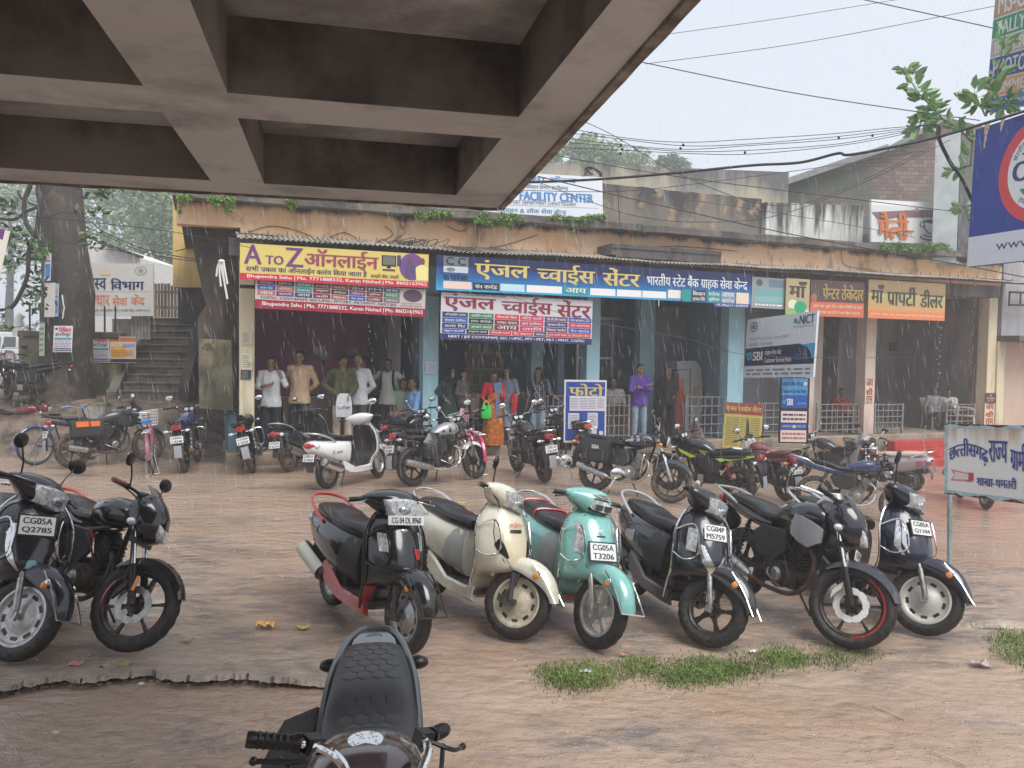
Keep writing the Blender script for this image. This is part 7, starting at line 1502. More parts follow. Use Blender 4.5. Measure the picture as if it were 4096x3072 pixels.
person('man in a white shirt phoning with one hand across his chest', 1085, 1427, -.35, 5, WSH, 'rolled', NAVT, dict(eL=(.09, .27, 1.19), wL=(.07, .14, 1.46), eR=(.02, -.25, 1.14), wR=(.19, .0, 1.20)), 0, look=(8, 0))
ph = None
person('man in a beige shirt with hands behind his back', 1200, 1404, -.45, -4, cloth('beige', (.62, .43, .28)), 'full', NAVT, dict(eL=(-.10, .27, 1.14), wL=(-.14, .08, .98), eR=(-.10, -.27, 1.14), wR=(-.14, -.08, .97)), 0)
o3, J3, M3 = person('man in a patterned olive shirt looking down and holding a white bag', 1370, 1421, -.30, 22, cloth('olive', (.075, .085, .035), col2=(.10, .11, .05), scale=45), 'full', cloth('cream_trousers', (.60, .52, .40)), dict(eL=(.05, .24, 1.14), wL=(.23, .10, 1.0), eR=(-.05, -.33, 1.17), wR=(.17, -.12, .985)), 1, lean=(.05, 0), look=(18, 20))
b = MB(); b.M = M3; sec = []
for z, wd, t in ((1.02, .07, .012), (.97, .12, .02), (.85, .135, .03), (.70, .14, .028), (.60, .135, .015)): sec.append([Vector((.27 + t * sx_, -.02 + wd * sy_ + .006 * math.sin(z * 40 + sy_ * 5), z)) for sx_, sy_ in ((-1, -1), (-1, 0), (-1, 1), (1, 1), (1, 0), (1, -1))])
b.loft(sec); bagw = tag(b.build('carry_bag', mat('white_carry_bag', (.62, .62, .66), .6, bump=.4, bscale=14), smooth=30), 'white carry bag lettered SHYAM held by the man in the olive shirt', 'bag')
b = MB(); b.M = M3 @ Matrix(((0, 0, 1, .302), (1, 0, 0, -.02), (0, 1, 0, .80), (0, 0, 0, 1))); write(b, 'SHYAM', -.10, -.06, .10, -.005, .003, .02); b.build('lettering', ink(90, 90, 110), bagw, smooth=0, fix=False)
person('bald man in a white shirt with one hand raised to his chest', 1434, 1420, -.42, -8, WSH, 'full', GRYT, dict(eR=(.03, -.24, 1.12), wR=(.19, -.10, 1.19), eL=(-.08, .26, 1.13), wL=(-.12, .10, .98)), 0, hair='bald', look=(-8, 14))
o5, J5, M5 = person('young man in a white T-shirt with dark backpack straps and elbows out', 1553, 1436, -.9, 0, cloth('off_white', (.58, .58, .54)), 'half', cloth('charcoal_trousers', (.045, .045, .05)), dict(eL=(-.06, .37, 1.24), wL=(-.12, .20, 1.04), eR=(-.06, -.37, 1.24), wR=(-.12, -.20, 1.04)), 1, look=(0, -8))
b = MB()
for s in (-1, 1): b.tube(curve([(-.10, s * .11, 1.42), (.02, s * .115, 1.47), (.12, s * .12, 1.38), (.145, s * .125, 1.22), (.10, s * .15, 1.08)], 5), .022, 8, flat=.45)
b.ell((-.20, 0, 1.2), (.10, .17, .24), 16, 10); bp_ = b.build('backpack', cloth('black_backpack', (.015, .015, .017)), o5)
person('seated man in a pale green shirt with a lowered mask beside the guard', 1618, 1509, -.8, 10, cloth('pale_green', (.36, .52, .34)), 'half', NAVT, dict(wL=(.30, .12, .62), wR=(.30, -.12, .62)), 1, seated=True, look=(10, 10))
o7, J7, M7 = person('seated security guard in a light blue shirt beside the blue pillar', 1658, 1506, -.35, -62, cloth('guard_blue', (.20, .38, .66)), 'half', NAVT, dict(eL=(.06, .22, .66), wL=(.30, .14, .60), eR=(.06, -.22, .66), wR=(.30, -.12, .60)), 1, seated=True)
b = MB(); b.tube(curve([(.02, .17, 1.0), (-.02, .19, .90), (.02, .20, .74)], 4), .010, 6); b.build('shoulder_cord', mat('navy_cord', (.015, .02, .05), .6), o7)
bench = thing('wooden_bench', 'low bench under the guard beside the light blue pillar', 'bench', loc=F(-2.15, -.45, .30), rz=TH, sc=KS)
b = MB(); b.box(-.35, .35, -.16, .16, .38, .42); b.build('seat', mat('bench_wood', (.24, .15, .085), .6, var=.3), bench, smooth=0)
for x in (-.3, .3): MB().box(x - .02, x + .02, -.14, .14, 0, .378).build('leg', DARK, bench, smooth=0)
GRN = cloth('dark_green', (.018, .055, .042));
person('woman in a dark green dress and headscarf with a hand on her hip', 1800, 1468, -.12, 52, GRN, 'full', None, dict(eR=(-.06, -.33, 1.18), wR=(.05, -.19, 1.02), eL=(.05, .26, 1.14), wL=(.22, .18, 1.0)), 2, hair='hijab', dress=(GRN, .12, cloth('black_scarf', (.018, .022, .026))), look=(20, 4))
person('small child in grey-brown clothes sitting on the railing beside the green dressed woman', 1854, 1478, -.05, 60, cloth('child_shirt', (.11, .09, .085)), 'full', cloth('child_trousers', (.105, .085, .075)), dict(kL=(.34, .09, .56), kR=(.34, -.09, .50), aL=(.32, .09, .20), aR=(.34, -.09, .12), wL=(.26, .14, .62), wR=(.22, -.16, .62)), 1, seated=True, floor=.69, shoes=True)
SARI = cloth('orange_sari', (.42, .115, .025), col2=(.60, .30, .06), scale=11, thr=(.55, .62), var=.05)
o10, J10, M10 = person('woman in an orange sari and red blouse covering her mouth with a blue cloth', 1975, 1487, .08, 14, cloth('red_blouse', (.52, .02, .03)), 'half', None, dict(eL=(.10, .22, 1.14), wL=(.13, .06, 1.40), eR=(.02, -.26, 1.12), wR=(.16, -.20, 1.02)), 1, hair='long', dress=(SARI, .05, None), look=(0, 6))
b = MB(); b.loft([[Vector((x, y0, z)), Vector((x, y1, z)), Vector((x - .012, y1, z)), Vector((x - .012, y0, z))] for x, y0, y1, z in ((.15, -.02, .16, 1.46), (.17, -.03, .14, 1.38), (.18, .0, .10, 1.28), (.17, .01, .09, 1.10), (.185, .01, .085, .85), (.19, .015, .08, .66))]); b.build('blue_cloth', cloth('blue_stole', (.06, .13, .30), col2=(.14, .24, .42), scale=18), o10)
b = MB(); b.loft([[Vector((.0 + .15 * math.cos(a + .3), .17 * math.sin(a + .3), z)), Vector((.02 + .165 * math.cos(a + .3), .182 * math.sin(a + .3), z)), Vector((.02 + .165 * math.cos(a + .3), .182 * math.sin(a + .3), z + .17)), Vector((.0 + .15 * math.cos(a + .3), .17 * math.sin(a + .3), z + .17))] for a, z in [(R(-70 + 18 * k), .98 + .035 * k) for k in range(10)]]); b.build('sari_drape', SARI, o10)
b = MB(); b.M = M10; b.loft([[Vector((x, y, z)) for x, y in se_] for se_, z in [([(.20 + .055 * math.cos(a) * q, -.20 + .125 * math.copysign(abs(math.cos(a + 1.57)) ** .6, math.cos(a + 1.57)) * q) for a in [6.283 * j / 18 for j in range(18)]], z) for z, q in ((.66, .85), (.68, 1), (.80, 1.0), (.92, .86), (.95, .7))]]); gb_ = tag(b.build('hand_bag', mat('bright_green_bag', (.02, .58, .06), .4, coat=.3, bump=.1)), 'bright green bag held by the woman in the orange sari', 'bag')
b = MB(); b.M = M10; b.tube(curve([(.20, -.27, .94), (.19, -.24, 1.02), (.18, -.20, 1.05), (.19, -.16, 1.02), (.20, -.13, .94)], 5), .012, 7); b.build('handle', mat('yellow_handle', (.65, .55, .04), .5), gb_)
o8 = [q for q in bpy.data.objects if str(q.get('label', '')).startswith('woman in a dark green')][0].matrix_world
b = MB(); b.M = o8; b.loft([[Vector((.25 + .05 * math.cos(a), .20 + w_ * math.copysign(abs(math.sin(a)) ** .6, math.sin(a)), z)) for a in [6.283 * j / 16 for j in range(16)]] for z, w_ in ((.58, .13), (.62, .16), (.78, .15), (.84, .11))]); pk = tag(b.build('hand_bag', mat('pink_bag', (.70, .14, .22), .5, col2=(.78, .62, .60), scale=10, thr=(.5, .52))), 'pink and white bag held by the woman in dark green', 'bag')
b = MB(); b.M = o8; b.tube(curve([(.25, .11, .83), (.235, .15, .95), (.23, .19, 1.0), (.235, .24, .95), (.25, .29, .83)], 5), .010, 6); b.build('handle', mat('pale_strap', (.66, .60, .55), .6), pk)
KUR = cloth('blue_grey_kurta', (.16, .20, .26), col2=(.26, .30, .36), scale=40)
o11, J11, M11 = person('young woman in a long blue-grey kurta holding a red cloth', 2028, 1469, -.15, -8, KUR, 'half', cloth('white_leggings', (.62, .62, .64)), dict(eL=(.02, .25, 1.14), wL=(.20, .19, 1.03), eR=(.02, -.22, 1.14), wR=(.15, -.08, 1.05)), 0, hair='long', dress=(KUR, .42, None), look=(-14, 0))
b = MB(); b.M = M11; r = random.Random(3); b.loft([[Vector((.24 + .04 * math.cos(a) * r.uniform(.8, 1.2), .20 + w_ * math.sin(a), z)) for a in [6.283 * j / 14 for j in range(14)]] for z, w_ in ((.72, .03), (.80, .06), (.95, .075), (1.08, .09), (1.13, .05))]); tag(b.build('red_cloth', cloth('red_cloth', (.55, .02, .04)), smooth=40), 'folded red cloth held by the woman in the blue-grey kurta', 'cloth')
POLK = bpy.data.materials.new('polka_dot_cloth'); POLK.use_nodes = True; nt = POLK.node_tree; tc = nt.nodes.new('ShaderNodeTexCoord'); vo = nt.nodes.new('ShaderNodeTexVoronoi'); vo.inputs['Scale'].default_value = 26; vo.inputs['Randomness'].default_value = .25; nt.links.new(tc.outputs['Object'], vo.inputs[0])
rp = nt.nodes.new('ShaderNodeValToRGB'); rp.color_ramp.elements[0].position = .26; rp.color_ramp.elements[0].color = (.6, .6, .6, 1); rp.color_ramp.elements[1].position = .30; rp.color_ramp.elements[1].color = (.016, .02, .04, 1); nt.links.new(vo.outputs['Distance'], rp.inputs[0]); nt.links.new(rp.outputs[0], nt.nodes['Principled BSDF'].inputs[0]); nt.nodes['Principled BSDF'].inputs['Roughness'].default_value = .85
o12, J12, M12 = person('girl in a navy polka dot top and pale jeans leaning on the railing', 2155, 1470, -.02, -10, POLK, 'rolled', JEAN, dict(eL=(.03, .28, 1.13), wL=(.05, .42, 1.02), eR=(.0, -.22, 1.12), wR=(.06, -.24, .89)), 1, hair='long', look=(-12, 0))
b = MB(); b.tube(curve([(-.10, -.12, 1.42), (.03, -.13, 1.475), (.125, -.10, 1.38), (.15, -.02, 1.18), (.12, .10, .98)], 5), .014, 8, flat=.5); b.build('bag_strap', mat('tan_strap', (.30, .24, .18), .7), o12)
person('seated clerk in a pinkish white shirt behind the railing', 2452, 1506, -1.0, 0, cloth('pinkish_white', (.55, .46, .48)), 'half', GRYT, dict(wL=(.30, .16, .66), wR=(.30, -.16, .66)), 1, seated=True)
person('man in a purple shirt and pale jeans with folded arms', 2560, 1457, -.12, 14, cloth('purple', (.105, .045, .30)), 'full', JEAN, dict(eL=(.07, .24, 1.13), wL=(.21, -.06, 1.19), eR=(.07, -.24, 1.13), wR=(.23, .10, 1.25), aL=(-.02, .13, .08)), 1, look=(22, 0), shoes=mat('white_shoes', (.55, .55, .55), .5))
person('man in dark clothes with an orange shirt collar beside the grey cabinet', 2674, 1467, -.45, 4, cloth('near_black', (.022, .022, .026)), 'full', cloth('black_trousers', (.016, .016, .02)), dict(wL=(.18, .10, 1.02), wR=(.10, -.22, .92)), 1, look=(16, -10))
person('person in dull orange half hidden behind the man in dark clothes', 2700, 1479, -.85, 10, cloth('dull_orange', (.42, .11, .045)), 'full', cloth('dull_red', (.20, .04, .04)), {}, 1, hair='long', dress=(cloth('dull_red_skirt', (.22, .045, .04)), .1, None))
SHAW = cloth('brown_grey_shawl', (.15, .12, .105), col2=(.26, .22, .20), scale=9)
person('old person wrapped in a grey-brown shawl sitting by the rusty railing', 2786, 1649, .10, -18, SHAW, 'full', cloth('orange_brown_cloth', (.36, .14, .05)), dict(pel=(0, 0, .22), che=(.04, 0, .52), nek=(.08, 0, .69), hed=(.10, 0, .82), sL=(.06, .16, .65), sR=(.06, -.16, .65), eL=(.16, .22, .45), eR=(.16, -.22, .45), wL=(.32, .08, .46), wR=(.32, -.08, .46), hL=(0, .09, .17), hR=(0, -.09, .17), kL=(.32, .20, .38), kR=(.32, -.20, .38), aL=(.30, .08, .08), aR=(.30, -.08, .08)), 1, hair='shawl', dress=None if 0 else (SHAW, .12, SHAW), seated=True, floor=-.06)
person('person in a red shirt sitting behind the railing near the red lettered pillar', 3366, 1552, -.9, -6, cloth('faded_red', (.40, .075, .06)), 'half', GRYT, {}, 1, seated=True)
person('man in a white shirt sitting on a plastic chair in the tea shop', 3795, 1555, -.75, -30, WSH, 'full', NAVT, dict(wL=(.26, .10, .66), eL=(.05, .22, .70)), 1, seated=True)
person('man in a checked pale shirt sitting at the tea shop next to the water stream', 3735, 1548, -.95, 10, cloth('pale_check', (.40, .40, .42), col2=(.20, .20, .22), scale=30), 'half', GRYT, {}, 1, seated=True)
PLAS = mat('white_plastic_chair', (.55, .50, .42), .4, var=.1)
def chair(label, px, w, face):
    p = onf(px, 1700, w); o = thing('plastic_chair', label, 'chair', loc=(p.x, p.y, .138), rz=R(-90 + face), group='plastic chairs at the tea shop')
    b = MB(); b.loft([se(x, .22, .018, 0, .43, 14, 4) for x in (-.20, 0, .22)]); b.build('seat', PLAS, o)
    b = MB(); b.loft([[Vector((-.20 - .14 * t, y, .45 + .42 * t)) for y in (-.2 - .02 * t, .2 + .02 * t)] + [Vector((-.225 - .14 * t, .2 + .02 * t, .45 + .42 * t)), Vector((-.225 - .14 * t, -.2 - .02 * t, .45 + .42 * t))] for t in (0, .35, .7, 1)]); b.build('backrest', PLAS, o)
    for x, y in ((.2, .2), (.2, -.2), (-.2, .2), (-.2, -.2)): MB().obox((x, y, .42), (x * 1.15, y * 1.12, 0), .05, .03).build('leg', PLAS, o)
    for s in (-1, 1): b = MB(); b.tube(curve([(-.28, s * .22, .64), (0, s * .25, .66), (.2, s * .24, .62), (.22, s * .22, .44)], 4), .018, 8, flat=.6); b.build('armrest', PLAS, o)
chair('pale plastic chair under the man in the white shirt at the tea shop', 3795, -.75, -30); chair('pale plastic chair under the man in the checked shirt', 3735, -.95, 10); chair('empty pale plastic chair at the front edge of the tea shop', 3860, -.25, 60); chair('plastic chair under the clerk behind the railing', 2452, -1.0, 0); chair('plastic chair under the red clad person', 3366, -.9, -6)
def desk(label, u0, u1, y0, y1, h, m, name='counter', cat='counter'):
    o = thing(name, label, cat, loc=FO, rz=TH, sc=KS); b = MB(); b.box(u0, u1, y0, y1, .302, .30 + h - .03); b.build('body', m, o, smooth=0); b = MB(); b.box(u0 - .03, u1 + .03, y0 - .03, y1 + .03, .30 + h - .0295, .30 + h); b.build('top', mat('counter_top', (.16, .11, .08), .3), o, smooth=0, bev=.005); return o
o = desk('brown wooden counter with a white notice behind the olive shirted man', -4.25, -2.9, .55, .95, .95, mat('brown_laminate', (.12, .07, .05), .4, var=.2)); b = MB(); b.box(-3.98, -3.72, .543, .549, .75, 1.0); b.build('notice', ink(222, 220, 226), o, smooth=0)
desk('dark glass counter of the second shop behind the women', -.9, .75, .9, 1.4, 1.0, mat('dark_counter', (.045, .05, .055), .3))
desk('clerk desk behind the grille railing', 2.0, 3.0, .55, .9, .75, mat('brown_laminate', (.12, .07, .05)), 'desk', 'desk')
o = thing('wall_shelf', 'yellowish shelf of goods at the back of the second shop', 'shelf', loc=FO, rz=TH, sc=KS); b = MB(); b.box(-.1, .85, 2.7, 2.95, .9, 2.6)
b.build('carcass', mat('shelf_wood', (.30, .26, .17), .6), o, smooth=0); r = random.Random(9)
for k in range(5): MB().box(-.12, .87, 2.62, 2.699, 1.0 + k * .36, 1.03 + k * .36).build('shelf_board', mat('shelf_board', (.42, .38, .28), .5), o, smooth=0)
b = MB(); gm = [ink(*c) for c in ((170, 160, 120), (120, 130, 120), (190, 190, 180), (110, 90, 70), (150, 60, 50))]
for k in range(4):
    x = -.08
    while x < .78: w_ = r.uniform(.05, .14); b.k = r.randrange(5); b.box(x, x + w_ - .008, 2.63, 2.698, 1.0305 + k * .36, 1.06 + k * .36 + r.uniform(.1, .24)); x += w_
b.build('packets', gm, o, smooth=0)
o = thing('air_cooler', 'big grey metal air cooler cabinet with a rounded hood beside the light blue pillar', 'cooler', loc=FO, rz=TH, sc=KS); CM = mat('cooler_metal', (.40, .41, .41), .4, .3, var=.12)
b = MB(); b.box(4.35, 4.72, .95, 1.7, .302, 1.80); b.box(4.723, 5.03, .90, 1.7, .302, 1.52); b.build('cabinet', CM, o, smooth=0, bev=.02)
b = MB(); b.prism([(4.35, .93, 1.803), (4.35, .93, 1.98), (4.80, .93, 2.0), (4.92, .93, 1.95), (5.0, .93, 1.80), (5.02, .93, 1.523), (4.724, .93, 1.523), (4.724, .93, 1.803)], (0, .7, 0)); b.build('hood', CM, o, smooth=30)
b = MB(); b.box(4.76, 5.0, .885, .897, .98, 1.42); b.build('mesh_pad', mat('cooler_mesh', (.30, .24, .16), .9, bump=.8, bscale=90), o, smooth=0)
o = thing('wall_fan', 'grey wall fan on the mauve back wall of the first shop', 'fan', loc=F(-3.2, -2.85, 2.0), rz=TH, sc=KS); b = MB(); b.lathe([(.002, 0), (.11, .02), (.12, .05), (.04, .08)], (0, 0, 0), (0, 1, 0), 20); b.build('cage', mat('fan_grey', (.5, .5, .5), .5), o); b = MB(); b.tube([(0, .1, 0), (0, .14, -.2)], .02, 8); b.build('bracket', DARK, o)
o = thing('wall_shelf', 'small dark wall shelf with bundles on the mauve wall', 'shelf', loc=F(-2.55, -2.3, 1.95), rz=TH, sc=KS); b = MB(); b.box(-.3, .3, 0, .25, 0, .03); b.build('board', DARK, o, smooth=0); b = MB(); b.ell((-.1, .12, .14), (.16, .1, .11), 12, 8); b.ell((.15, .12, .10), (.1, .1, .07), 12, 8); b.build('bundles', cloth('pale_bundle', (.30, .28, .28)), o)
o = thing('helmet', 'black helmet lying on the brown counter', 'helmet', loc=F(-4.0, -.72, 1.255), rz=TH + 1, sc=KS); b = MB(); b.ell((0, 0, .12), (.15, .125, .13), 20, 12); b.build('shell', BLK, o); b = MB(); b.ell((.055, 0, .12), (.105, .11, .06), 18, 10); b.build('visor', mat('helmet_visor', (.04, .045, .05), .08, coat=.8), o)
o = thing('fridge', 'white fridge standing at the back of the tea shop', 'fridge', loc=FO, rz=TH, sc=KS); b = MB(); b.box(9.75, 10.35, 2.2, 2.8, .302, 1.75); b.build('cabinet', mat('fridge_white', (.5, .5, .5), .4), o, smooth=0, bev=.02); b = MB(); b.box(9.78, 10.32, 2.165, 2.197, .36, 1.70); b.build('door', mat('fridge_door', (.42, .43, .44), .2), o, smooth=0, bev=.01)
# ================================================================ trees, plants, wires, small things, rain, haze
LF = [mat('leaf_dark', (.035, .075, .018), .5, var=.25, scale=2), mat('leaf_mid', (.060, .125, .028), .5, var=.25, scale=2), mat('leaf_light', (.10, .18, .045), .5, var=.25, scale=2)]
FARL = [mat('hazed_leaf_dark', (.085, .145, .055), .6, var=.2, scale=1), mat('hazed_leaf_mid', (.14, .22, .085), .6, var=.2, scale=1), mat('hazed_leaf_light', (.20, .30, .12), .6, var=.2, scale=1)]  # far leaves lightened: distance haze put into their colour
FERN = [mat('fern_light', (.17, .30, .05), .5, var=.2, scale=4), mat('fern_mid', (.10, .21, .04), .5, var=.2, scale=4)]
BARK = stained('wet_bark', (.066, .054, .046), (.022, .019, .017), 0, 6, True, 2.6, .8, .1, base2=(.075, .060, .048), patch=(.11, .085, .06), streak=.16, bump=1.0)
def leafset(b, clumps, n, size, r, kinds=3, droop=.3):
    tot = sum(q[1][0] * q[1][1] * q[1][2] for q in clumps)
    for c, rad, k0 in clumps:
        m = max(8, int(n * rad[0] * rad[1] * rad[2] / tot))
        for _ in range(m):
            d = Vector((r.gauss(0, 1), r.gauss(0, 1), r.gauss(0, 1))).normalized() * (r.random() ** .35)
            p = c + Vector((d.x * rad[0], d.y * rad[1], d.z * rad[2])); s = size * r.uniform(.6, 1.4)
            a = Vector((r.gauss(0, 1), r.gauss(0, 1), r.gauss(0, .5) - droop)).normalized(); q = a.cross(Vector((r.gauss(0, 1), r.gauss(0, 1), r.gauss(0, 1)))).normalized()
            b.k = min(kinds - 1, max(0, k0 + r.choice((-1, 0, 0, 0, 1)))); b.add([p - a * s, p + q * s * .42, p + a * s, p - q * s * .42], [(0, 1, 2, 3)])
def clumpy(c, rad, n, r, cr=.34):
    out = []
    for _ in range(n):
        d = Vector((r.gauss(0, 1), r.gauss(0, 1), r.gauss(0, 1))).normalized() * (r.random() ** .45)
        q = r.uniform(.6, 1.25) * cr; out.append((c + Vector((d.x * rad[0], d.y * rad[1], d.z * rad[2])), (rad[0] * q, rad[1] * q, rad[2] * q * .8), r.choice((0, 1, 1, 2))))
    return out
def tree(label, base, c, rad, n, size, seed, clumps=26):
    r = random.Random(seed); o = thing('tree', label, 'tree', loc=base, group='trees beyond the shops'); L = c - base
    b = MB(); b.tube(curve([(0, 0, -.3), L * .3 + Vector((r.uniform(-.3, .3), 0, 0)), L * .6, L * .95], 4), [.045 * rad[2] * (1 - .06 * i) + .05 for i in range(13)], 10)
    for k in range(7):
        a = 6.28 * k / 7; e = L + Vector((math.cos(a) * rad[0] * .7, math.sin(a) * rad[1] * .7, r.uniform(-.2, .5) * rad[2])); b.tube(curve([L * r.uniform(.5, .7), L * .75 + (e - L) * .4, e], 4), [.09, .08, .07, .06, .055, .05, .045, .04, .03], 6)
    b.build('trunk', BARK, o)
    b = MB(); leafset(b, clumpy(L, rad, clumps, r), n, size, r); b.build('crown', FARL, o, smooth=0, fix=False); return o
def gtop(p): return Vector((p.x, p.y, .9 if p.x < -6 else 0))
for lab, px, py, Y, rx, rz, n, sz, sd in (
    ('tall pale misty tree above the staircase and revenue sign', 560, 800, 68, 6.2, 7.8, 4200, .26, 1), ('misty tree behind the white gabled house', 420, 620, 80, 8, 9.4, 3000, .30, 2),
    ('broad misty tree behind the white car', 40, 850, 72, 7.8, 9.0, 3600, .28, 3), ('misty tree behind the trunk lost in the rain', 230, 760, 88, 9.4, 11.0, 3000, .32, 4), ('dense misty tree beside the yellow building', 680, 930, 50, 3.3, 6.0, 3600, .20, 5),
    ('round misty treetop behind the old parapet', 2390, 640, 62, 3.5, 2.3, 6000, .19, 6), ('small misty treetop beside the round one behind the parapet', 2690, 668, 62, 1.6, 1.4, 2200, .18, 7), ('misty treetop hidden partly by the canopy corner', 2180, 660, 66, 3.2, 2.0, 3000, .2, 8)):
    c = at(px, py, Y); tree(lab, gtop(c), c, (rx, rx * .9, rz), n, sz, sd, 30)
b = MB(); r = random.Random(77)
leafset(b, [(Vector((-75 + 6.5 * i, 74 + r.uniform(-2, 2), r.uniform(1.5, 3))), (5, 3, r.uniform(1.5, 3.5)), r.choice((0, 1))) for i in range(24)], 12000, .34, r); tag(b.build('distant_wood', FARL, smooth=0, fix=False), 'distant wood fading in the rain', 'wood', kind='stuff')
T0 = 17.6; tr = thing('roadside_tree', 'huge old roadside tree with posters nailed on its trunk beside the staircase', 'tree', loc=at(253, 1640, T0))
base = tr.location.copy(); b = MB(); sec = []
prof = [(1700, 118, 392), (1640, 128, 382), (1590, 137, 370), (1500, 158, 360), (1400, 170, 358), (1290, 176, 364), (1178, 181, 369), (1090, 181, 358), (989, 180, 341), (860, 176, 328), (743, 174, 320), (500, 168, 312), (200, 160, 308), (-100, 140, 320), (-300, 100, 360)]
for i, (py, xl, xr) in enumerate(prof):
    a0, a1 = at(xl, py, T0), at(xr, py, T0); c = (a0 + a1) / 2 - base; hw = (a1 - a0).length / 2
    sec.append((c, hw))
fine_ = []
for i in range(len(sec) - 1):
    for k in range(5): t = k / 5; fine_.append((sec[i][0].lerp(sec[i + 1][0], t), sec[i][1] * (1 - t) + sec[i + 1][1] * t))
ring = []
for c, hw in fine_:
    q = []
    for j in range(56):
        a = 6.28318 * j / 56; d = 1 + .055 * noise.noise(Vector((math.cos(a) * 3, math.sin(a) * 3, c.z * .35))) + .03 * noise.noise(Vector((math.cos(a) * 9, math.sin(a) * 9, c.z * 1.2)))
        q.append(c + Vector((math.cos(a) * hw * d, math.sin(a) * hw * d, 0)))
    ring.append(q)
b.loft(ring); b.build('trunk', BARK, tr, smooth=60)
r = random.Random(21)
def S1(x, y, Y=15.6): return at(x * .7236, 700 + y * .7236, Y) - base
b = MB()
for pts, rad in (([(190, -30), (165, 60), (135, 150), (140, 250), (185, 330), (200, 345)], .045), ([(245, -40), (210, 60), (218, 160), (205, 300), (200, 345)], .045), ([(200, 345), (160, 410), (150, 560), (95, 690), (60, 735)], .04), ([(200, 345), (235, 400), (250, 470)], .03), ([(0, 240), (80, 245), (150, 200), (215, 175)], .03), ([(100, 85), (120, 130), (210, 175)], .022), ([(480, 330), (560, 380), (620, 400)], .015)):
    b.tube(curve([S1(*p) for p in pts], 6), rad, 7)
b.build('branch', mat('dark_branch', (.045, .036, .032), .7, var=.3), tr)
b = MB(); leafset(b, [(S1(x, y, 15.6 + r.uniform(-.4, 1.0)), (.22, .25, .16), r.choice((0, 0, 1))) for x, y in ((20, 130), (60, 170), (20, 200), (90, 330), (60, 360), (120, 330), (170, 370), (210, 400), (110, 420), (80, 480), (180, 440), (230, 430), (200, 500), (210, 560), (60, 500), (190, 610), (220, 650), (170, 690), (200, 740), (5, 760), (10, 820), (150, 680), (240, 700), (30, 300), (10, 400))], 400, .08, r); b.build('leaves', LF, tr, smooth=0, fix=False)
b = MB(); leafset(b, [(S1(x, y, 16.5), (.22, .2, .12), r.choice((0, 1))) for x, y in ((470, 200), (500, 320), (490, 370), (530, 390), (580, 95), (560, 110), (620, 90), (510, 110), (540, 200))], 170, .07, r); b.build('leaves', LF, tr, smooth=0, fix=False)
b = MB(); C_ = at(250, -500, T0) - base; leafset(b, clumpy(C_ + Vector((0, 0, 4)), (4, 4, 2.2), 24, r), 1600, .2, r); b.build('crown', LF, tr, smooth=0, fix=False)
institute('institute poster nailed on the tree trunk', at(216, 1303, 17.02), at(292, 1303, 17.02), at(214, 1408, 16.95))
for lab, q, m in (('narrow blue and white poster high on the tree trunk', (181, 989, 206, 1123), ink(196, 206, 222)), ('crumpled white poster below the blue one on the trunk', (179, 1131, 222, 1268), ink(206, 202, 198)), ('blue edged poster half behind the crumpled one on the trunk', (214, 1134, 236, 1266), ink(170, 186, 206))):
    s = Sign('poster', lab, at(q[0], q[1], 17.03), at(q[2], q[1], 17.0), at(q[0], q[3], 17.0), m, 'poster', .008)
    if m is not MATS.get('x') and 'crumpled white' not in lab: s.rect(.1, .1, .9, .5, ink(80, 130, 190), 2); s.disc(.5, .75, .3, .1, ink(190, 150, 130), 2); s.fine(.1, .55, .9, .65, NAVYI, 1, seed=3)
    s.done()
s = Sign('poster', 'pale green strip poster on the side of the trunk near the white car', at(158, 1290, 17.1), at(178, 1288, 17.0), at(146, 1425, 17.1), ink(186, 196, 176), 'poster', .008); s.fine(.1, .1, .9, .9, ink(120, 140, 120), 5, seed=2); s.done()
b = MB(); b.tube([at(249, 1180, 16.98), at(253, 1215, 16.95), at(257, 1230, 16.95), at(250, 1275, 16.95)], .016, 7); tag(b.build('white_strap', mat('white_strap', (.66, .66, .64), .5)), 'white plastic strap hanging down the tree trunk', 'strap')
def ledge_plant(label, x0, x1, y0, y1, n, hang=(), w=.34, seed=1):
    r = random.Random(seed); p0, p1 = onf(x0, y1, w), onf(x1, y1, w); base = (p0 + p1) / 2; o = thing('ledge_plant', label, 'plant', loc=base, group='plants on the roof ledge')
    b = MB(); cl = []; m = max(3, int((x1 - x0) / 13))
    for i in range(m):
        t = (i + .5) / m; px = x0 + (x1 - x0) * t; h = r.uniform(.3, 1.0); c = onf(px, y1 - (y1 - y0) * .5 * h, w + r.uniform(-.12, .08)) - base; hz = (y1 - y0) * .5 * h / FPX * 16; cl.append((c, (.10, .10, hz + .02), r.choice((0, 0, 1))))
    for px, yb in hang:
        for k in range(5): cl.append((onf(px + r.uniform(-8, 8), y1 + (yb - y1) * k / 4, w + .06) - base, (.06, .05, .05), r.choice((0, 1))))
    leafset(b, cl, n, .038, r, 2, .5); b.build('leaves', FERN, o, smooth=0, fix=False)
    b = MB()
    for c, rad, k in cl: b.tube([c - Vector((0, 0, rad[2] + .05)), c + Vector((.02, 0, rad[2] * .6))], .005, 4)
    b.build('stems', mat('plant_stem', (.10, .12, .04), .7), o)
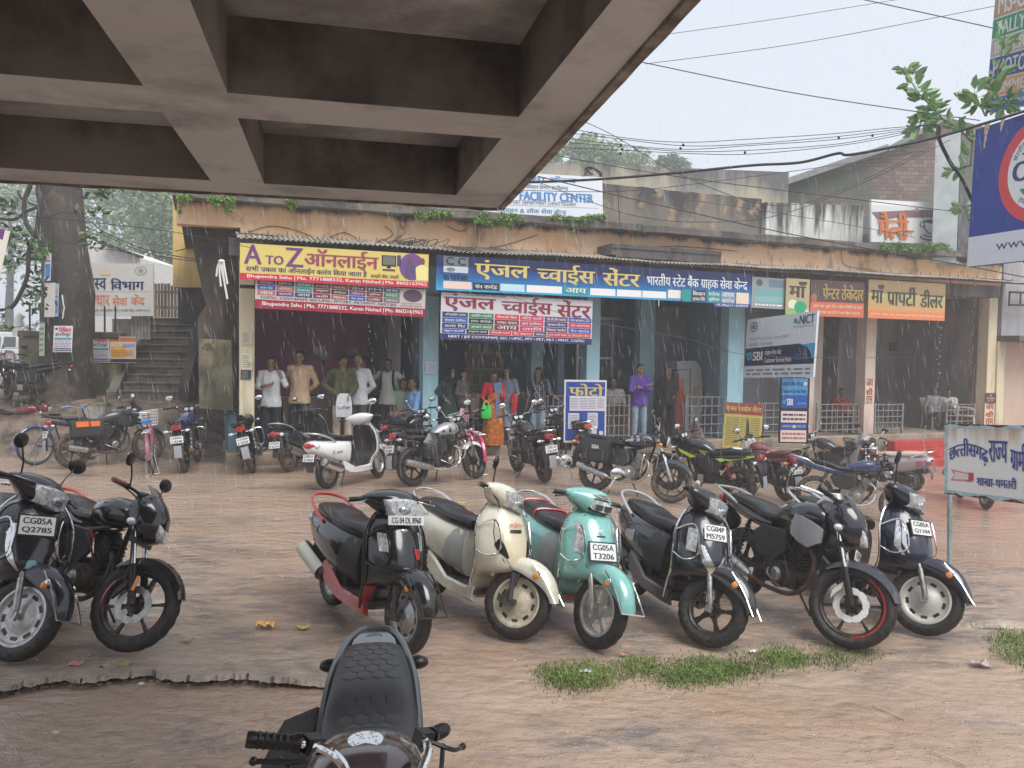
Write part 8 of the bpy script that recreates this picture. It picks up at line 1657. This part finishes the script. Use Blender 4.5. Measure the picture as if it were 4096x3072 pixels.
for q in (('light green plant on the ledge above the stair tower', 705, 760, 775, 800, 260, ((725, 850),)), ('trailing plants hanging from the ledge near the stair tower', 840, 950, 778, 800, 420, ((860, 830), (905, 850), (925, 840))), ('small trailing plant on the ledge over the yellow sign', 1130, 1200, 785, 808, 240, ((1170, 840),)),
          ('bright fern clump on the ledge just before the canopy corner', 1665, 1830, 820, 868, 900, ((1700, 880),)), ('big bright fern clump under the white facility board', 1890, 2085, 845, 895, 1300, ((2040, 905), (1960, 900))), ('yellowing weeds along the bottom of the white facility board', 2190, 2420, 855, 880, 800, ((2290, 930), (2330, 900))), ('tiny fern on the old wall ledge in the middle', 2550, 2600, 895, 912, 120, ()), ('wide fern clump under the orange lettered cup sign', 3512, 3800, 962, 1008, 1500, ((3700, 1020),))):
    ledge_plant(*q, seed=len(q[0]))
BL_ = [mat('broad_leaf', (.13, .27, .08), .35, var=.2, scale=6), mat('broad_leaf_pale', (.20, .33, .12), .4, var=.2, scale=6)]
def broad(label, stems, n_leaf, size, seed, Y):
    r = random.Random(seed); base = at(*stems[0][0], Y); o = thing('wall_plant', label, 'plant', loc=base, group='self-sown plants by the hoardings'); bs = MB(); b = MB()
    for st in stems:
        c = curve([at(px, py, Y + r.uniform(-.1, .1)) - base for px, py in st], 6); bs.tube(c, [.013 * (1 - .8 * i / len(c)) + .003 for i in range(len(c))], 6); L = len(c)
        for k in range(n_leaf):
            t = .25 + .75 * k / n_leaf; i = min(int(t * (L - 1)), L - 2); p = c[i].lerp(c[i + 1], t * (L - 1) - i); tan = (c[i + 1] - c[i]).normalized()
            side = Vector((r.gauss(0, 1), r.gauss(0, .6), r.gauss(0, .6))); a = (tan * .5 + side.normalized()).normalized(); nrm = a.cross(Vector((r.gauss(0, .5), 1, r.gauss(0, .5)))).normalized(); up = nrm.cross(a) * .12; s = size * r.uniform(.7, 1.2); p = p + a * .05
            b.k = r.choice((0, 0, 0, 1)); b.add([p, p + a * s * .35 + nrm * s * .26 + up * s, p + a * s * .75 + nrm * s * .17 + up * s, p + a * s, p + a * s * .75 - nrm * s * .17 + up * s, p + a * s * .35 - nrm * s * .26 + up * s], [(0, 1, 2, 3), (0, 3, 4, 5)]); bs.tube([p - a * .05, p], .003, 4)
    bs.build('stem', mat('plant_stem', (.10, .12, .04)), o); b.build('leaves', BL_, o, smooth=0, fix=False)
c6 = lambda *q: [(3200 + x * .6632, y * .6632) for x, y in q]
broad('tall leafy branch standing against the sky beside the metal box', [c6((900, 760), (800, 650), (700, 540), (630, 400)), c6((860, 720), (760, 690), (720, 770))], 40, .24, 3, 13.5)
broad('leafy stems climbing over the edge of the course hoarding', [c6((1120, 700), (1170, 560), (1200, 400), (1240, 190)), c6((1120, 700), (1080, 620), (1050, 560)), c6((1150, 690), (1220, 640), (1250, 610))], 20, .22, 5, 11.6)
broad('low leafy plant in front of the sheet metal box', [c6((1040, 860), (960, 780), (870, 720)), c6((1030, 1000), (980, 1010), (900, 1040)), c6((1030, 1000), (1035, 900), (1040, 840)), c6((1020, 1330), (1000, 1260), (980, 1240))], 10, .20, 7, 12.6)
b = MB(); r = random.Random(8)
for x, y0, y1 in ((1130, 740, 890), (1230, 690, 790), (1290, 680, 700)):
    for k in range(60): t = r.random(); q = c6((x + r.uniform(-14, 14) * (1 - t) - 20 * t, y0 + (y1 - y0) * t))[0]; p = at(*q, 11.4); b.ell(p, (.012, .012, .018), 6, 4)
tag(b.build('dry_flower_spikes', mat('dry_flowers', (.42, .36, .24), .8), smooth=60), 'dry hanging flower spikes over the blue hoarding top', 'flowers', kind='stuff')
CABLE = mat('cable_black', (.014, .014, .015), .5)
def wire(label, pts, Y0, Y1, rad=.006, sag=0, name='overhead_cable', m=None):
    q = []
    n = len(pts)
    for i, (x, y) in enumerate(pts): q.append(at(x, y, Y0 + (Y1 - Y0) * i / (n - 1)))
    q = curve(q, 10) if n > 2 else [q[0].lerp(q[1], k / 14) - Vector((0, 0, sag * (1 - (2 * k / 14 - 1) ** 2))) for k in range(15)]
    b = MB(); b.tube(q, rad, 6); return tag(b.build(name, m or CABLE), label, 'cable', 'overhead cables')
wire('thick twisted black cable crossing in front of the facility board', [(1500, 740), (2110, 729), (2407, 716), (2700, 692), (3000, 662), (3200, 650), (3350, 614), (3410, 618), (3700, 560), (3950, 490), (4300, 380)], 13, 10.8, .021)
for lab, pts, a, c, rd in (('topmost thin cable rising across the sky from the canopy edge', [(2600, 146), (3130, 72), (3700, -20)], 14, 15, .005), ('second thin cable rising toward the course hoarding', [(2580, 256), (3200, 172), (3990, 22)], 14, 12.6, .005), ('cable sloping down to the course hoarding', [(3300, -34), (3463, 0), (3990, 116)], 13, 12.5, .008), ('long cable sloping down from the canopy edge to the metal box', [(2450, 226), (2574, 250), (3200, 376), (3920, 482)], 13, 13, .008),
    ('cable from the canopy corner sloping over the parapet', [(2180, 600), (2260, 628), (2700, 705), (3200, 770), (3850, 850)], 13, 14, .007), ('long low cable passing under the cup sign', [(2150, 705), (2600, 812), (3200, 944), (3900, 1070), (4300, 1150)], 12.5, 14, .009), ('sagging cable dipping before the peeling wall', [(2300, 470), (2460, 545), (2700, 688), (3010, 808), (3215, 812), (3420, 735), (3720, 590)], 13, 13, .006), ('slack cable with white clips before the old wall', [(2050, 690), (2410, 824), (2580, 870), (2780, 888), (3080, 868), (3400, 755), (3800, 560)], 13, 13, .006),
    ('cable above the facility board running to the brick gable', [(2050, 760), (2480, 765), (2900, 720), (3400, 652), (3700, 600)], 13.5, 14, .006), ('thin cable from the canopy across the tree trunk to the stair tower', [(-60, 720), (180, 940), (520, 1010)], 13, 13, .006), ('thin cable across the trunk to the yellow wall', [(-40, 850), (330, 885), (720, 932), (1000, 990)], 13, 13, .006), ('pale cable wound round the trunk', [(170, 880), (240, 852), (330, 865), (420, 930), (590, 1000), (860, 1050)], 15.6, 13.2, .008), ('twin cable to the white ropes', [(340, 905), (600, 1015), (850, 1048), (960, 1030)], 13, 13, .007), ('thin cable low between the white car and the tree trunk', [(-30, 1320), (90, 1305), (180, 1290)], 14, 15, .006), ('thin cable from the rope up to the awning', [(700, 1005), (850, 970), (960, 935), (1100, 945)], 13, 13, .008), ('cable sloping across the shop fronts to the tilted bank board', [(1840, 1110), (2300, 1270), (2700, 1345), (3000, 1420), (3500, 1430), (3640, 1430)], 14.6, 16, .005), ('thin cable down the facade by the sun shade', [(2470, 757), (2480, 900), (2486, 1000)], 15.6, 15.6, .007), ('slack cable along the peeling white parapet', [(2760, 800), (3000, 835), (3400, 900), (3660, 950)], 14.5, 15, .005)):
    wire(lab, pts, a, c, rd)
for i in range(5):
    r = random.Random(i); pts = [(2200, 500 + i * 22), (2500, 548 + i * 14 + r.uniform(-5, 5)), (2740, 566 + i * 13 + r.uniform(-6, 6)), (2990, 558 + i * 15 + r.uniform(-6, 6)), (3330, 538 + i * 13 + r.uniform(-6, 6)), (3560, 512 + i * 9), (3680, 505 + i * 3)]
    wire(['uppermost', 'second', 'middle', 'fourth', 'lowest'][i] + ' of five wavy parallel cables over the parapet', pts, 13.5, 13.2, .006)
b = MB()
for x, y in ((2485, 580), (2490, 598), (2482, 614), (2722, 594), (2733, 580), (2980, 610), (3355, 552), (3490, 542)): b.ell(at(x, y, 13.4), (.022, .022, .026), 8, 6)
tag(b.build('cable_clips', CABLE), 'black clips joining the five parallel cables', 'clips')
b = MB(); r = random.Random(5)
for k in range(9): b.tube(curve([at(2330 + 6 * k, 708 - k, 16.0), at(2336 + r.uniform(0, 14), 688 - 2 * k, 16.0), at(2368 + r.uniform(-8, 8), 676 - k, 16), at(2396 + r.uniform(-6, 10), 690, 16), at(2404 + r.uniform(-8, 4), 708, 16)], 6), .006, 5)
tag(b.build('cable_coil', CABLE), 'coil of spare cable on top of the white facility board', 'cable')
b = MB(); r = random.Random(6)
for k in range(3): b.tube(curve([at(x + 6 * k, y + r.uniform(-4, 4), 12.3) for x, y in ((3660, 505), (3740, 500), (3752, 560), (3800, 660), (3840, 715), (3915, 860), (4000, 960), (4110, 1060))], 6), .010, 6)
tag(b.build('cable_bundle', CABLE), 'bundle of black cables hanging down across the bank hoarding', 'cable', 'overhead cables')
b = MB(); r = random.Random(12)
for k in range(8):
    x0 = 1560 + r.uniform(-30, 130); y0 = 978 + r.uniform(-6, 10); b.tube(curve([onf(x0 + dx, y0 + dy + r.uniform(-6, 6), .55) for dx, dy in ((-60, 4), (-20, -16), (20, 2), (60, -12), (110, -20), (90, 6))], 6), .008, 5)
tag(b.build('cable_tangle', CABLE), 'tangle of loose cables lying on the awning above the yellow sign', 'cable')
b = MB(); r = random.Random(13)
for pts in ([(990, 930), (1080, 905), (1170, 918), (1260, 950)], [(1300, 960), (1372, 930), (1430, 955)], [(1540, 905), (1570, 940), (1500, 975)], [(1600, 900), (1620, 930), (1580, 960), (1640, 965)], [(1780, 900), (1840, 925), (1880, 905)], [(1850, 1000), (2000, 985), (2150, 940)], [(3365, 1005), (3380, 1060), (3460, 1075), (3510, 1085)], [(2480, 1000), (2700, 985), (2950, 1005)]): b.tube(curve([onf(x, y, .03) for x, y in pts], 6), .007, 5)
tag(b.build('fascia_wiring', CABLE), 'loose wiring running over the orange fascia', 'cable')
b = MB(); r = random.Random(14)
for dx, dy, L in ((-14, 8, 60), (-6, 4, 100), (2, 4, 70), (10, 6, 150), (16, 2, 90)): b.tube(curve([at(886 + dx * .5, 1046, 12.9), at(884 + dx, 1046 + L * .4, 12.9), at(890 + dx * 1.4 + r.uniform(-6, 6), 1046 + L, 12.9)], 5), .016, 6)
b.ell(at(886, 1046, 12.9), (.055, .04, .035), 10, 6); tag(b.build('white_ropes', mat('white_rope', (.72, .72, .72), .6, bump=.4)), 'knot of white plastic ropes hanging before the dark stair wall', 'rope')
def suv():
    p = at(60, 1492, 35); o = thing('car', 'white off-road car standing on the road beyond the earth bank', 'car', loc=(p.x - 1.4, 35, .95)); WB = mat('car_white', (.62, .62, .60), .3, coat=.6, var=.05)
    b = MB(); b.loft([[Vector((x, y, z)) for y, z in ((-.85, .35), (-.88, .6), (-.87, .95), (-.86, 1.0), (.86, 1.0), (.87, .95), (.88, .6), (.85, .35))] for x in (-2.1, -1.9, 0, 2.1, 2.2)]); b.loft([[Vector((x, y, z)) for y, z in ((-.84, 1.003), (-w, zt), (w, zt), (.84, 1.003))] for x, w, zt in ((-1.1, .7, 1.1), (-.5, .72, 1.68), (0, .72, 1.74), (2.0, .72, 1.72), (2.18, .7, 1.1))]); b.build('body', WB, o, smooth=30, bev=.04)
    for x0, x1 in ((-.35, .55), (.65, 1.3), (1.4, 1.95)):
        b = MB(); b.prism([(x0, -.815, 1.08), (x1, -.815, 1.08), (x1 - .02, -.765, 1.52), (x0 + .04, -.765, 1.52)], (0, -.02, 0)); b.build('window', mat('car_glass', (.06, .07, .08), .1, coat=.5), o, smooth=0)
    for x in (-1.4, 1.35):
        for s in (-1, 1): b = MB(); b.lathe([(.002, -.11), (.24, -.11), (.36, -.10), (.36, .10), (.002, .11)], (x, s * .82, .36), (0, 1, 0), 24); w_ = b.build('wheel', RUBBER, o); b = MB(); b.lathe([(.002, 0), (.2, 0), (.22, .01)], (x, s * .935, .36), (0, s, 0), 18); b.build('rim', ALLOYS, w_)
    b = MB(); b.box(2.10, 2.215, -.86, -.70, 1.0, 1.45); b.build('tail_light', REDL, o, smooth=0)
    b = MB(); b.tube([(-.3, -.6, 1.80), (1.9, -.6, 1.80)], .025, 6); b.tube([(-.3, .6, 1.80), (1.9, .6, 1.80)], .025, 6); b.build('roof_rail', GREYP, o)
suv()
b = MB(); b.tube(curve([at(66, 1345, 24), at(70, 1300, 24), at(80, 1268, 24), at(92, 1255, 24)], 5), .11, 10); tag(b.build('vent_pipe', mat('pale_pipe', (.55, .55, .54), .5)), 'pale curved pipe standing in the mist behind the pale pink motorcycle', 'pipe')
GR = [mat('grass_dark', (.075, .12, .03), .6, var=.3, scale=6), mat('grass_mid', (.14, .22, .05), .6, var=.3, scale=6), mat('grass_light', (.27, .32, .10), .6, var=.3, scale=6)]
def inside(p, poly):
    c = False; j = len(poly) - 1
    for i in range(len(poly)):
        if (poly[i][1] > p[1]) != (poly[j][1] > p[1]) and p[0] < (poly[j][0] - poly[i][0]) * (p[1] - poly[i][1]) / (poly[j][1] - poly[i][1]) + poly[i][0]: c = not c
        j = i
    return c
def grass(label, poly, n, hmax, seed):
    r = random.Random(seed); b = MB(); x0, x1 = min(p[0] for p in poly), max(p[0] for p in poly); y0, y1 = min(p[1] for p in poly), max(p[1] for p in poly); k = 0
    while k < n:
        x, y = r.uniform(x0, x1), r.uniform(y0, y1)
        if not inside((x, y), poly): continue
        k += 1; p = onz(x, y, 0); d = noise.noise(Vector((p.x * 3.2, p.y * 5, seed))); d2 = noise.noise(Vector((p.x * 9, p.y * 9, seed)))
        if d + d2 * .9 < r.uniform(-.32, .42): continue
        p = onz(x + r.gauss(0, 34), y + r.gauss(0, 19), 0); h = hmax * r.uniform(.25, 1.0) * (.6 + 1.3 * max(0, d + .3 * d2)); a = r.uniform(0, 6.28); w = r.uniform(.0014, .0034); ln = Vector((math.cos(a), math.sin(a), 0)); u = Vector((-math.sin(a), math.cos(a), 0)) * w; b.k = max(0, min(2, int(1 + d * 2.2 + r.uniform(-.9, .9))))
        m = p + ln * h * .25 + Vector((0, 0, h * .7)); t = p + ln * h * r.uniform(.5, 1.0) + Vector((0, 0, h * r.uniform(.55, 1.0))); z = Vector((0, 0, -.01)); b.add([p - u + z, p + u + z, m + u * .8, m - u * .8, t], [(0, 1, 2, 3), (3, 2, 4)])
    tag(b.build('grass', GR, smooth=0, fix=False), label, 'grass', kind='stuff')
grass('strip of green grass growing out of the flooded ground', [(2160, 2690), (2230, 2755), (2300, 2772), (2480, 2730), (2740, 2735), (3050, 2690), (3160, 2650), (3330, 2655), (3480, 2650), (3500, 2612), (3380, 2600), (3200, 2615), (3080, 2590), (2960, 2640), (2700, 2650), (2480, 2655), (2300, 2660)], 26000, .044, 2)
grass('small grass patch by the flat grey stone', [(3970, 2560), (4000, 2610), (4090, 2660), (4300, 2680), (4300, 2560), (4120, 2540), (4040, 2525)], 5000, .048, 3)
grass('weeds at the foot of the big tree', [(60, 1640), (120, 1680), (420, 1668), (440, 1640), (380, 1630)], 10, .1, 4)
b = MB(); r = random.Random(4); leafset(b, [(at(x, y, 17.0), (.18, .15, .12), 1) for x, y in ((110, 1640), (130, 1660), (100, 1670), (90, 1625), (420, 1630))], 700, .05, r); tag(b.build('weeds', LF, smooth=0, fix=False), 'green weeds at the foot of the big tree', 'weeds', kind='stuff')
b = MB(); c = onz(4020, 2506, 0); b.ell(c, (.36, .09, .055), 26, 8); b.v = [v + Vector((0, 0, .02 * noise.noise(v * 9))) for v in b.v]; tag(b.build('flat_stone', CONC_WET, smooth=40), 'flat grey stone lying by the small grass patch', 'stone')
LEAFY = mat('yellow_leaf', (.56, .43, .05), .45, var=.2, scale=20);
def flat(name, label, px, py, L, w, m, rot, cat, curl=.02, grp=None, n=10):
    p = onz(px, py, .012); r = random.Random(int(px)); q = Matrix.Rotation(R(rot), 3, 'Z'); b = MB(); rows = []
    for i in range(n + 1):
        t = i / n; wd = w * math.sin(math.pi * min(max(t, .03), .97)) ** .7; rows.append([p + q @ Vector((L * (t - .5), wd * s, curl * (4 * (t - .5) ** 2) + .004 * abs(s) + curl * .3 * noise.noise(Vector((t * 3, s * 2, px))))) for s in (-1, -.5, 0, .5, 1)])
    b.sheet(rows); b.sheet([[v - Vector((0, 0, .0015)) for v in rw] for rw in rows]); tag(b.build(name, m, fix=False), label, cat, grp)
FL = 'yellow leaves fallen on the wet ground'
flat('fallen_leaf', 'bright yellow leaf with upturned ends between the orange wrapper and the black red scooter', 1213, 2512, .10, .038, LEAFY, 5, 'leaf', .02, FL); flat('fallen_leaf', 'dull yellow leaf between the orange wrapper and the black motorcycle wheel', 748, 2562, .10, .026, mat('dull_leaf', (.44, .34, .08), .5, var=.2), 12, 'leaf', .015, FL); flat('fallen_leaf', 'small yellow leaf between the white and the cream scooter', 1850, 2012, .12, .03, LEAFY, 4, 'leaf', .01, FL); flat('fallen_leaf', 'pale green leaf at the edge of the broken slab', 500, 2660, .09, .04, mat('green_leaf_wet', (.30, .30, .10), .5), 30, 'leaf', .01, FL)
flat('fallen_leaf', 'brown leaf on the slab between the pink scrap and the pale green leaf', 418, 2668, .07, .03, mat('tan_leaf', (.40, .28, .17), .6), 60, 'leaf', .02, FL)
p = onz(1065, 2498, .03); b = MB(); r = random.Random(2); rows = [[p + Vector(((i - 3) * .022 + r.uniform(-.006, .006), (j - 2) * .022 + r.uniform(-.006, .006), r.uniform(-.012, .03))) for i in range(7)] for j in range(5)]; b.sheet(rows); tag(b.build('wrapper', mat('orange_wrapper', (.80, .30, .07), .35, col2=(.78, .55, .12), scale=22), smooth=20, fix=False), 'crumpled orange wrapper on the wet ground', 'wrapper')
for lab, px, py, sz, m in (('pinkish scrap of paper at the slab edge', 300, 2655, .07, ink(190, 130, 125)), ('white scrap in the grass strip', 2340, 2688, .06, ink(190, 205, 220)), ('white scrap beyond the grass under the grey scooter', 3012, 2605, .04, ink(225, 225, 225)), ('grey crumpled plastic lying near the flat stone', 3925, 2655, .10, ink(170, 150, 150)), ('white scrap by the crack', 565, 2735, .03, ink(220, 214, 208)), ('pale scrap alone on the muddy water before the broken slab', 222, 2928, .035, ink(205, 180, 150)), ('pink scrap before the grass', 2495, 2620, .035, ink(205, 120, 110))):
    p = onz(px, py, .02); r = random.Random(px); b = MB(); b.sheet([[p + Vector(((i - 1.5) * sz * .4 + r.uniform(-.1, .1) * sz, (j - 1) * sz * .4 + r.uniform(-.1, .1) * sz, r.uniform(-.1, .25) * sz)) for i in range(4)] for j in range(3)]); tag(b.build('paper_scrap', m, smooth=0, fix=False), lab, 'litter', 'litter on the wet ground')
for lab, px, py, L, a in (('short white stick on the slab', 912, 2645, .05, 80), ('thin straw floating in the water between the grass strip and the crumpled plastic', 3560, 2850, .20, -60), ('thin straw lying nearer than the other straw in the muddy water', 3790, 3030, .2, -55)):
    p = onz(px, py, .014); d = Vector((math.cos(R(a)), math.sin(R(a)), 0)) * L / 2; b = MB(); b.tube([p - d, p + d], .004, 6); tag(b.build('straw', mat('pale_straw', (.50, .42, .30), .6)), lab, 'straw')
RAINM = bpy.data.materials.new('rain_water'); RAINM.use_nodes = True; bs_ = RAINM.node_tree.nodes['Principled BSDF']; bs_.inputs['Base Color'].default_value = (.88, .91, .95, 1); bs_.inputs['Roughness'].default_value = .15; bs_.inputs['Alpha'].default_value = .40
r = random.Random(99); b = MB(); k = 0
cb = lambda x, y: (lambda v: (v.x * math.cos(tb) + v.y * math.sin(tb), -v.x * math.sin(tb) + v.y * math.cos(tb)))(Vector((x, y, 0)) - Cc)
while k < 4300:
    Y = 5.5 + 10.5 * r.random() ** .65; X = r.uniform(-.72, .72) * Y; Z = r.uniform(0, 2.1 + .5 * Y)
    a, q = cb(X, Y)
    if a < .15 and q < .15: continue
    if Y > 15.5 + X * .39 - .6: continue
    k += 1; L = r.uniform(.10, .24); w = r.uniform(.0008, .0016); s = Vector((.17, 0, -1)).normalized(); p = Vector((X, Y, Z)); u = Vector((w, 0, 0)); v = Vector((0, w, 0))
    b.add([p, p + s * L * .5 + u, p + s * L * .5 + v, p + s * L * .5 - u, p + s * L * .5 - v, p + s * L], [(0, 1, 2), (0, 2, 3), (0, 3, 4), (0, 4, 1), (5, 2, 1), (5, 3, 2), (5, 4, 3), (5, 1, 4)])
for (xa, ya), (xb, yb), Y, n, sz in (((3880, -20), (3825, 420), 7, 26, .006), ((3765, 1150), (3742, 1760), 13, 34, .008), ((3900, 1100), (3880, 1500), 14, 40, .006), ((2085, 1130), (2110, 1300), 14, 8, .008), ((1460, 1130), (1490, 1480), 13, 18, .006), ((2700, 1900), (3900, 1900), 9, 0, .01), ((3700, 1700), (3690, 2250), 8, 40, .006)):
    for i in range(n):
        t = (i + r.random() * .8) / max(n, 1); p = at(xa + (xb - xa) * t + r.uniform(-7, 7), ya + (yb - ya) * t, Y); b.ell(p, (sz * r.uniform(.4, .8), sz * r.uniform(.4, .8), sz * r.uniform(.9, 3.2)), 7, 5)
tag(b.build('rain', RAINM, smooth=60, fix=False), 'falling rain drops and water streaming off the roofs', 'rain', kind='stuff')
b = MB(); k = 0
while k < 800:
    Y = 2.6 + 11 * r.random(); X = r.uniform(-.72, .72) * Y; a, q = cb(X, Y)
    if a < .1 and q < .1: continue
    k += 1; p = Vector((X, Y, gz(X, Y) + .002)); s = r.uniform(.003, .007); b.ell(p, (s, s, s * r.uniform(.6, 2.2)), 6, 4)
tag(b.build('rain_splashes', RAINM, smooth=60, fix=False), 'small splashes of rain on the flooded ground', 'splashes', kind='stuff')
b = MB(); b.box(-96, 96, -36, 98, -2.5, 24); hz = b.build('haze', bpy.data.materials.new('moist_air'), smooth=0); hz['kind'] = 'stuff'
hm = hz.data.materials[0]; hm.use_nodes = True; hm.node_tree.nodes.clear(); vo = hm.node_tree.nodes.new('ShaderNodeVolumePrincipled'); vo.inputs['Color'].default_value = (.93, .96, 1, 1); vo.inputs['Density'].default_value = .0043; vo.inputs['Anisotropy'].default_value = .1
oo = hm.node_tree.nodes.new('ShaderNodeOutputMaterial'); hm.node_tree.links.new(vo.outputs[0], oo.inputs['Volume'])
